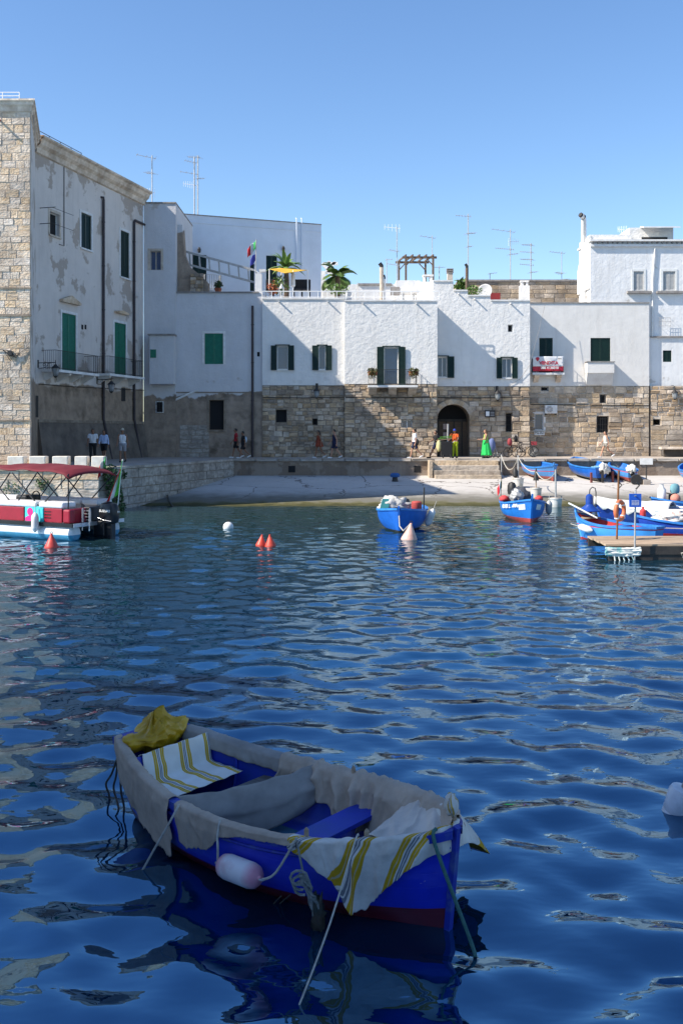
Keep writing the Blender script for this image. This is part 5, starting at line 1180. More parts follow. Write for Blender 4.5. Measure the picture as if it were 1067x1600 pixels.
# lettering runs along the left bow, each word on the hull tangent
tx = 'NOLINER L. AMA'
for k, chh in enumerate(tx):
    if chh == ' ': continue
    q = .60+.275*k/(len(tx)-1); p0, p1 = h.pt(q-.01, .17, -1, .02), h.pt(q+.01, .17, -1, .02); dv = p1-p0
    text('lettering', chh, .20, MT['wtrim'], r, (p0+p1)/2+Vector((0, -.012, 0)), (R(80), 0, math.atan2(dv.y, dv.x)), .004, bold=.006)
simple('nets', lump(W(r, (2.0, 0, .85)), (.42, .36, .36), 5, .5), flat('net_dark', (.05, .055, .07)), 'dark heap of nets and gear in the lettered blue boat', 'nets', 'all')
simple('basket', lump(W(r, (2.5, -.25, .92)), (.24, .24, .26), 9, .5, 24, 16, 2.6), 'galv', 'pale net bundle beside the dark gear in the lettered boat', 'nets', 'all')
for q, s, lab in (((1.9, -.66, .78), 1, 'red can on left side of the lettered blue boat'), ((2.6, .62, .84), .8, 'red can on right side of the lettered blue boat')):
    simple('fuel_can', lump((0, 0, 0), (.2*s, .17*s, .14*s), 4, .15), flat('can_red2', (.55, .05, .05)), lab, 'can', 'all', loc=W(r, q))
fender('blue-grey fender at the right side of the lettered boat', W(r, (2.9, .95, .5)), 'galv', .13, .5, (R(10), 0, 0))
o = empty('boat_flag', W(r, (.6, -.6, .6)), 0, 'small furled Italian flag on the stern of the lettered boat', 'flag'); MB().tube([(0, 0, 0), (.04, 0, 1.0)], .015, 5).build('pole', MT['wood'], o)
flag(o, .55, .38, .28, [fg_, fw_, fr_], .25, 3)
# --- boats drawn up on the slip
def slipboat(name, label, px, py, hd, h, mt, mi=None, rl='b_rail', tilt=0., extra=None):
    Yg = 47+11*0; 
    for Yt in np.linspace(47, 58, 400):
        if 675+(CH-slip_z(Yt))*F/Yt <= py: break
    x = (px-CX)/F*Yt; z = slip_z(Yt)+h.draft+.03
    r = boatroot(name, label, (x, Yt), hd, h.L, z); d = Vector((math.cos(hd), math.sin(hd)))
    r.rotation_euler = (0, 0, hd); st = r.location.y; r.location.z = slip_z(min(57.2, max(st, Yt)))+h.draft-.06 if d.y < 0 else z
    pitch = math.atan2(slip_z(Yt)-slip_z(min(st, 57.5)), h.L)
    q = Matrix.Rotation(hd, 4, 'Z') @ Matrix.Rotation(-math.asin(max(-.2, min(.2, d.y*.087))), 4, 'Y') @ Matrix.Rotation(tilt, 4, 'X')
    r.rotation_euler = q.to_euler(); r.location.z = slip_z(r.location.y)+h.draft+.02
    h.build(r, MT[mt], MT[mi or 'b_in'], MT[rl], nq=28, ntt=10); return r
h = Hull(3.5, .74, .66, .58, .78, .14, .2, floor=-.05)
r = slipboat('rowing_boat', 'light blue rowing boat with red stripe drawn up on slip beside the pots', 866, 753, R(-74), h, 'b_sky', tilt=R(6)); h.stempost(r, MT['b_sky'], .15); h.thwart(r, .3, .36, .28, MT['b_in']); h.thwart(r, .55, .36, .28, MT['woodpale']); h.thwart(r, .8, .56, .4, MT['b_in'], name='foredeck')
h = Hull(4.0, .92, .66, .62, .80, .16, .2, floor=-.02)
r = slipboat('rowing_boat', 'blue boat on the slip with white covered outboard, second from the pots', 918, 724, R(98), h, 'b_blue', tilt=R(-3)); r.location = (P(921, 756, 55.6).x+.55, 55.2, slip_z(55.2)+.16); h.thwart(r, .3, .4, .3, MT['b_in'])
outboard(r, -.12, 0, .42, 'canvas', .8); 
simple('engine_cover', lump(W(r, (-.05, -.12, .58)), (.26, .3, .30), 6, .5, 24, 16, 2.6), 'canvas', 'crumpled white cover over the outboard of the blue slip boat', 'cover', 'all')
for y in (-.62, .62): MB().box(-.12, .0, y-.05, y+.05, -.18, .42).build('boat_stand', flat('stand_red', (.2, .05, .04)), r)
h = Hull(3.4, .66, .56, .52, .66, .14, .2, floor=-.02)
r = slipboat('rowing_boat', 'small pale blue boat on the slip beside the white sign', 975, 724, R(92), h, 'b_sky', tilt=R(3)); r.location = (P(975, 756, 55.4).x+.3, 55.0, slip_z(55.0)+.14); h.thwart(r, .3, .36, .3, MT['b_in'])
outboard(r, -.12, 0, .36, 'canvas', .8)
simple('engine_cover', lump(W(r, (-.05, .05, .6)), (.26, .26, .26), 8, .45, 24, 16, 2.6), 'canvas', 'pale hood over the outboard of the small pale boat', 'cover', 'all')
simple('tarpaulin', lump(W(r, (2.6, .75, .62)), (.8, .3, .1), 2, .3), flat('tarp_teal', (.18, .38, .48)), 'pale teal tarpaulin between the two slip boats', 'tarpaulin', 'all')
h = Hull(3.6, .72, .66, .6, .8, .14, .2, floor=-.05)
r = slipboat('rowing_boat', 'pink-railed blue boat cut by the right edge on the slip', 1068, 760, R(-100), h, 'b_sky', rl='b_rail', tilt=R(6)); r.location = (P(1082, 750, 56.5).x, 57.3, slip_z(57.2)+.16)
# --- boats by the wooden jetty
h = Hull(3.0, .70, .56, .54, .84, .2, .3, floor=.15); hd = math.atan2(2.0, -1.9); bow = (7.75, 32.9)
r = boatroot('fishing_boat', 'blue boat with red trim and open red-painted inside at the jetty', bow, hd, h.L)
MT['b_jet'] = two_tone('jetty_boat_paint', (.05, .27, .66), (.35, .03, .03), .06, .4, (.4, .5, .6), .72, stripe=[(.47, .50, (.5, .03, .05))])
h.build(r, MT['b_jet'], mat('inside_red_paint', (.50, .03, .025), (.36, .02, .02), 4, .5), MT['b_rail']); h.stempost(r, MT['b_jet'], .15); h.thwart(r, .2, .5, .3, MT['b_in']); h.thwart(r, .45, .5, .3, MT['b_in']); h.thwart(r, .8, .7, .5, MT['woodpale'], name='foredeck')
fender('white fender along the near side of the red-trimmed boat', W(r, (2.2, .72, .42)), r=.11, h=.5, tilt=(R(8), R(80), hd))
simple('gangplank', MB().hexa([(0, 0, 0), (.75, -.5, -.42), (.75, -.2, -.42), (0, .3, 0)], [(0, 0, .05), (.75, -.5, -.37), (.75, -.2, -.37), (0, .3, .05)]), 'wtrim', 'white board lying across the bow of the red-trimmed boat', 'board', loc=W(r, (3.0, .35, 1.12)))
o = empty('fishing_lamp', W(r, (2.7, -.3, .80)), 0, 'dark blue fishing lamp with wide conical shade over the jetty boat', 'lamp'); o.scale = (.8, .8, .8)
lm = flat('lamp_blue', (.015, .06, .30), .35); MB().lathe([(.42, .0), (.44, .03), (.16, .26), (.15, .30)], (0, 0, .1), 20, cap=False).build('lamp_shade', lm, o, smooth=True, solid=.012); MB().lathe([(.15, 0), (.155, .2), (.14, .36), (.08, .42), (.03, .44)], (0, 0, .38), 14).build('lamp_body', lm, o, smooth=True)
MB().tube([(.0, 0, .8), (.02, 0, 1.0), (.12, 0, 1.1), (.24, 0, 1.05), (.27, 0, .9), (.27, 0, -.3)], .022, 6).build('hook_pole', MT['iron'], o); MB().lathe([(.1, -.1), (.12, .0), (.1, .12)], (0, 0, .1), 10).build('lamp_glass', flat('amber_glass', (.4, .15, .04), .2), o)
h = Hull(4.4, .85, .72, .66, .85, .2, .3, floor=.2); hd = R(152); bow = (P(938, 815, 37.6).x, 38.4)
r = boatroot('fishing_boat', 'dark blue boat half covered by a white tarpaulin behind the orange lifebuoy', bow, hd, h.L); h.build(r, two_tone('navy_boat_paint', (.008, .035, .22), (.22, .03, .03), .05, .4), MT['b_in'], MT['whitemetal'], nq=28, ntt=10); h.stempost(r, MT['b_blue'], .1)
def tarp(u, v):
    q = .35+.66*u; y = (v-.5)*2; b = h.b(min(1, q))+.06; e = abs(y)
    z = h.zs(min(q, 1))+.24*(1-e**2.2)*(1-.35*u)+.05*nz(u*6, v*6, 3)-(.3 if e > .96 else 0)*(.5+nz(u*9, 2))
    return W(r, (q*h.L, y*b*(1.0), z))
simple('boat_tarpaulin', MB().grid(26, 20, tarp), 'canvas', 'white tarpaulin stretched over the dark blue boat by the lifebuoy', 'tarpaulin', 'all', .012)
h = Hull(4.6, .85, .70, .68, .95, .2, .3, floor=.2); hd = R(188); bow = (P(1021, 815, 38.6).x, 39.0)
r = boatroot('fishing_boat', 'blue boat with name plate and white fender at right edge behind the jetty', bow, hd, h.L); h.build(r, two_tone('mid_blue_paint', (.02, .18, .55), (.25, .03, .03), .12, .4), MT['b_in'], MT['b_rail'], nq=28, ntt=10); h.thwart(r, .78, .7, .5, MT['b_in'], name='foredeck')
a = h.pt(.62, .14, 1, .015); b_ = h.pt(.73, .14, 1, .015); c_ = h.pt(.73, .32, 1, .015); d_ = h.pt(.62, .32, 1, .015); MB().quad(a, b_, c_, d_).build('name_plate', MT['wtrim'], r, solid=.008)
fender('white fender on the blue boat at the right edge', W(r, (3.7, .82, .45)), r=.15, h=.75, tilt=(R(8), R(72), hd))
outboard(r, 3.6, 0, .95, flat('teal_cover', (.16, .34, .38)), .85); simple('gas_bottle', MB().lathe([(.15, 0), (.17, .04), (.17, .5), (.08, .62), (.07, .7), (.1, .72)], (0, 0, 0), 12), 'trim', 'white bottle standing at the bow of the blue boat at right edge', 'bottle', True, loc=W(r, (4.15, 0, .74)))
simple('float_ball', MB().ball((0, 0, 0), .2, 12, 8), flat('float_salmon', (.55, .22, .16)), 'salmon float lying in the bow of the blue boat at right edge', 'float', 'all', loc=W(r, (3.75, .35, .9)))
h = Hull(4.0, .78, .62, .58, .80, .2, .25, floor=.2); hd = R(176); bow = (P(1008, 838, 31.3).x, 32.2)
r = boatroot('fishing_boat', 'blue open boat full of white cloths moored behind the jetty', bow, hd, h.L); h.build(r, two_tone('striped_blue_paint', (.02, .07, .42), (.4, .04, .04), .28, .4, stripe=[(.44, .47, (.6, .5, .45))]), MT['b_in'], MT['b_rail'], nq=28, ntt=10)
simple('cloth_heap', lump(W(r, (2.9, .05, .72)), (.6, .42, .22), 12, .5, 30, 18, 3.0), mat('patchy_cloth', (.66, .63, .58), (.45, .2, .16), 7, .9, ramp=(.5, .72)), 'pale patterned cloth heap in the boat behind the jetty', 'cloth', 'all')
simple('cloth_roll', MB().tube([tuple(W(r, (2.5, .1, 1.05))), tuple(W(r, (1.9, .2, .75))), tuple(W(r, (1.4, .3, .66)))], [.2, .2, .16], 10), 'canvas', 'rolled white cloth leaning in the boat behind the jetty', 'cloth', True)
simple('white_cloth', lump(W(r, (1.0, .1, .62)), (.7, .42, .11), 14, .4, 28, 16, 3.), 'canvas', 'flat white cloth over the stern half of the jetty boat', 'cloth', 'all')
for q, hh_, lab in (((3.75, -.3, .66), .4, 'red canister standing in the bow of the cloth-filled boat'), ((.9, .55, .7), .35, 'light blue bottle in the cloth-filled boat at right edge')):
    simple('canister', MB().lathe([(.09, 0), (.1, .03), (.1, hh_*.7), (.04, hh_*.85), (.04, hh_)], (0, 0, 0), 10), flat('can_red2', (.55, .05, .05)) if hh_ > .36 else flat('bottle_blue', (.1, .35, .6)), lab, 'canister', True, loc=W(r, q))
# --- jetty
J = empty('wooden_jetty', (P(946, 870, 27.3).x, 27.3, 0), 0, 'low wooden jetty at the right with pale planks and dark wet piles', 'jetty'); jw = 14.0
for k in range(9): MB().box(.0+.02*(k % 3), jw, .02+.245*k, .02+.245*k+.23, .37, .42).build('plank', MT['woodpale'], J)
MB().box(.03, jw, .0, .14, .14, .367).build('edge_beam', MT['wooddark'], J); MB().box(.03, jw, 2.0, 2.14, .14, .367).build('edge_beam', MT['wooddark'], J)
MB().box(.6, jw, .03, 2.1, -.6, .137).build('float_pontoon', MT['wooddark'], J)
for x in (.12, .55, 3.2, 6): MB().tube([(x, -.08, -1.5), (x, -.08, .33)], .08, 8).build('pile', MT['wooddark'], J)
rr = random.Random(4); mb = MB()
for k in range(4):
    z = .33-.05*k; pts = [(-.05+i*.095+rr.uniform(-.015, .015), -.16-rr.uniform(0, .05), z-.06*math.sin(math.pi*i/10)*(.3+.12*k)+rr.uniform(-.008, .008)) for i in range(11)]
    mb.tube([tuple(Vector(p)+J.location) for p in pts], [.03+.02*abs(math.sin(i*1.3+k)) for i in range(len(pts))], 7)
for k in range(5): mb.tube([tuple(Vector((.15+.1*k, -.17, .3))+J.location), tuple(Vector((.2+.13*k, -.2, .0))+J.location), tuple(Vector((.16+.12*k, -.2, -.2+.05*k))+J.location)], .02, 5)
simple('rope_bundle', mb, mat('white_teal_rope', (.62, .62, .57), (.15, .36, .36), 4, .9, ramp=(.5, .62)), 'bundle of white and teal rope hung along the jetty edge', 'rope', True)
p = J.location+Vector((2.2, -.15, 0)); simple('rope_loop', MB().tube([tuple(p+Vector(q)) for q in ((0, 0, .34), (0, -.02, .15), (-.15, -.03, .08), (-.2, -.03, .2), (-.02, -.02, .24), (.03, -.02, -.25))], .018, 6), 'rope', 'thin pale rope loop dangling from the jetty front', 'rope', True)
# pole with lifebuoy, blue notice
p = Vector((P(963, 838, 28.6).x, 28.6, .42)); o = empty('lifebuoy_post', p, 0, 'rusty pole on the jetty carrying the orange lifebuoy', 'post'); hp = P(0, 735, 28.6).z-.42
MB().tube([(0, 0, 0), (.06, 0, hp)], .03, 8).build('pole', MT['rust'], o); mb = MB().tube([(.06, -.02, hp-.35), (.14, -.02, hp-.42), (.06, -.02, hp-.5)], .02, 5).build('hook', MT['iron'], o)
p2 = P(968.5, 798, 28.4); lb = empty('lifebuoy', (p2.x, 28.45, p2.z), 0, 'orange lifebuoy hanging on the jetty pole', 'lifebuoy'); lb.rotation_euler = (0, 0, R(48))
lm = mat('lifebuoy_orange', (.60, .17, .07), (.48, .12, .05), 6, .55); MB().ring((0, 0, 0), .255, .065, 28, 10).build('ring', lm, lb, smooth='all')
for k in range(4):
    a = R(45+90*k); MB().lathe([(.069, -.05), (.069, .05)], (0, 0, 0), 12).build('band', MT['wtrim'], lb).location = (.255*math.cos(a), 0, .255*math.sin(a)); lb.children[-1].rotation_euler = (0, -a, 0)
p = Vector((P(990, 870, 27.15).x, 27.12, -.5)); o = empty('notice_post', p, 0, 'blue rectangular notice with small white lettering on a pole at the jetty', 'sign'); hz_ = P(0, 771, 27.1).z+.5
MB().tube([(0, 0, 0), (.03, 0, hz_+.1)], .025, 8).build('pole', MT['galv'], o); MB().tube([(.03, -.03, hz_+.12), (.12, -.03, hz_+.22), (.05, -.03, hz_+.3)], .025, 5).build('hook', MT['iron'], o)
x0, x1 = P(982.5, 0, 27.05).x-p.x, P(1001.5, 0, 27.05).x-p.x; z1 = P(0, 771.5, 27.05).z+.5; z0 = P(0, 792.5, 27.05).z+.5
bd = MB().box(x0, x1, -.07, -.04, z0, z1).build('board', flat('notice_blue', (.015, .10, .50), .4), o, bevel=.005); cxm = (x0+x1)/2
MB().box(cxm-.065, cxm+.065, -.077, -.071, z1-.11, z1-.01).build('emblem_plate', flat('emblem_pale', (.45, .6, .7)), bd); MB().lathe([(.035, 0), (.035, .004)], (0, 0, 0), 12).build('emblem', flat('emblem_yellow', (.6, .6, .1)), bd).location = (cxm, -.079, z1-.06); bd.children[-1].rotation_euler = (R(90), 0, 0)
for k in range(4):
    for q in range(5): MB().box(cxm-.10+.042*q, cxm-.10+.042*q+.03, -.075, -.0712, z1-.20-.035*k, z1-.185-.035*k).build('lettering', MT['wtrim'], bd)

# --- red pontoon boat on the left
hd = R(152); PB = empty('pontoon_boat', (-8.15, 33.0, 0), hd, 'red and white pontoon boat with burgundy canopy and black outboard at the left', 'boat')
red = flat('pontoon_red', (.30, .012, .03), .3); wht = flat('seat_white', (.72, .73, .75), .45); blk = flat('motor_black', (.012, .013, .016), .3); alu = flat('aluminium', (.55, .56, .58), .3, .8)
tubem = two_tone('pontoon_tube', (.66, .69, .72), (.05, .26, .42), .18, .3)
for y in (.95, -.95): MB().tube([(-.05, y, .22), (0.02, y, .22), (6.3, y, .22), (6.9, y, .3), (7.2, y, .42)], [.20, .29, .29, .22, .06], 18).build('pontoon', tubem, PB, smooth=True)
MB().box(-.15, 6.6, -1.22, 1.22, .46, .53).build('deck', alu, PB); MB().box(-.16, 6.6, 1.22, 1.25, .44, .56).build('deck_edge', blk, PB); MB().box(-.20, -.153, -1.22, 1.22, .44, .56).build('deck_edge', alu, PB)
def rpanel(x0, x1, y, th, m, z0=.56, z1=1.02, name='side_panel'): return MB().box(x0, x1, y-th/2, y+th/2, z0, z1).build(name, m, PB, bevel=.02)
rpanel(.35, 1.12, 1.14, .06, red); cy = rpanel(1.16, 1.98, 1.14, .06, flat('poster_cyan', (.06, .55, .62), .5), .56, 1.06, 'poster_panel'); rpanel(2.02, 6.3, 1.14, .06, red); rpanel(.35, 6.3, -1.14, .06, red)
pk = flat('poster_pink', (.72, .02, .22), .5)
def disc(parent, name, cx, cz, rx, rz_, m, y=1.173, n=20): 
    mb = MB(); mb.v += [(cx+rx*math.cos(2*math.pi*i/n), y, cz+rz_*math.sin(2*math.pi*i/n)) for i in range(n)]; mb.f.append(tuple(range(n))[::-1]); return mb.build(name, m, parent, solid=.004)
disc(cy, 'poster_figure', 1.74, .88, .13, .13, pk); mb = MB(); mb.v += [(x, 1.173, z) for x, z in ((1.96, .575), (1.96, .68), (1.84, .74), (1.72, .76), (1.6, .72), (1.55, .64), (1.5, .66), (1.46, .575))]; mb.f.append(tuple(range(8))); mb.build('poster_figure', pk, cy, solid=.004)
for k in range(3): MB().box(.82, 1.1, 1.175, 1.185, .70+.1*k, .725+.1*k).build('louvre', blk, PB)
# lounges with rounded white tops
for x0, x1, y0, y1 in ((.30, 1.35, .55, 1.2), (1.45, 6.2, .55, 1.2), (.30, 1.0, -1.2, -.45), (1.2, 6.2, -1.2, -.6)):
    MB().box(x0, x1, y0, y1, 1.03, 1.22).build('seat_cushion', wht, PB, bevel=.06)
    MB().box(x0+.05, x1-.05, y0+.03, y1-.1, .54, 1.03).build('seat_base', flat('seat_beige', (.45, .42, .4)), PB)
MB().box(.06, .34, -1.05, .2, .54, 1.02).build('stern_locker', blk, PB, bevel=.03); MB().box(.1, .34, .3, .9, .54, 1.0).build('stern_panel', red, PB, bevel=.03); MB().box(.0, .3, .93, 1.19, .56, 1.0).build('corner_panel', red, PB, bevel=.05)
# canopy
def can(u, v):
    x = lerp(.05, 4.6, u); y = (v-.5)*2*1.16; e = abs(v-.5)*2; z = 2.30+.10*math.sin(math.pi*u)-.16*e**2.6-(.16*max(0, 1-u/.06))-.02*math.sin(u*25)
    return (x, y, z)
MB().grid(36, 14, can).build('canopy', flat('canopy_burgundy', (.135, .008, .017), .8), PB, smooth='all', solid=.02)
mb = MB()
for y in (1.12, -1.12):
    for x0, x1 in ((.12, .12), (1.35, .1), (1.35, 2.6), (2.5, 1.5), (2.5, 3.8), (3.7, 2.7)):
        MB().tube([(x0 if x0 != x1 else .12, y, 1.02), (x1, y, 2.14)], .022, 6).build('canopy_pole', blk, PB)
ob = MB().lathe([(.10, -.02), (.27, .04), (.31, .25), (.30, .5), (.24, .66), (.08, .72), (.01, .73)], (0, 0, 0), 18, 1.25, .82).build('outboard_motor', blk, PB, smooth=True); ob.location = (-.52, -.1, .48)
MB().box(-.18, .18, -.12, .12, -1.1, .04).build('motor_leg', blk, ob, bevel=.04); MB().box(.05, .5, -.22, .22, -.4, .1).build('clamp', blk, ob, bevel=.03)
MB().box(-.28, .12, -.012, .012, -1.15, -.8).build('fin', blk, ob)
text('lettering', 'SUZUKI', .11, MT['wtrim'], ob, (-.02, .258, .43), (R(90), 0, R(180)), .004, bold=.003, sx=1.2); text('lettering', '115', .075, MT['wtrim'], ob, (-.392, 0, .40), (R(90), 0, R(-90)), .004, bold=.002)
MB().tube([(.3, .22, .2), (.0, .265, .13), (-.25, .2, .1)], .010, 5).build('pinstripe', alu, ob)
for x in (.0, -.30):
    MB().tube([(x, .55, .56), (x, .55, .92), (x-.02, .58, 1.0), (x-.05, .64, 1.02), (x-.08, .7, .98), (x-.08, .7, .3)], .02, 6).build('ladder_rail', alu, PB)
for k in range(4): MB().box(-.29, -.01, .53, .57, .62+.1*k, .65+.1*k).build('ladder_rung', alu, PB)
for x in (1.35,): MB().tube([(x, 1.2, 1.0), (x, 1.23, .75)], .012, 5).build('fender_line', MT['rope'], PB)
fender('white fender hanging on the poster side of the pontoon boat', W(PB, (1.33, 1.36, .56)), r=.12, h=.55)
MB().box(2.6, 3.1, -.2, .5, .54, 1.35).build('helm_console', blk, PB, bevel=.05); MB().ring((2.5, .15, 1.3), .18, .02, 16, 6, 'x').build('steering_wheel', blk, PB)
o = empty('boat_flag', W(PB, (-.1, -.95, 1.0)), 0, 'large Italian flag drooping from the stern of the red pontoon boat', 'flag'); MB().tube([(0, 0, -.4), (.25, 0, 1.75)], .02, 6).build('pole', MT['whitemetal'], o); o.scale = (.8, .8, .9)
def droop(i, n, m):
    def fn(u, v): t = (i+u)/n; return (.24-.42*v-.05*math.sin(6*t), .12*math.sin(t*7+v*3), 1.72-1.45*v-.12*t*(1-v)-.05+(-.25*t)*(v))
    def fn2(u, v): t = (i+u)/n; return (.25-.06*t-.18*v-.5*t*v, -.1*math.sin(t*8+v*4), 1.72-.35*t-1.3*v)
    MB().grid(4, 10, fn2).build('flag_band', m, o, smooth='all', solid=.008)
for i, m in enumerate((flat('flag_bright_green', (.12, .55, .06)), fw_, fr_)): droop(i, 3, m)
o = empty('boat_flag', W(PB, (.5, -1.0, 2.05)), 0, 'tiny Italian flag on the canopy of the red pontoon boat', 'flag'); MB().tube([(0, 0, 0), (.08, 0, .75)], .015, 5).build('pole', MT['iron'], o); flag(o, .25, .35, .4, [fg_, fw_, fr_], .35, 2)
# ivy on the quay corner
o = empty('ivy', (WF[0]+.35, 43.9, QZ), 0, 'dark ivy trailing down the quay wall corner behind the outboard', 'plant'); rr = random.Random(3); mb = MB()
for k in range(7): bush(mb, (.05+.05*k, -.1+.12*k*.6, -.1-.28*k), (.38, .3, .28), 150, rr, .10, .14)
mb.build('foliage', MT['leafdk'], o); MB().tube([(0, 0, 0), (.2, .1, -1.0), (.3, .3, -1.7)], .025, 5).build('stem', MT['wood'], o)
for i, (px, py, s, lab) in enumerate(((192, 742, .22, 'small tuft of weeds high on the block quay wall'), (184, 762, .24, 'small tuft of weeds low on the block quay wall'), (66, 755, .3, 'dry weeds on the pale quay wall behind the canopy boat'), (20, 765, .4, 'reddish flowering weed on pale quay wall at left edge'))):
    H = Q2 if px > 150 else Q1; u, z = H.uv(px, py, -.1); q = H.A+H.d*u-H.n*.1; o = empty('weed_tuft', (q.x, q.y, z), 0, lab, 'plant'); mb = MB(); bush(mb, (0, 0, 0), (s, s*.6, s), 90, rr, .08, .13); mb.build('foliage', MT['leafdk'], o)
# ---------------------------------------------------------------- people
def capsule(mb, a, b, ra, rb, n=10):
    a, b = Vector(a), Vector(b); d = (b-a).normalized() if (b-a).length > 1e-6 else Vector((0, 0, 1))
    pts = [a-d*ra*.95, a-d*ra*.6, a, a.lerp(b, .5), b, b+d*rb*.6, b+d*rb*.95]; mb.tube(pts, [ra*.3, ra*.8, ra, (ra+rb)/2, rb, rb*.8, rb*.3], n)
def person(label, loc, yaw, top, bottom, shoes, skin='skin', hair='hair', H=1.72, stride=.35, arms=(.3, -.3), elbow=(.35, .35), legs='shorts', sleeve='tee', hat=None, longhair=False, bag=None, female=False, dress=None, seed=0, armout=(.16, .16), headturn=0.):
    """one continuous remeshed body; garments are shells grown from it. Local -y is forward."""
    k = H/1.72; sw = .155 if female else .18; hw = .095
    J = {}
    J['pel'] = Vector((0, 0, .93)); J['che'] = Vector((0, .01, 1.24)); J['nk'] = Vector((0, .0, 1.46)); J['hd'] = Vector((0, -.02, 1.61))
    segs = []
    def seg(n, a, b, ra, rb): segs.append((n, Vector(a), Vector(b), ra, rb))
    seg('torso', J['pel'], (0, .01, 1.1), .125, .115); seg('torso', (-.05, .0, 1.1), (-sw*.5, .0, 1.34), .10, .085); seg('torso', (.05, .0, 1.1), (sw*.5, .0, 1.34), .10, .085)
    seg('torso', (-sw, 0, 1.39), (sw, 0, 1.39), .062, .062); seg('torso', (-hw*.8, .02, .93), (hw*.8, .02, .93), .115, .115); seg('neck', (0, .01, 1.40), (0, -.005, 1.52), .06, .052)
    feet = []
    for s, ang in ((-1, stride), (1, -stride)):
        hip = Vector((s*hw, 0, .90)); kb = .12+max(0, -ang)*1.0; fl = -ang
        kn = hip+Vector((0, -math.sin(ang), -math.cos(ang)))*.42; a2 = ang-kb; an = kn+Vector((0, -math.sin(a2), -math.cos(a2)))*.41
        seg('thigh', hip, kn, .082, .056); seg('shin', kn+Vector((0, .008, -.02)), an, .053, .036)
        fd = Vector((0, -math.cos(max(0, -a2)*.7), -math.sin(max(0, -a2)*.7))); seg('foot', an+Vector((0, .03, -.045)), an+Vector((0, .0, -.05))+fd*.17, .040, .032); feet.append(an.z-.09)
    drop = min(feet)
    hands = []
    for i, s in ((0, -1), (1, 1)):
        sh = Vector((s*(sw+.015), 0, 1.39)); a = arms[i]; o_ = armout[i]
        d = Vector((s*math.sin(o_), -math.sin(a)*math.cos(o_), -math.cos(a)*math.cos(o_))); el = sh+d*.29; a2 = a+elbow[i]; d2 = Vector((s*math.sin(o_)*.3, -math.sin(a2), -math.cos(a2))).normalized(); wr = el+d2*.25
        seg('uarm', sh, el, .048, .038); seg('farm', el, wr, .037, .026); seg('hand', wr, wr+d2*.07, .032, .036); hands.append(wr+d2*.1)
        sd = Vector((0, 1, 0)) if abs(d2.y) < .8 else Vector((1, 0, 0)); sd = (sd-d2*sd.dot(d2)).normalized()
        for f in range(4):
            b0 = wr+d2*.085+sd*(-.033+.022*f); ln = (.062, .074, .07, .055)[f]; cr = (d2*1+Vector((-s*.35, 0, 0))).normalized(); seg('hand', b0, b0+cr*ln, .0095, .0085)
        seg('hand', wr+d2*.03+sd*-.03, wr+d2*.075+sd*-.062, .012, .010)
    mb = MB()
    for n, a, b, ra, rb in segs: capsule(mb, a, b, ra, rb)
    hc = J['hd']+Vector((0, 0, .0)); ct, st = math.cos(headturn), math.sin(headturn)
    def hp(x, y, z): return hc+Vector((x*ct-y*st, x*st+y*ct, z))
    mb.ball(hc, .1, 14, 10, .76, .92, 1.15); mb.ball(hp(0, -.035, -.06), .065, 10, 8, .8, .85, .8); mb.ball(hp(0, -.1, -.012), .018, 8, 6, .8, 1.2, 1.5)
    for s in (-1, 1): mb.ball(hp(s*.076, .0, -.01), .022, 8, 6, .5, 1, 1.4)
    me = mb.mesh('tmp', MT[skin]); t = bpy.data.objects.new('tmp', me); COL.objects.link(t)
    rm = t.modifiers.new('r', 'REMESH'); rm.mode = 'VOXEL'; rm.voxel_size = .0135; sm_ = t.modifiers.new('s', 'SMOOTH'); sm_.factor = .5; sm_.iterations = 2
    bm_ = bpy.data.meshes.new_from_object(t.evaluated_get(bpy.context.evaluated_depsgraph_get())); bpy.data.objects.remove(t)
    bm_.materials.clear(); bm_.materials.append(MT[skin]); bm_.polygons.foreach_set('use_smooth', [True]*len(bm_.polygons))
    root = empty('person', loc, yaw, label, 'person'); root.scale = (k, k, k)
    def addo(name, me, m=None):
        if m: me.materials.clear(); me.materials.append(m)
        o = bpy.data.objects.new(name, me); COL.objects.link(o); o.parent = root; o.location = (0, 0, -drop); return o
    addo('body', bm_)
    n = len(bm_.vertices); co = np.empty(n*3); bm_.vertices.foreach_get('co', co); co = co.reshape(-1, 3); no = np.empty(n*3); bm_.vertices.foreach_get('normal', no); no = no.reshape(-1, 3)
    best = np.full(n, 1e9); lab = np.zeros(n, int); par = np.zeros(n); names = []
    allsegs = segs+[('head', hc+Vector((0, 0, -.04)), hc+Vector((0, 0, .05)), .09, .09)]
    for i, (nm, a, b, ra, rb) in enumerate(allsegs):
        a_, b_ = np.array(a), np.array(b); d = b_-a_; tt = np.clip(((co-a_)@d)/max(1e-9, d@d), 0, 1); dist = np.linalg.norm(co-(a_+tt[:, None]*d), axis=1)-(ra+(rb-ra)*tt)
        q = dist < best; best[q] = dist[q]; lab[q] = i; par[q] = tt[q]; names.append(nm)
    nm = np.array(names)[lab]
    def shell(name, mask, off, m, wr=.0):
        keep = [p for p in bm_.polygons if all(mask[v] for v in p.vertices)]
        if not keep: return
        idx = {}; V = []; Fc = []
        for p in keep:
            f = []
            for v in p.vertices:
                if v not in idx:
                    idx[v] = len(V); c = co[v]; V.append(tuple(c+no[v]*(off+wr*nz(c[0]*9+seed, c[1]*9, c[2]*7))))
                f.append(idx[v])
            Fc.append(tuple(f))
        me = bpy.data.meshes.new(name); me.from_pydata(V, [], Fc); me.polygons.foreach_set('use_smooth', [True]*len(me.polygons)); o = addo(name, me, m); sd = o.modifiers.new('s', 'SOLIDIFY'); sd.thickness = .006; sd.offset = -1; return o
    z = co[:, 2]
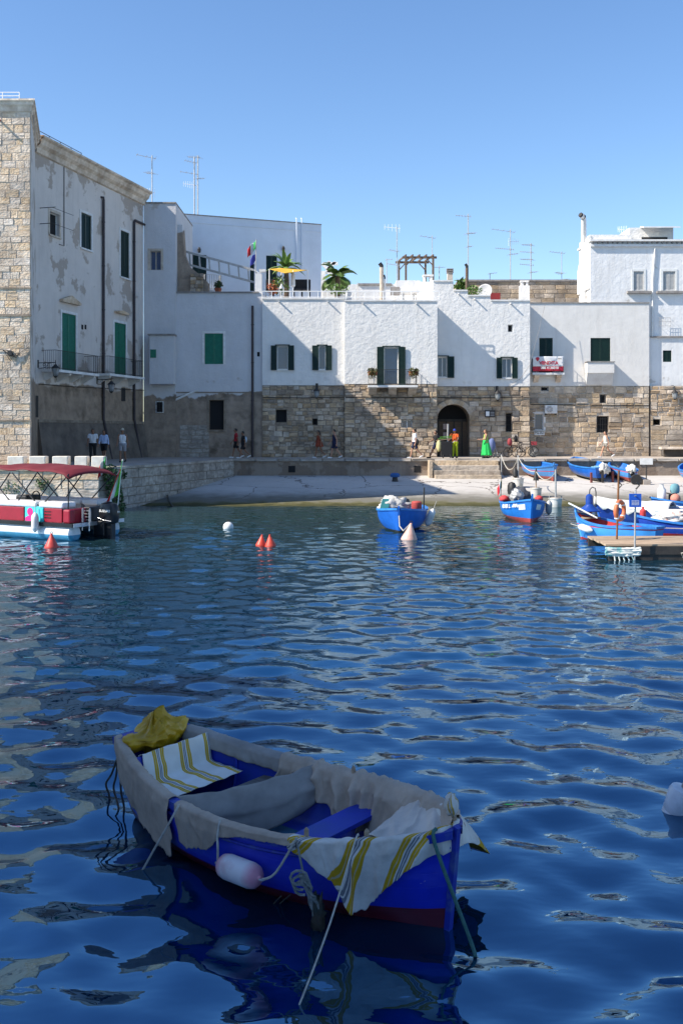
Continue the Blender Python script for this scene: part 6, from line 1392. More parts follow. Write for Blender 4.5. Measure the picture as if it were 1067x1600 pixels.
    if top:
        arm = {'tee': (nm == 'uarm') & (par < .62), 'tank': np.zeros(n, bool), 'long': (nm == 'uarm') | ((nm == 'farm') & (par < .8))}[sleeve]
        mk = ((nm == 'torso') & (z > .90)) | arm | ((nm == 'thigh') & (z > .90)); mk &= ~((z > 1.43) & (np.abs(co[:, 0]) < .07))
        if sleeve == 'tank': mk &= ~((z > 1.36) & (np.abs(co[:, 0]) > .13)) & (z < 1.42)
        shell('shirt', mk, .020, top, .010)
    if bottom and not dress:
        lim = {'shorts': (nm == 'thigh') & (par < .78), 'pants': (nm == 'thigh') | ((nm == 'shin') & (par < .93)), 'mini': (nm == 'thigh') & (par < .4)}[legs]
        shell('shorts' if legs != 'pants' else 'trousers', (((nm == 'torso') & (z < .98)) | lim), .024 if legs != 'pants' else .022, bottom, .012)
    if dress:
        r = random.Random(seed); mbd = MB()
        def fn(u, v):
            a = 2*math.pi*u; zz = lerp(1.12, dress, v); w = lerp(.125, .18+(1.1-dress)*.10, v**.7); f = 1+.10*v*math.sin(a*7+seed)+.06*v*math.sin(a*3+1)
            return (w*f*math.cos(a)*1.05, w*f*math.sin(a)*1.15+.05*v, zz)
        mbd.grid(36, 14, fn); o = mbd.build('skirt', bottom, root, smooth='all', solid=.008); o.location = (0, 0, -drop)
    shell('shoes', nm == 'foot', .010, shoes)
    # hair: a cap over skull, longer at the back when wanted
    mbh = MB()
    def hf(u, v):
        a = 2*math.pi*u; e = lerp(-.35, math.pi/2, v); fx = math.cos(a)*math.cos(e); fy = math.sin(a)*math.cos(e); fz = math.sin(e)
        if fy < -.35 and fz < .55: fz = max(fz, .55); fy *= .8
        rr_ = .103*(1+.05*nz(fx*6+seed, fy*6, fz*6)); q = hp(fx*rr_*.82, fy*rr_*.98+.008, fz*rr_*1.16+.012); return q
    mbh.grid(18, 9, hf)
    if longhair: mbh.lathe([(.03, .02), (.06, -.06), (.06, -.2), (.03, -.3), (.01, -.33)], tuple(hp(0, .085, 0)), 10, 1.2, .8)
    o = mbh.build('hair', MT[hair], root, smooth='all'); o.location = (0, 0, -drop)
    mbe = MB()
    for s in (-1, 1): mbe.ball(hp(s*.03, -.088, .012), .010, 8, 6)
    mbe.build('eyes', MT['iron'], root).location = (0, 0, -drop); mbl = MB(); mbl.ball(hp(0, -.088, -.055), .02, 8, 5, 1.1, .4, .35); mbl.build('mouth', flat('lips', (.32, .1, .09)), root).location = (0, 0, -drop)
    if hat is not None:
        mh = MB(); mh.lathe([(.15, .045), (.152, .055), (.10, .065), (.10, .11), (.07, .15), (.01, .165)] if hat[1] else [(.10, .02), (.102, .06), (.09, .10), (.05, .13), (.01, .135)], tuple(hc), 16, .85, 1.0)
        if not hat[1]: mh.box(hc.x-.06, hc.x+.06, hc.y-.19, hc.y-.08, hc.z+.025, hc.z+.035)
        mh.build('hat', hat[0], root, smooth=True).location = (0, 0, -drop)
    if bag is not None:
        o = lump((0, .17 if bag[1] == 'back' else 0, 1.2), (.14, .09, .19), seed, .12, 14, 10).build('backpack' if bag[1] == 'back' else 'bag', bag[0], root, smooth='all'); o.location = (0 if bag[1] == 'back' else .22, 0 if bag[1] == 'back' else .1, -drop if bag[1] == 'back' else -drop-.25)
    return root
def at(px, Y): return Vector(((px-CX)/F*Y, Y, QZ))
fa = lambda n, c: flat(n, c, .85)
wsh, dsh, nvy, kha, gry = fa('cloth_white', (.72, .72, .74)), fa('cloth_black', (.014, .014, .017)), fa('cloth_navy', (.015, .02, .06)), fa('cloth_khaki', (.30, .28, .25)), fa('cloth_grey', (.3, .3, .33))
wsn, dksn = fa('shoe_white', (.7, .7, .7)), fa('shoe_dark', (.03, .03, .03))
person('person in white tee and dark trousers walking behind the merlon at left', at(145.5, 52.6), R(10), wsh, dsh, dksn, 'skindk', stride=.2, legs='pants', seed=1)
person('person in pale blue shirt and dark shorts, middle of the three at left', at(163, 53.2), R(-5), fa('cloth_paleblue', (.45, .55, .78)), dsh, dksn, 'skindk', H=1.66, stride=-.2, sleeve='long', longhair=True, female=True, seed=2)
person('person in sun hat, white tank top and grey shorts walking to camera', at(192, 51.6), R(3), wsh, gry, dksn, 'skindk', stride=.22, sleeve='tank', hat=(fa('straw', (.5, .45, .35)), True), seed=3)
person('person in red shirt and dark shorts walking left along the shaded wall', at(369, 60.0), R(-80), fa('cloth_red', (.35, .02, .03)), dsh, wsn, 'skindk', H=1.78, stride=.3, seed=4)
person('person in black with a pale backpack walking behind the red shirt', at(380, 59.6), R(-75), dsh, dsh, wsn, 'skindk', H=1.62, stride=-.35, bag=(fa('bag_pale', (.5, .58, .66)), 'back'), seed=5)
person('person in a short rust-red dress walking left under the lantern', at(498, 60.0), R(-70), fa('cloth_rust', (.25, .045, .02)), fa('cloth_rust', (.25, .045, .02)), wsn, 'skindk', H=1.66, stride=.3, sleeve='tank', dress=.72, longhair=True, female=True, seed=6)
person('person in navy top and shorts walking left beside the balcony house corner', at(522.5, 59.4), R(-75), nvy, nvy, wsn, 'skin', H=1.72, stride=.3, sleeve='tank', seed=7)
person('person in white shirt and dark shorts with shoulder bag, walking left in sun', at(647.5, 59.2), R(-80), wsh, nvy, wsn, 'skin', H=1.76, stride=.33, arms=(.1, -.1), bag=(dsh, 'side'), seed=8)
person('person in dark tee leaning forward and striding left before the archway', at(681, 59.4), R(-75), dsh, nvy, dksn, 'skindk', H=1.72, stride=.5, arms=(.5, -.2), elbow=(.5, .4), bag=(nvy, 'back'), seed=9)
person('worker in orange shirt, blue cap and yellow trousers at the archway', at(710, 59.3), R(-20), fa('cloth_orange', (.62, .10, .015)), fa('cloth_hivis', (.50, .58, .02)), dksn, 'skindk', H=1.72, stride=.1, legs='pants', arms=(.45, .45), elbow=(.9, .9), hat=(fa('cap_blue', (.04, .07, .4)), False), seed=10)
person('person in long bright green skirt looking at a phone, facing left', at(758.5, 59.4), R(-85), fa('cloth_lime', (.30, .40, .10)), fa('cloth_green', (.02, .50, .10)), dksn, 'skin', 'hairbr', H=1.70, stride=.08, sleeve='tank', dress=.16, longhair=True, female=True, arms=(.35, .35), elbow=(1.2, 1.2), seed=11)
person('person in pale patterned top and shorts walking left along the sunlit wall', at(945.5, 60.6), R(-80), fa('cloth_patterned', (.6, .6, .55)), kha, wsn, 'skin', H=1.66, stride=.42, sleeve='tank', legs='mini', longhair=True, female=True, bag=(fa('bag_sage', (.4, .45, .42)), 'back'), seed=12)
# ---------------------------------------------------------------- props on the promenade
p = at(697, 59.0); o = empty('street_cart', p, 0, 'black street cleaning cart with a hanging yellow sack at the archway', 'cart')
MB().box(-.33, .33, -.3, .25, .12, 1.0).build('bin', dsh, o, bevel=.03); lump((-.45, -.1, .75), (.16, .2, .33), 3, .2).build('sack', fa('sack_yellow', (.55, .50, .25)), o, smooth='all')
for x in (-.22, .22): MB().ring((x, -.3, .12), .1, .03, 14, 6, 'x').build('wheel', MT['iron'], o)
MB().tube([(.33, 0, .9), (.5, 0, 1.05), (.62, 0, 1.0)], .02, 6).build('handle', MT['galv'], o)
for k in range(3): MB().tube([(-.6+.1*k, .1, 1.05+.1*k), (.35, .12, 1.18+.08*k)], .018, 5).build('broom', fa('broom_green', (.12, .3, .05)) if k else MT['woodpale'], o)
MB().tube([(.1, .2, .9), (.12, .2, 2.05)], .05, 8).build('broom_handle', MT['galv'], o)
p = at(768, 60.6); o = empty('stroller', p, R(20), 'grey-blue pushchair parked behind the person in green', 'pushchair')
lump((0, 0, .75), (.22, .2, .42), 5, .15).build('seat', fa('stroller_blue', (.14, .18, .35)), o, smooth='all')
for x in (-.25, .25): MB().tube([(x, -.3, .12), (x, .25, 1.15)], .018, 5).build('frame', MT['galv'], o); MB().ring((x, -.3, .12), .1, .025, 14, 6, 'x').build('wheel', MT['iron'], o); MB().ring((x, .25, .12), .1, .025, 14, 6, 'x').build('wheel', MT['iron'], o); MB().tube([(x, .25, .12), (x, .0, .6)], .018, 5).build('frame', MT['galv'], o)
MB().tube([(-.25, .25, 1.15), (.25, .25, 1.15)], .02, 6).build('handle', MT['iron'], o)
p = at(820, 61.8); o = empty('bicycle', p, 0, 'dark bicycle parked against the shaded wall below the grilled slot', 'bicycle')
for x in (-.52, .52):
    w = MB().ring((x, 0, .34), .32, .025, 26, 6).build('wheel', MT['iron'], o); mb = MB()
    for k in range(8): a = math.pi*k/8; mb.tube([(x-.31*math.cos(a), 0, .34-.31*math.sin(a)), (x+.31*math.cos(a), 0, .34+.31*math.sin(a))], .004, 4)
    mb.build('spokes', MT['galv'], w)
mb = MB()
for a, b in (((-.52, .34), (-.15, .34)), ((-.15, .34), (-.25, .82)), ((-.25, .8), (.33, .82)), ((-.15, .34), (.35, .72)), ((.52, .34), (.32, .95)), ((-.52, .34), (-.25, .8))): mb.tube([(a[0], 0, a[1]), (b[0], 0, b[1])], .022, 6)
mb.build('frame', dsh, o); MB().tube([(.3, -.28, 1.0), (.32, 0, .98), (.3, .28, 1.0)], .018, 6).build('handlebar', MT['iron'], o); lump((-.27, 0, .9), (.14, .08, .05), 1, .1).build('saddle', dsh, o, smooth='all'); MB().box(.4, .7, -.15, .15, .75, .98).build('basket', flat('basket_red', (.3, .04, .05)), o)
p = at(803, 61.9); o = empty('child_bicycle', p, R(15), 'second bicycle with red child seat leaning behind the first', 'bicycle')
for x in (-.45, .45): MB().ring((x, 0, .3), .28, .025, 22, 6).build('wheel', MT['iron'], o)
mb = MB()
for a, b in (((-.45, .3), (-.1, .3)), ((-.1, .3), (-.2, .75)), ((-.2, .72), (.3, .75)), ((-.1, .3), (.32, .68)), ((.45, .3), (.3, .9)), ((-.45, .3), (-.2, .72))): mb.tube([(a[0], 0, a[1]), (b[0], 0, b[1])], .022, 6)
mb.build('frame', dsh, o); MB().tube([(.3, -.25, .95), (.3, .25, .95)], .018, 6).build('handlebar', MT['iron'], o); lump((-.3, 0, .95), (.15, .14, .24), 2, .1).build('child_seat', flat('basket_red', (.3, .04, .05)), o, smooth='all'); lump((.1, 0, 1.15), (.12, .1, .22), 4, .2).build('bag', dsh, o, smooth='all')
p = at(1052, 62.6); o = empty('stone_bench', p, 0, 'long brown stone bench against the wall at the right edge', 'bench')
MB().box(-.9, 2.2, -.35, .2, .48, .64).build('seat', MT['stone_tower'], o, bevel=.02); MB().box(-.6, 1.9, -.1, .15, 0, .477).build('foot', MT['wooddark'], o)
# air conditioner, sale banner
q = D_.rect((851, 633, 870, 646), -.3); o = empty('air_conditioner', (D_.A.x+(q[0]+q[2])/2, 64.3, q[1]+QZ), 0, 'white air conditioner box with round fan on the stone wall', 'air conditioner'); w2 = (q[2]-q[0])/2; hh2 = q[3]-q[1]
MB().box(-w2, w2, -.34, -.04, 0, hh2).build('casing', MT['trim'], o, bevel=.015); MB().lathe([(.21, 0), (.21, .01)], (0, 0, 0), 20).build('fan_grille', MT['coping'], o).location = (-w2*.28, -.352, hh2/2); o.children[-1].rotation_euler = (R(90), 0, 0)
mb = MB()
for rr_ in (.07, .13, .19): mb.ring((-w2*.28, -.365, hh2/2), rr_, .008, 20, 4)
for k in range(4): a = math.pi*k/4; mb.tube([(-w2*.28-.2*math.cos(a), -.365, hh2/2-.2*math.sin(a)), (-w2*.28+.2*math.cos(a), -.365, hh2/2+.2*math.sin(a))], .006, 4)
mb.build('fan_guard', MT['whitemetal'], o); MB().box(-w2+.05, -w2+.12, -.3, -.0, -.08, 0).box(w2-.12, w2-.05, -.3, 0, -.08, 0).build('bracket', MT['iron'], o)
u0, z1 = D_.uv(832, 557, -.66); u1, z0 = D_.uv(880, 580, -.66); o = empty('sale_banner', (D_.A.x+u0, 64.3-.66, z0+QZ), 0, 'white and red for-sale banner tied to the balcony railing', 'banner'); bw, bh_ = u1-u0, z1-z0
wv = lambda x, z: .035*math.sin(x*3.1+z*2)+.02*math.sin(x*7+z*5)
MB().grid(24, 10, lambda u, v: (u*bw, wv(u*bw, (.32+.68*v)*bh_), (.33+.67*v)*bh_)).build('white_field', flat('banner_white', (.78, .77, .76), .6), o, smooth='all', solid=.006)
MB().grid(24, 6, lambda u, v: (u*bw, wv(u*bw, .33*v*bh_), .326*v*bh_)).build('red_field', flat('banner_red', (.50, .02, .045), .6), o, smooth='all', solid=.006)
dr = flat('banner_darkred', (.42, .02, .05)); text('lettering', 'VENDITA', .29, dr, o, (bw*.51, -.075, bh_*.55), bold=.012); text('lettering', '080 4136010', .215, MT['wtrim'], o, (bw*.54, -.075, bh_*.22), bold=.008); text('lettering', 'casa', .15, MT['coping'], o, (bw*.86, -.075, bh_*.86), bold=.004)
text('lettering', 'vendita immobiliare', .10, MT['wtrim'], o, (bw*.52, -.075, bh_*.07)) if False else None
MB().lathe([(.02, -.16), (.10, -.04), (.12, .02), (.09, .09), (.02, .11)], (bw*.15, -.05, bh_*.84), 14, 1, .2).build('logo', flat('banner_red', (.50, .02, .045)), o, smooth=True)
# bollards: blue topped weed-hung post on slip, dark one at left
for px, py, m, lab in ((617, 752, flat('bollard_blue', (.02, .10, .30)), 'squat dark bollard with blue cap on the slipway edge of shade'), (265, 770, flat('bollard_iron', (.035, .035, .045)), 'dark iron bollard with ropes near the left quay wall')):
    for Yt in np.linspace(47, 58, 300):
        if 675+(CH-slip_z(Yt))*F/Yt <= py: break
    o = empty('mooring_bollard', ((px-CX)/F*Yt, Yt, slip_z(Yt)), 0, lab, 'bollard'); MB().lathe([(.24, -.1), (.16, .06), (.14, .22)], (0, 0, 0), 14).build('shaft', MT['iron'], o, smooth=True); MB().lathe([(.15, .22), (.26, .25), (.28, .36), (.2, .45), (.05, .47)], (0, 0, 0), 14).build('cap', m, o, smooth=True)
    bl = o.location.copy()
simple('mooring_rope', MB().tube([tuple(bl+Vector((0, -.1, .2))), tuple(bl+Vector((.1, -1.2, -.02))), tuple(bl+Vector((.5, -3, -.22))), tuple(bl+Vector((1.0, -4.6, -.4))), tuple(bl+Vector((1.1, -6.0, -.7)))], .04, 6), 'ropedk', 'thick dark rope from the left bollard into the water', 'rope', True)
simple('rope_coil', lump(bl+Vector((-.1, -.2, .12)), (.5, .35, .14), 7, .5), 'ropedk', 'heap of dark rope at the foot of the left bollard', 'rope', 'all')
simple('driftwood', MB().tube([tuple(bl+Vector((-1.9, -.6, .02))), tuple(bl+Vector((-1.2, -.5, .1))), tuple(bl+Vector((-.3, -.4, .25)))], [.07, .09, .06], 7), 'wood', 'weathered timber lying between quay wall and left bollard', 'timber', True)
# buckets with posts and ropes
def slipY(py):
    for Yt in np.linspace(44, 58, 500):
        if 675+(CH-slip_z(Yt))*F/Yt <= py: return Yt
bk = []
for px, py, top, w, lab, cone in ((809, 762, 711, 18, 'white bucket holding a tall grey post, nearest the steps', False), (837, 777, 733, 18, 'white bucket holding a post with dark cone, middle of three', True), (867.5, 793, 733, 21, 'stained white bucket holding a tall pale pole at the waterline', False)):
    Yt = slipY(py); s = Yt/F; o = empty('weighted_bucket', ((px-CX)*s, Yt, slip_z(Yt)-.02), 0, lab, 'bucket'); rr_ = w/2*s
    MB().lathe([(rr_*.82, 0), (rr_*.98, 14*s), (rr_*1.06, 14*s), (rr_*1.06, 15.5*s), (rr_*.9, 15.5*s), (rr_*.85, 13*s)], (0, 0, 0), 18).build('bucket', mat('bucket_plastic', (.62, .60, .57), (.36, .33, .27), 2.5, .6), o, smooth=True); lump((0, 0, 14.6*s), (rr_*.8, rr_*.8, .06), 2, .4).build('concrete_fill', MT['concrete'], o, smooth='all')
    hz_ = (py-top)*s; MB().tube([(0, 0, .05), (0, 0, hz_)], .045 if not cone else .03, 8).build('post', MT['galv'] if not cone else MT['woodpale'], o)
    if cone: MB().lathe([(.15, -.55), (.14, -.5), (.03, .05), (.01, .07)], (0, 0, hz_), 12).build('cone', MT['iron'], o, smooth=True)
    bk.append(o.location+Vector((0, 0, hz_-.1)))
p = at(783, 58.0); Yt = 57.3; o = empty('chain_post', ((783-CX)/F*Yt, Yt, slip_z(Yt)), 0, 'thin post with rope standing beside the stone steps', 'post'); hz_ = P(0, 710, Yt).z-slip_z(Yt); MB().tube([(0, 0, 0), (0, 0, hz_)], .03, 8).build('post', MT['galv'], o); MB().lathe([(.16, 0), (.12, .1), (.04, .14)], (0, 0, 0), 10).build('base', MT['galv'], o)
bk = [o.location+Vector((0, 0, hz_-.05))]+bk
def cat(a, b, sag, n=10): return [tuple(a.lerp(b, i/n)-Vector((0, 0, sag*4*(i/n)*(1-i/n)))) for i in range(n+1)]
for i, (sag, lab) in enumerate(((.75, 'sagging rope between the step post and the first bucket post'), (.25, 'slack rope between first and second bucket posts'), (.4, 'slack rope between second and third bucket posts'))):
    simple('boundary_rope', MB().tube(cat(bk[i], bk[i+1], sag), .022, 5), 'rope', lab, 'rope', True)
simple('hanging_float', MB().lathe([(.03, -.35), (.16, -.25), (.14, .0), (.03, .22)], (0, 0, 0), 10), 'iron', 'dark float hanging on the rope beside the steps', 'float', True, loc=bk[1]+Vector((-.15, 0, -.75)))
# white sign on the slip
Yt = slipY(757); o = empty('slip_sign', ((1009-CX)/F*Yt, Yt, slip_z(Yt)), 0, 'blank-backed white sign on a thin post set in a concrete block', 'sign'); s = Yt/F
MB().box(-.2, .2, -.15, .15, -.05, .26).build('block', MT['concrete'], o, bevel=.02); MB().tube([(0, 0, .2), (0, 0, 41*s)], .03, 6).build('post', MT['iron'], o); MB().box(-10*s, 10*s, -.03, -.005, 31*s, 41*s).build('board', MT['trim'], o)
MB().tube([(-.55, -.1, .25), (-.55, -.12, .25), (-.55, .1, .25)], .3, 14).build('tyre', MT['iron'], o); MB().box(-.3, -.2, -.1, .1, -.02, .3).build('strut', MT['wood'], o)
# things at the edge of frame near the foreground
p = G(1054, 1268); buoyb = empty('plastic_drum', (p.x+.02, p.y, .03), 0, 'white plastic drum float half cut by the right edge of the frame', 'float'); buoyb.rotation_euler = (R(14), R(10), R(20))
MB().lathe([(.11, -.18), (.125, -.16), (.125, -.04), (.118, -.03), (.125, -.02), (.125, .16), (.11, .20), (.02, .21)], (0, 0, 0), 20).build('drum', mat('drum_white', (.66, .67, .70), (.5, .5, .52), 5, .4), buoyb, smooth=True); MB().lathe([(.05, .0), (.05, .04)], (.03, 0, .205), 12).build('cap', MT['coping'], buoyb)
# ---------------------------------------------------------------- the moored boat in the foreground
ST = Vector((-1.79, 9.20)); BW = Vector((.80, 7.0)); dv = BW-ST; HD = math.atan2(dv.y, dv.x); LB = dv.length
fb = Hull(LB, .69, .76, .56, .72, .17, .10, bs=[.46, .66, .80, .95, 1.0, .97, .82, .58, .34, .04], floor=.11)
FB = empty('rowing_boat', (ST.x, ST.y, -.01), HD, 'royal blue wooden rowing boat draped with cloths moored in the foreground', 'boat'); FB.rotation_euler = (R(1.5), 0, HD)
def paint():
    m = two_tone('royal_blue_paint', (.007, .024, .56), (.13, .008, .018), .15, .4, (.42, .40, .36), .72, planks=.105, chalk=.12)
    return m
m_in = mat('boat_inside_blue', (.010, .03, .40), (.012, .045, .30), 4, .5, .006, 12); m_rail = mat('boat_rail_blue', (.012, .03, .32), (.10, .16, .26), 6, .5, ramp=(.5, .75))
m_teal = mat('boat_floor_teal', (.02, .12, .20), (.02, .06, .10), 5, .6)
fb.build(FB, paint(), m_in, m_rail, .045, .04, 64, 20); fb.stempost(FB, m_rail, .03, .022)
fb.thwart(FB, .285, .40, .24, mat('boat_bench_wood', (.16, .15, .14), (.09, .085, .08), 4, .8, aniso=(1, 6, 1)), name='thwart'); fb.thwart(FB, .60, .40, .26, m_in); fb.thwart(FB, .84, .46, .36, m_in, name='foredeck')
fb.thwart(FB, .02, .43, .62, m_teal, name='stern_seat')
x_ = .42; hw_ = abs(fb.pt(x_/LB, .1, 1).y)-.07; MB().hexa([(x_, -hw_, .43), (x_+.03, -hw_, .43), (x_+.03, hw_, .43), (x_, hw_, .43)], [(x_-.06, -hw_-.02, .69), (x_-.03, -hw_-.02, .69), (x_-.03, hw_+.02, .69), (x_-.06, hw_+.02, .69)]).build('seat_back', m_in, FB)
for k in range(4): MB().box(1.2, 2.7, -.33+.17*k, -.18+.17*k, .112, .13).build('floor_board', m_teal, FB)
for q in (.2, .38, .52, .68, .8):
    for s in (1, -1):
        pts = [fb.inner(q, t, s)-Vector((0, s*.012, 0)) for t in (.02, .15, .3, .45, .6)]; MB().tube(pts, .018, 5).build('rib', m_in, FB)
for s in (1, -1):
    MB().tube([fb.pt(i/40, .13, s, .008) for i in range(41)], .013, 6).build('rubbing_strake', m_rail, FB, smooth=True)
pins = [(.745, -1), (.87, -1), (.57, 1), (.985, 1)]
for q, s in pins:
    p = fb.pt(q, 0, s); MB().tube([(p.x, p.y-s*.03, p.z-.02), (p.x, p.y-s*.03, p.z+.085), (p.x, p.y-s*.03, p.z+.10)], [.018, .017, .006], 8).build('thole_pin', MT['woodpale'], FB)
M4 = Matrix.Translation(FB.location) @ FB.rotation_euler.to_matrix().to_4x4()
def BWd(p): return M4 @ Vector(p)
def ridge(c, w=1.): n = abs(c)*2.4*w; return max(0., 1-n)**2
def creases(u, v, f, sd, slant=1.2):
    """sharp pulled folds: thin ridges that run down and slant with the hang of the cloth"""
    ph = u*f+.35*slant*v+.9*nz(u*f*.45+sd, v*.4, sd); m1 = max(0., .55+1.1*nz(u*f*.6+sd*3, v*.5, sd+2)); s1 = (.5+.5*math.sin(6.283*ph))**2.2
    a = nz(u*f*.8+slant*.7*v+sd, v*.35, sd); c = nz(u*f*1.6-slant*.5*v+sd*3, v*.5+9, sd)
    return .8*m1*s1+.55*ridge(a, 1.5)*m1+.22*ridge(c, 1.6)+.06*nz(u*f*4, v*5, sd)
def drape_path(path, inn, out, seed, wr=.035, nu=150, nv=44, lift=.014, freq=7., flare=None, slant=1.2):
    """cloth laid over the gunwale: path(u)->(q, side); v runs from the inside hem over the rail to the outside hem"""
    def fn(u, v):
        q, s = path(u); p = fb.pt(q, 0, s); zs = p.z; y = abs(p.y)
        li = inn(u)*(1+.14*nz(u*9, 6, seed)); lo = out(u)*(1+.09*nz(u*13, 2, seed)+.05*nz(u*41, 3, seed))+.006*nz(u*70, 1, seed); tot = li+.10+lo; d = v*tot
        w = wr*creases(u, v, freq, seed, slant); w2 = .3*wr*nz(u*freq*2, v*3, seed+9)
        if d < li:
            k = (li-d); amp = min(1, k/.08); t = min(1, k/(zs+fb.draft)); yi = abs(fb.inner(q, t, s).y)
            return Vector((p.x+w2*amp, s*(max(.0, min(y-.055, yi)-.018-(.012+w)*amp)), zs+lift-k+w2*.4))
        if d < li+.10:
            k = (d-li)/.10; return Vector((p.x+w2*.3, s*lerp(y-.058, y+.042, k), zs+lift+.018*math.sin(math.pi*k)**.6+w*.35))
        k = d-li-.10; amp = min(1, k/.08); t = min(1, k/(zs+fb.draft)); h = fb.pt(q, t, s); fl = flare(u)*k if flare else 0
        return Vector((h.x+w2*amp*1.2+(fl*.6 if q > .93 else 0), s*(max(abs(h.y)+.014, y+.036-k*.16)+max(0, (.008+w)*amp)+fl), zs+lift-k))
    mb = MB(); mb.grid(nu, nv, lambda u, v: BWd(fn(u, v))); return mb
def clothmat(name, c, c2, stripes=None, sc=3., dirt=.25):
    m = mat(name, c, c2, sc, .92, .010, 16, spec=.08); t = m.node_tree; L = t.links
    if stripes:
        b = t.nodes['Principled BSDF']; old = b.inputs['Base Color'].links[0].from_socket; uv = t.nodes.new('ShaderNodeTexCoord'); sp = t.nodes.new('ShaderNodeSeparateXYZ'); L.new(uv.outputs['UV'], sp.inputs[0])
        a = t.nodes.new('ShaderNodeMath'); a.operation = 'MULTIPLY_ADD'; L.new(sp.outputs[0], a.inputs[0]); a.inputs[1].default_value = stripes[0]
        s2 = t.nodes.new('ShaderNodeMath'); s2.operation = 'MULTIPLY'; s2.inputs[1].default_value = stripes[1]; L.new(sp.outputs[1], s2.inputs[0]); L.new(s2.outputs[0], a.inputs[2])
        fr = t.nodes.new('ShaderNodeMath'); fr.operation = 'FRACT'; L.new(a.outputs[0], fr.inputs[0]); cr = t.nodes.new('ShaderNodeValToRGB'); cr.color_ramp.interpolation = 'CONSTANT'; el = cr.color_ramp.elements
        Y1, W1, G1 = (.60, .38, .03, 1), (.80, .77, .71, 1), (.22, .24, .27, 1)
        seq = [(0, W1), (.36, Y1), (.42, (.55, .48, .3, 1)), (.44, Y1), (.50, W1), (.53, G1), (.57, W1), (.585, G1), (.62, W1), (.66, Y1), (.72, (.55, .48, .3, 1)), (.74, Y1), (.80, W1)]
        el[0].position, el[0].color = 0, W1; el[1].position, el[1].color = seq[1]
        for p_, c_ in seq[2:]: e = el.new(p_); e.color = c_
        L.new(fr.outputs[0], cr.inputs[0]); mx = t.nodes.new('ShaderNodeMix'); mx.data_type = 'RGBA'; mx.blend_type = 'MULTIPLY'; mx.inputs[0].default_value = 1.0; L.new(cr.outputs[0], mx.inputs[6]); L.new(old, mx.inputs[7]); L.new(mx.outputs[2], b.inputs['Base Color'])
    return m
m_taupe = clothmat('taupe_canvas', (.52, .415, .325), (.35, .28, .22)); m_grey = clothmat('grey_canvas', (.36, .33, .30), (.25, .23, .21)); m_str = clothmat('striped_towel', (.95, .94, .92), (.62, .60, .58), (3.3, .55)); m_str2 = clothmat('striped_seat_towel', (1, 1, 1), (.85, .84, .82), (2.6, 0.))
def ip(xs, ys): return lambda u: interp(xs, ys, u)
# near side, stern half: long taupe cloth with a pointed hem
simple('draped_cloth', drape_path(lambda u: (lerp(.0, .335, u), -1), ip([0, 1], [.16, .10]), ip([0, .3, .75, .93, 1], [.40, .44, .50, .50, .30]), 1, .028, freq=4., slant=1.6), m_taupe, 'taupe cloth hanging over the stern quarter with a pointed lower hem', 'cloth', 'all', .003)
simple('draped_cloth', drape_path(lambda u: (lerp(.36, .74, u), -1), ip([0, .5, 1], [.16, .10, .06]), ip([0, .08, .3, .42, .6, 1], [.30, .31, .24, .10, .04, .03]), 2, .040, freq=6., slant=-1.4), m_taupe, 'taupe cloth tied with cord above the white fender', 'cloth', 'all', .003)
# striped towel over the bow
def bowpath(u):
    return (lerp(.715, .995, u/.80), -1) if u < .80 else (lerp(.995, .86, (u-.80)/.2), 1)
simple('draped_cloth', drape_path(bowpath, ip([0, .5, .8, 1], [.05, .10, .06, .08]), ip([0, .1, .28, .36, .44, .55, .70, .78, .84, .92, 1], [.05, .12, .30, .52, .50, .36, .20, .14, .22, .46, .40]), 5, .040, 190, 54, .016, 6.5, flare=ip([0, .76, .86, 1], [0, 0, .65, 1.05])), m_str, 'white towel with yellow stripes draped over the bow', 'towel', 'all', .0035)
# far side taupe cloth
simple('draped_cloth', drape_path(lambda u: (lerp(.34, .985, u), 1), ip([0, .2, .5, .75, 1], [.16, .26, .40, .30, .10]), ip([0, 1], [.12, .10]), 7, .13, 200, 48, .025, 11), m_taupe, 'rumpled taupe cloth covering the far rail from middle to bow', 'cloth', 'all', .0035)
simple('draped_cloth', drape_path(lambda u: (lerp(.05, .36, u), 1), ip([0, 1], [.10, .12]), ip([0, 1], [.06, .06]), 8, .02, 90, 24, .012), m_grey, 'thin grey cloth strip along the far rail near the stern', 'cloth', 'all', .003)
# crumpled cloth filling the bow from rail to rail
def bowcloth(u, v):
    q = lerp(.74, .965, u); y = (v-.5)*2; b = fb.b(q)-.03; e = abs(y)
    c = creases(u+.25*y, v, 3.2, 21, 1.8); z = fb.zs(q)-.01-.13*(1-e**2)*(1-.5*u)+.09*c*(1-.3*e)-.16*max(0, .18-u)/.18*(1-e*.5)
    return BWd((q*LB+.03*nz(u*5, v*5, 2), y*b, z))
simple('bow_cloth', MB().grid(90, 70, bowcloth), clothmat('pale_taupe_canvas', (.66, .57, .485), (.48, .41, .35)), 'pale crumpled cloth spread between the rails behind the stem', 'cloth', 'all', .004)
# bow bunch: knot of towel at the stem
simple('towel_knot', lump(BWd((LB-.03, .02, .88)), (.05, .05, .075), 5, .4, 14, 10), m_str, 'knotted end of the striped towel on the stem post', 'towel', 'all')
# grey sheet hung across the middle
def across(u, v):
    y = lerp(-.64, .66, u); x = lerp(1.10, 1.52, u)+.10*v+.03*math.sin(u*9+v*2)*v; top = .60-.05*math.sin(math.pi*u); ln = .30+.07*math.sin(math.pi*u)
    z = top-ln*v+.02*nz(u*8, v*3, 2); x += .05*(1-abs(1-2*v))+.02*nz(u*7, v*4, 1)
    return BWd((x, y, z))
simple('hanging_sheet', MB().grid(60, 20, across), m_grey, 'dark grey sheet hung across the middle of the boat', 'cloth', 'all', .0035)
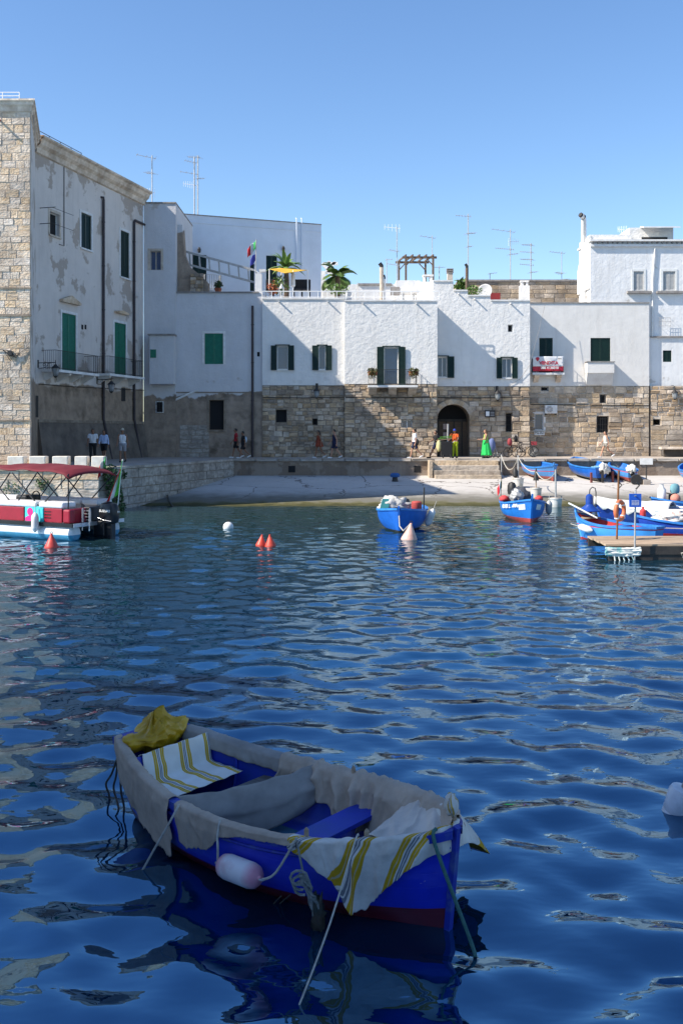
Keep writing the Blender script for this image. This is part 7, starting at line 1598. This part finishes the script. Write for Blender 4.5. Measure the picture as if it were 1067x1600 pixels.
# striped towel on the stern seat
def seat(u, v):
    y = lerp(-.36, .40, u); d = v*.68
    if d < .05: x, z = x_-.06-.03*(1-d/.05), .70-(.05-d)
    elif d < .30: x, z = x_-.02+(d-.05)*.22, .705-(d-.05)
    else: x, z = x_+.06+(d-.30), .455-.02*(d-.3)
    return BWd((x+.012*nz(u*7, v*5, 1), y+.012*nz(u*5, v*6, 4), z+.015*nz(u*6, v*7, 7)+.012))
simple('seat_towel', MB().grid(40, 40, seat), m_str2, 'white towel with yellow stripes spread on the stern seat', 'towel', 'all', .0035)
# yellow oilskin bundled over the stern
def oil(u, v):
    a = 2*math.pi*u; e = math.pi*(v-.5); d = Vector((math.cos(a)*math.cos(e), math.sin(a)*math.cos(e), math.sin(e)))
    cr = .34*creases(u*1.0, v, 9., 31, 1.5)+.18*ridge(nz(d.x*2.2+5, d.y*3, d.z*2.2), 1.2)+.10*nz(d.x*3, d.y*3, d.z*3)-.12
    k = 1+cr; hgt = .10+.05*d.y+.035*math.sin(d.y*6+1); z = .735+d.z*hgt*k*1.25
    if d.z < -.1: z -= .10*(-d.z)*(.6+nz(u*7, 3))                                 # skirts hang over the transom
    return BWd((.09+d.x*.17*k-.06*max(0, -d.z), .02+d.y*.34*(1+.5*cr), z))
simple('oilskin', MB().grid(70, 60, oil), mat('yellow_oilskin', (.60, .36, .01), (.42, .23, .008), 3, .45, .012, 7), 'crumpled yellow oilskin bundled over the stern', 'oilskin', 'all', .0035)
# oar end / plank
simple('oar', MB().tube([tuple(BWd((1.5, -.25, .30))), tuple(BWd((2.1, -.38, .36))), tuple(BWd((2.5, -.42, .38)))], .035, 8), 'wood', 'wooden oar shaft lying under the near rail', 'oar', True)
MB().hexa([(.86, -.55, .425), (1.2, -.5, .425), (1.2, -.38, .425), (.86, -.43, .425)], [(.86, -.55, .47), (1.2, -.5, .47), (1.2, -.38, .47), (.86, -.43, .47)]).build('plank_end', mat('grey_plank', (.16, .155, .15), (.1, .1, .1), 5, .85), FB)
# fender
a = G(352, 1318, .30); p_ = fb.pt(.60, .34, -1, .12); pf = BWd(p_)
fe = empty('fender', pf, 0, 'worn white and pink fender hanging on the near side of the boat', 'fender'); fe.rotation_euler = (R(90-2), R(12), HD+R(90)-R(2))
r_, h_ = .092, .40
MB().lathe([(.018, -h_/2-.03), (.022, -h_/2-.01), (.06, -h_/2+.005), (.083, -h_/2+.035), (r_, -h_/2+.08), (r_, h_/2-.08), (.083, h_/2-.035), (.06, h_/2-.005), (.022, h_/2+.01), (.018, h_/2+.03)], (0, 0, 0), 28).build('fender_body', None or (lambda: (lambda m: m)(MT.setdefault('fpink', mat('worn_fender', (.70, .66, .66), (.55, .38, .40), 5, .55, .004, 30, ramp=(.5, .72)))))(), fe, smooth=True)
for e in (-1, 1): MB().ring((0, 0, e*(h_/2+.035)), .018, .008, 12, 6).build('eye', MT['galv'], fe)
mf = MT['fpink']; t_ = mf.node_tree; b_ = t_.nodes['Principled BSDF']; old = b_.inputs['Base Color'].links[0].from_socket; tc_ = t_.nodes.new('ShaderNodeTexCoord'); sp2 = t_.nodes.new('ShaderNodeSeparateXYZ'); t_.links.new(tc_.outputs['Object'], sp2.inputs[0])
ab = t_.nodes.new('ShaderNodeMath'); ab.operation = 'ABSOLUTE'; t_.links.new(sp2.outputs[2], ab.inputs[0]); mr_ = t_.nodes.new('ShaderNodeMapRange'); mr_.inputs['From Min'].default_value = .10; mr_.inputs['From Max'].default_value = .19; mr_.inputs['To Max'].default_value = .8; t_.links.new(ab.outputs[0], mr_.inputs[0])
t_.links.new(mixnode(t_, mr_.outputs[0], old, (.55, .16, .24)), b_.inputs['Base Color'])
# ropes
def rope(name, pts, r, m, label, cat_='rope', n=4):
    P_ = [Vector(p) for p in pts]; out = []
    for i in range(len(P_)-1):
        p0, p1, p2, p3 = P_[max(0, i-1)], P_[i], P_[i+1], P_[min(len(P_)-1, i+2)]
        for k in range(n):
            t = k/n; out.append(.5*((2*p1)+(p2-p0)*t+(2*p0-5*p1+4*p2-p3)*t*t+(3*p1-p0-3*p2+p3)*t**3))
    out.append(P_[-1]); return simple(name, MB().tube([tuple(x) for x in out], r, 7), m, label, cat_, True)
g = lambda px, py, z=0.: G(px, py, z)
def gun(q, s, dy=.07, dz=.03): p = fb.pt(q, 0, s); return BWd((p.x, p.y+s*dy, p.z+dz))
MT['ropegreen'] = mat('green_rope', (.03, .11, .10), (.06, .16, .14), 30, .85, .003, 150)
rope('mooring_rope', [gun(.985, -1, .03, .05), gun(.99, -1, .10, -.05), g(735, 1470, .06), g(742, 1494, -.03), g(748, 1510, -.3)], .014, 'ropegreen', 'green rope from the bow straight down into the water')
q0 = gun(.87, -1, .06, .085)
rope('mooring_rope', [q0, q0.lerp(g(466, 1574), .02)+Vector((-.02, -.07, .0)), q0.lerp(g(466, 1574), .5)+Vector((0, -.03, -.03)), g(466, 1574), g(455, 1590, -.2)], .0065, 'rope', 'long pale rope slanting from the middle bow pin into the water')
rope('mooring_rope', [gun(.385, -1, .05, .05), gun(.385, -1, .13, -.04), gun(.385, -1, .13, -.04).lerp(g(219, 1366), .5), g(219, 1366, -.02), g(205, 1380, -.2)], .009, 'rope', 'pale rope from the near rail to the water behind the fender')
rope('mooring_line', [gun(.52, -1, .02, .05), gun(.53, -1, .08, -.05), pf+Vector((-.17, .10, .14)), pf+Vector((-.17, .10, .03))], .009, 'rope', 'pale cord tying the fender to the cloth-covered rail')
fe_end = fe.matrix_basis @ Vector((0, 0, h_/2+.04)); fe_e2 = fe.matrix_basis @ Vector((0, 0, -h_/2-.04)); fe_end = fe_end if fe_end.x > fe_e2.x else fe_e2
rope('mooring_line', [fe_end, fe_end+Vector((.10, -.02, .06)), gun(.745, -1, .07, .06)], .009, 'rope', 'pale cord from the pink fender end to the forward pin')
rope('thin_line', [gun(.745, -1, .08, .02), g(462, 1370, .2), g(428, 1412, .0), g(422, 1420, -.1)], .005, 'ropedk', 'thin dark line running from forward pin to waterline under the fender')
rope('thin_line', [gun(.87, -1, .10, .03), g(520, 1345, .35), g(470, 1385, .18), g(437, 1412, .0)], .005, 'ropedk', 'thin dark line running aft from the middle bow pin')
# weed-hung rope bundle
hb = gun(.765, -1, .14, -.10); hb2 = g(497, 1430, .08); rr = random.Random(8); mb = MB()
mb.tube([tuple(gun(.75, -1, .09, .03)), tuple(hb.lerp(hb2, .25))], .008, 6)
for k in range(7):
    pts = [hb.lerp(hb2, .2+.12*i)+Vector((rr.uniform(-.03, .03), rr.uniform(-.03, .0), rr.uniform(-.02, .02))) for i in range(8)]; mb.tube([tuple(x) for x in pts], .011, 5)
for k in range(3): c = hb.lerp(hb2, .22+.1*k); mb.tube([tuple(c+Vector((.06*math.cos(a)-.03, -.03, .05*math.sin(a)))) for a in np.linspace(0, 5, 9)], .010, 5)
simple('rope_bundle', mb, mat('frayed_rope', (.28, .27, .25), (.12, .15, .14), 18, .95), 'frayed knotted rope bundle hanging from the near side of the boat', 'rope', True)
simple('weed_clump', lump(hb2+Vector((0, -.02, -.02)), (.05, .05, .17), 4, .6, 14, 12, 3), mat('sea_weed', (.02, .035, .03), (.04, .03, .02), 9, .6), 'dark weed clump on the rope bundle at the waterline', 'weed', 'all')
# stern lines
sp_ = BWd((-.03, -.28, .62)); 
for k, (a, b_, lab) in enumerate(((g(166, 1225, .22), g(170, 1262, -.1), 'dark knotted stern rope, outermost of the three'), (g(178, 1232, .2), g(186, 1290, -.1), 'dark stern rope, middle of the three'), (g(190, 1240, .2), g(192, 1285, -.1), 'dark stern rope, closest to the hull'))):
    rope('stern_rope', [sp_+Vector((0, 0, .03*k)), sp_.lerp(a, .55)+Vector((0, 0, -.03)), a, a.lerp(b_, .5)+Vector((.02, 0, 0)), b_], .010, 'ropedk', lab)
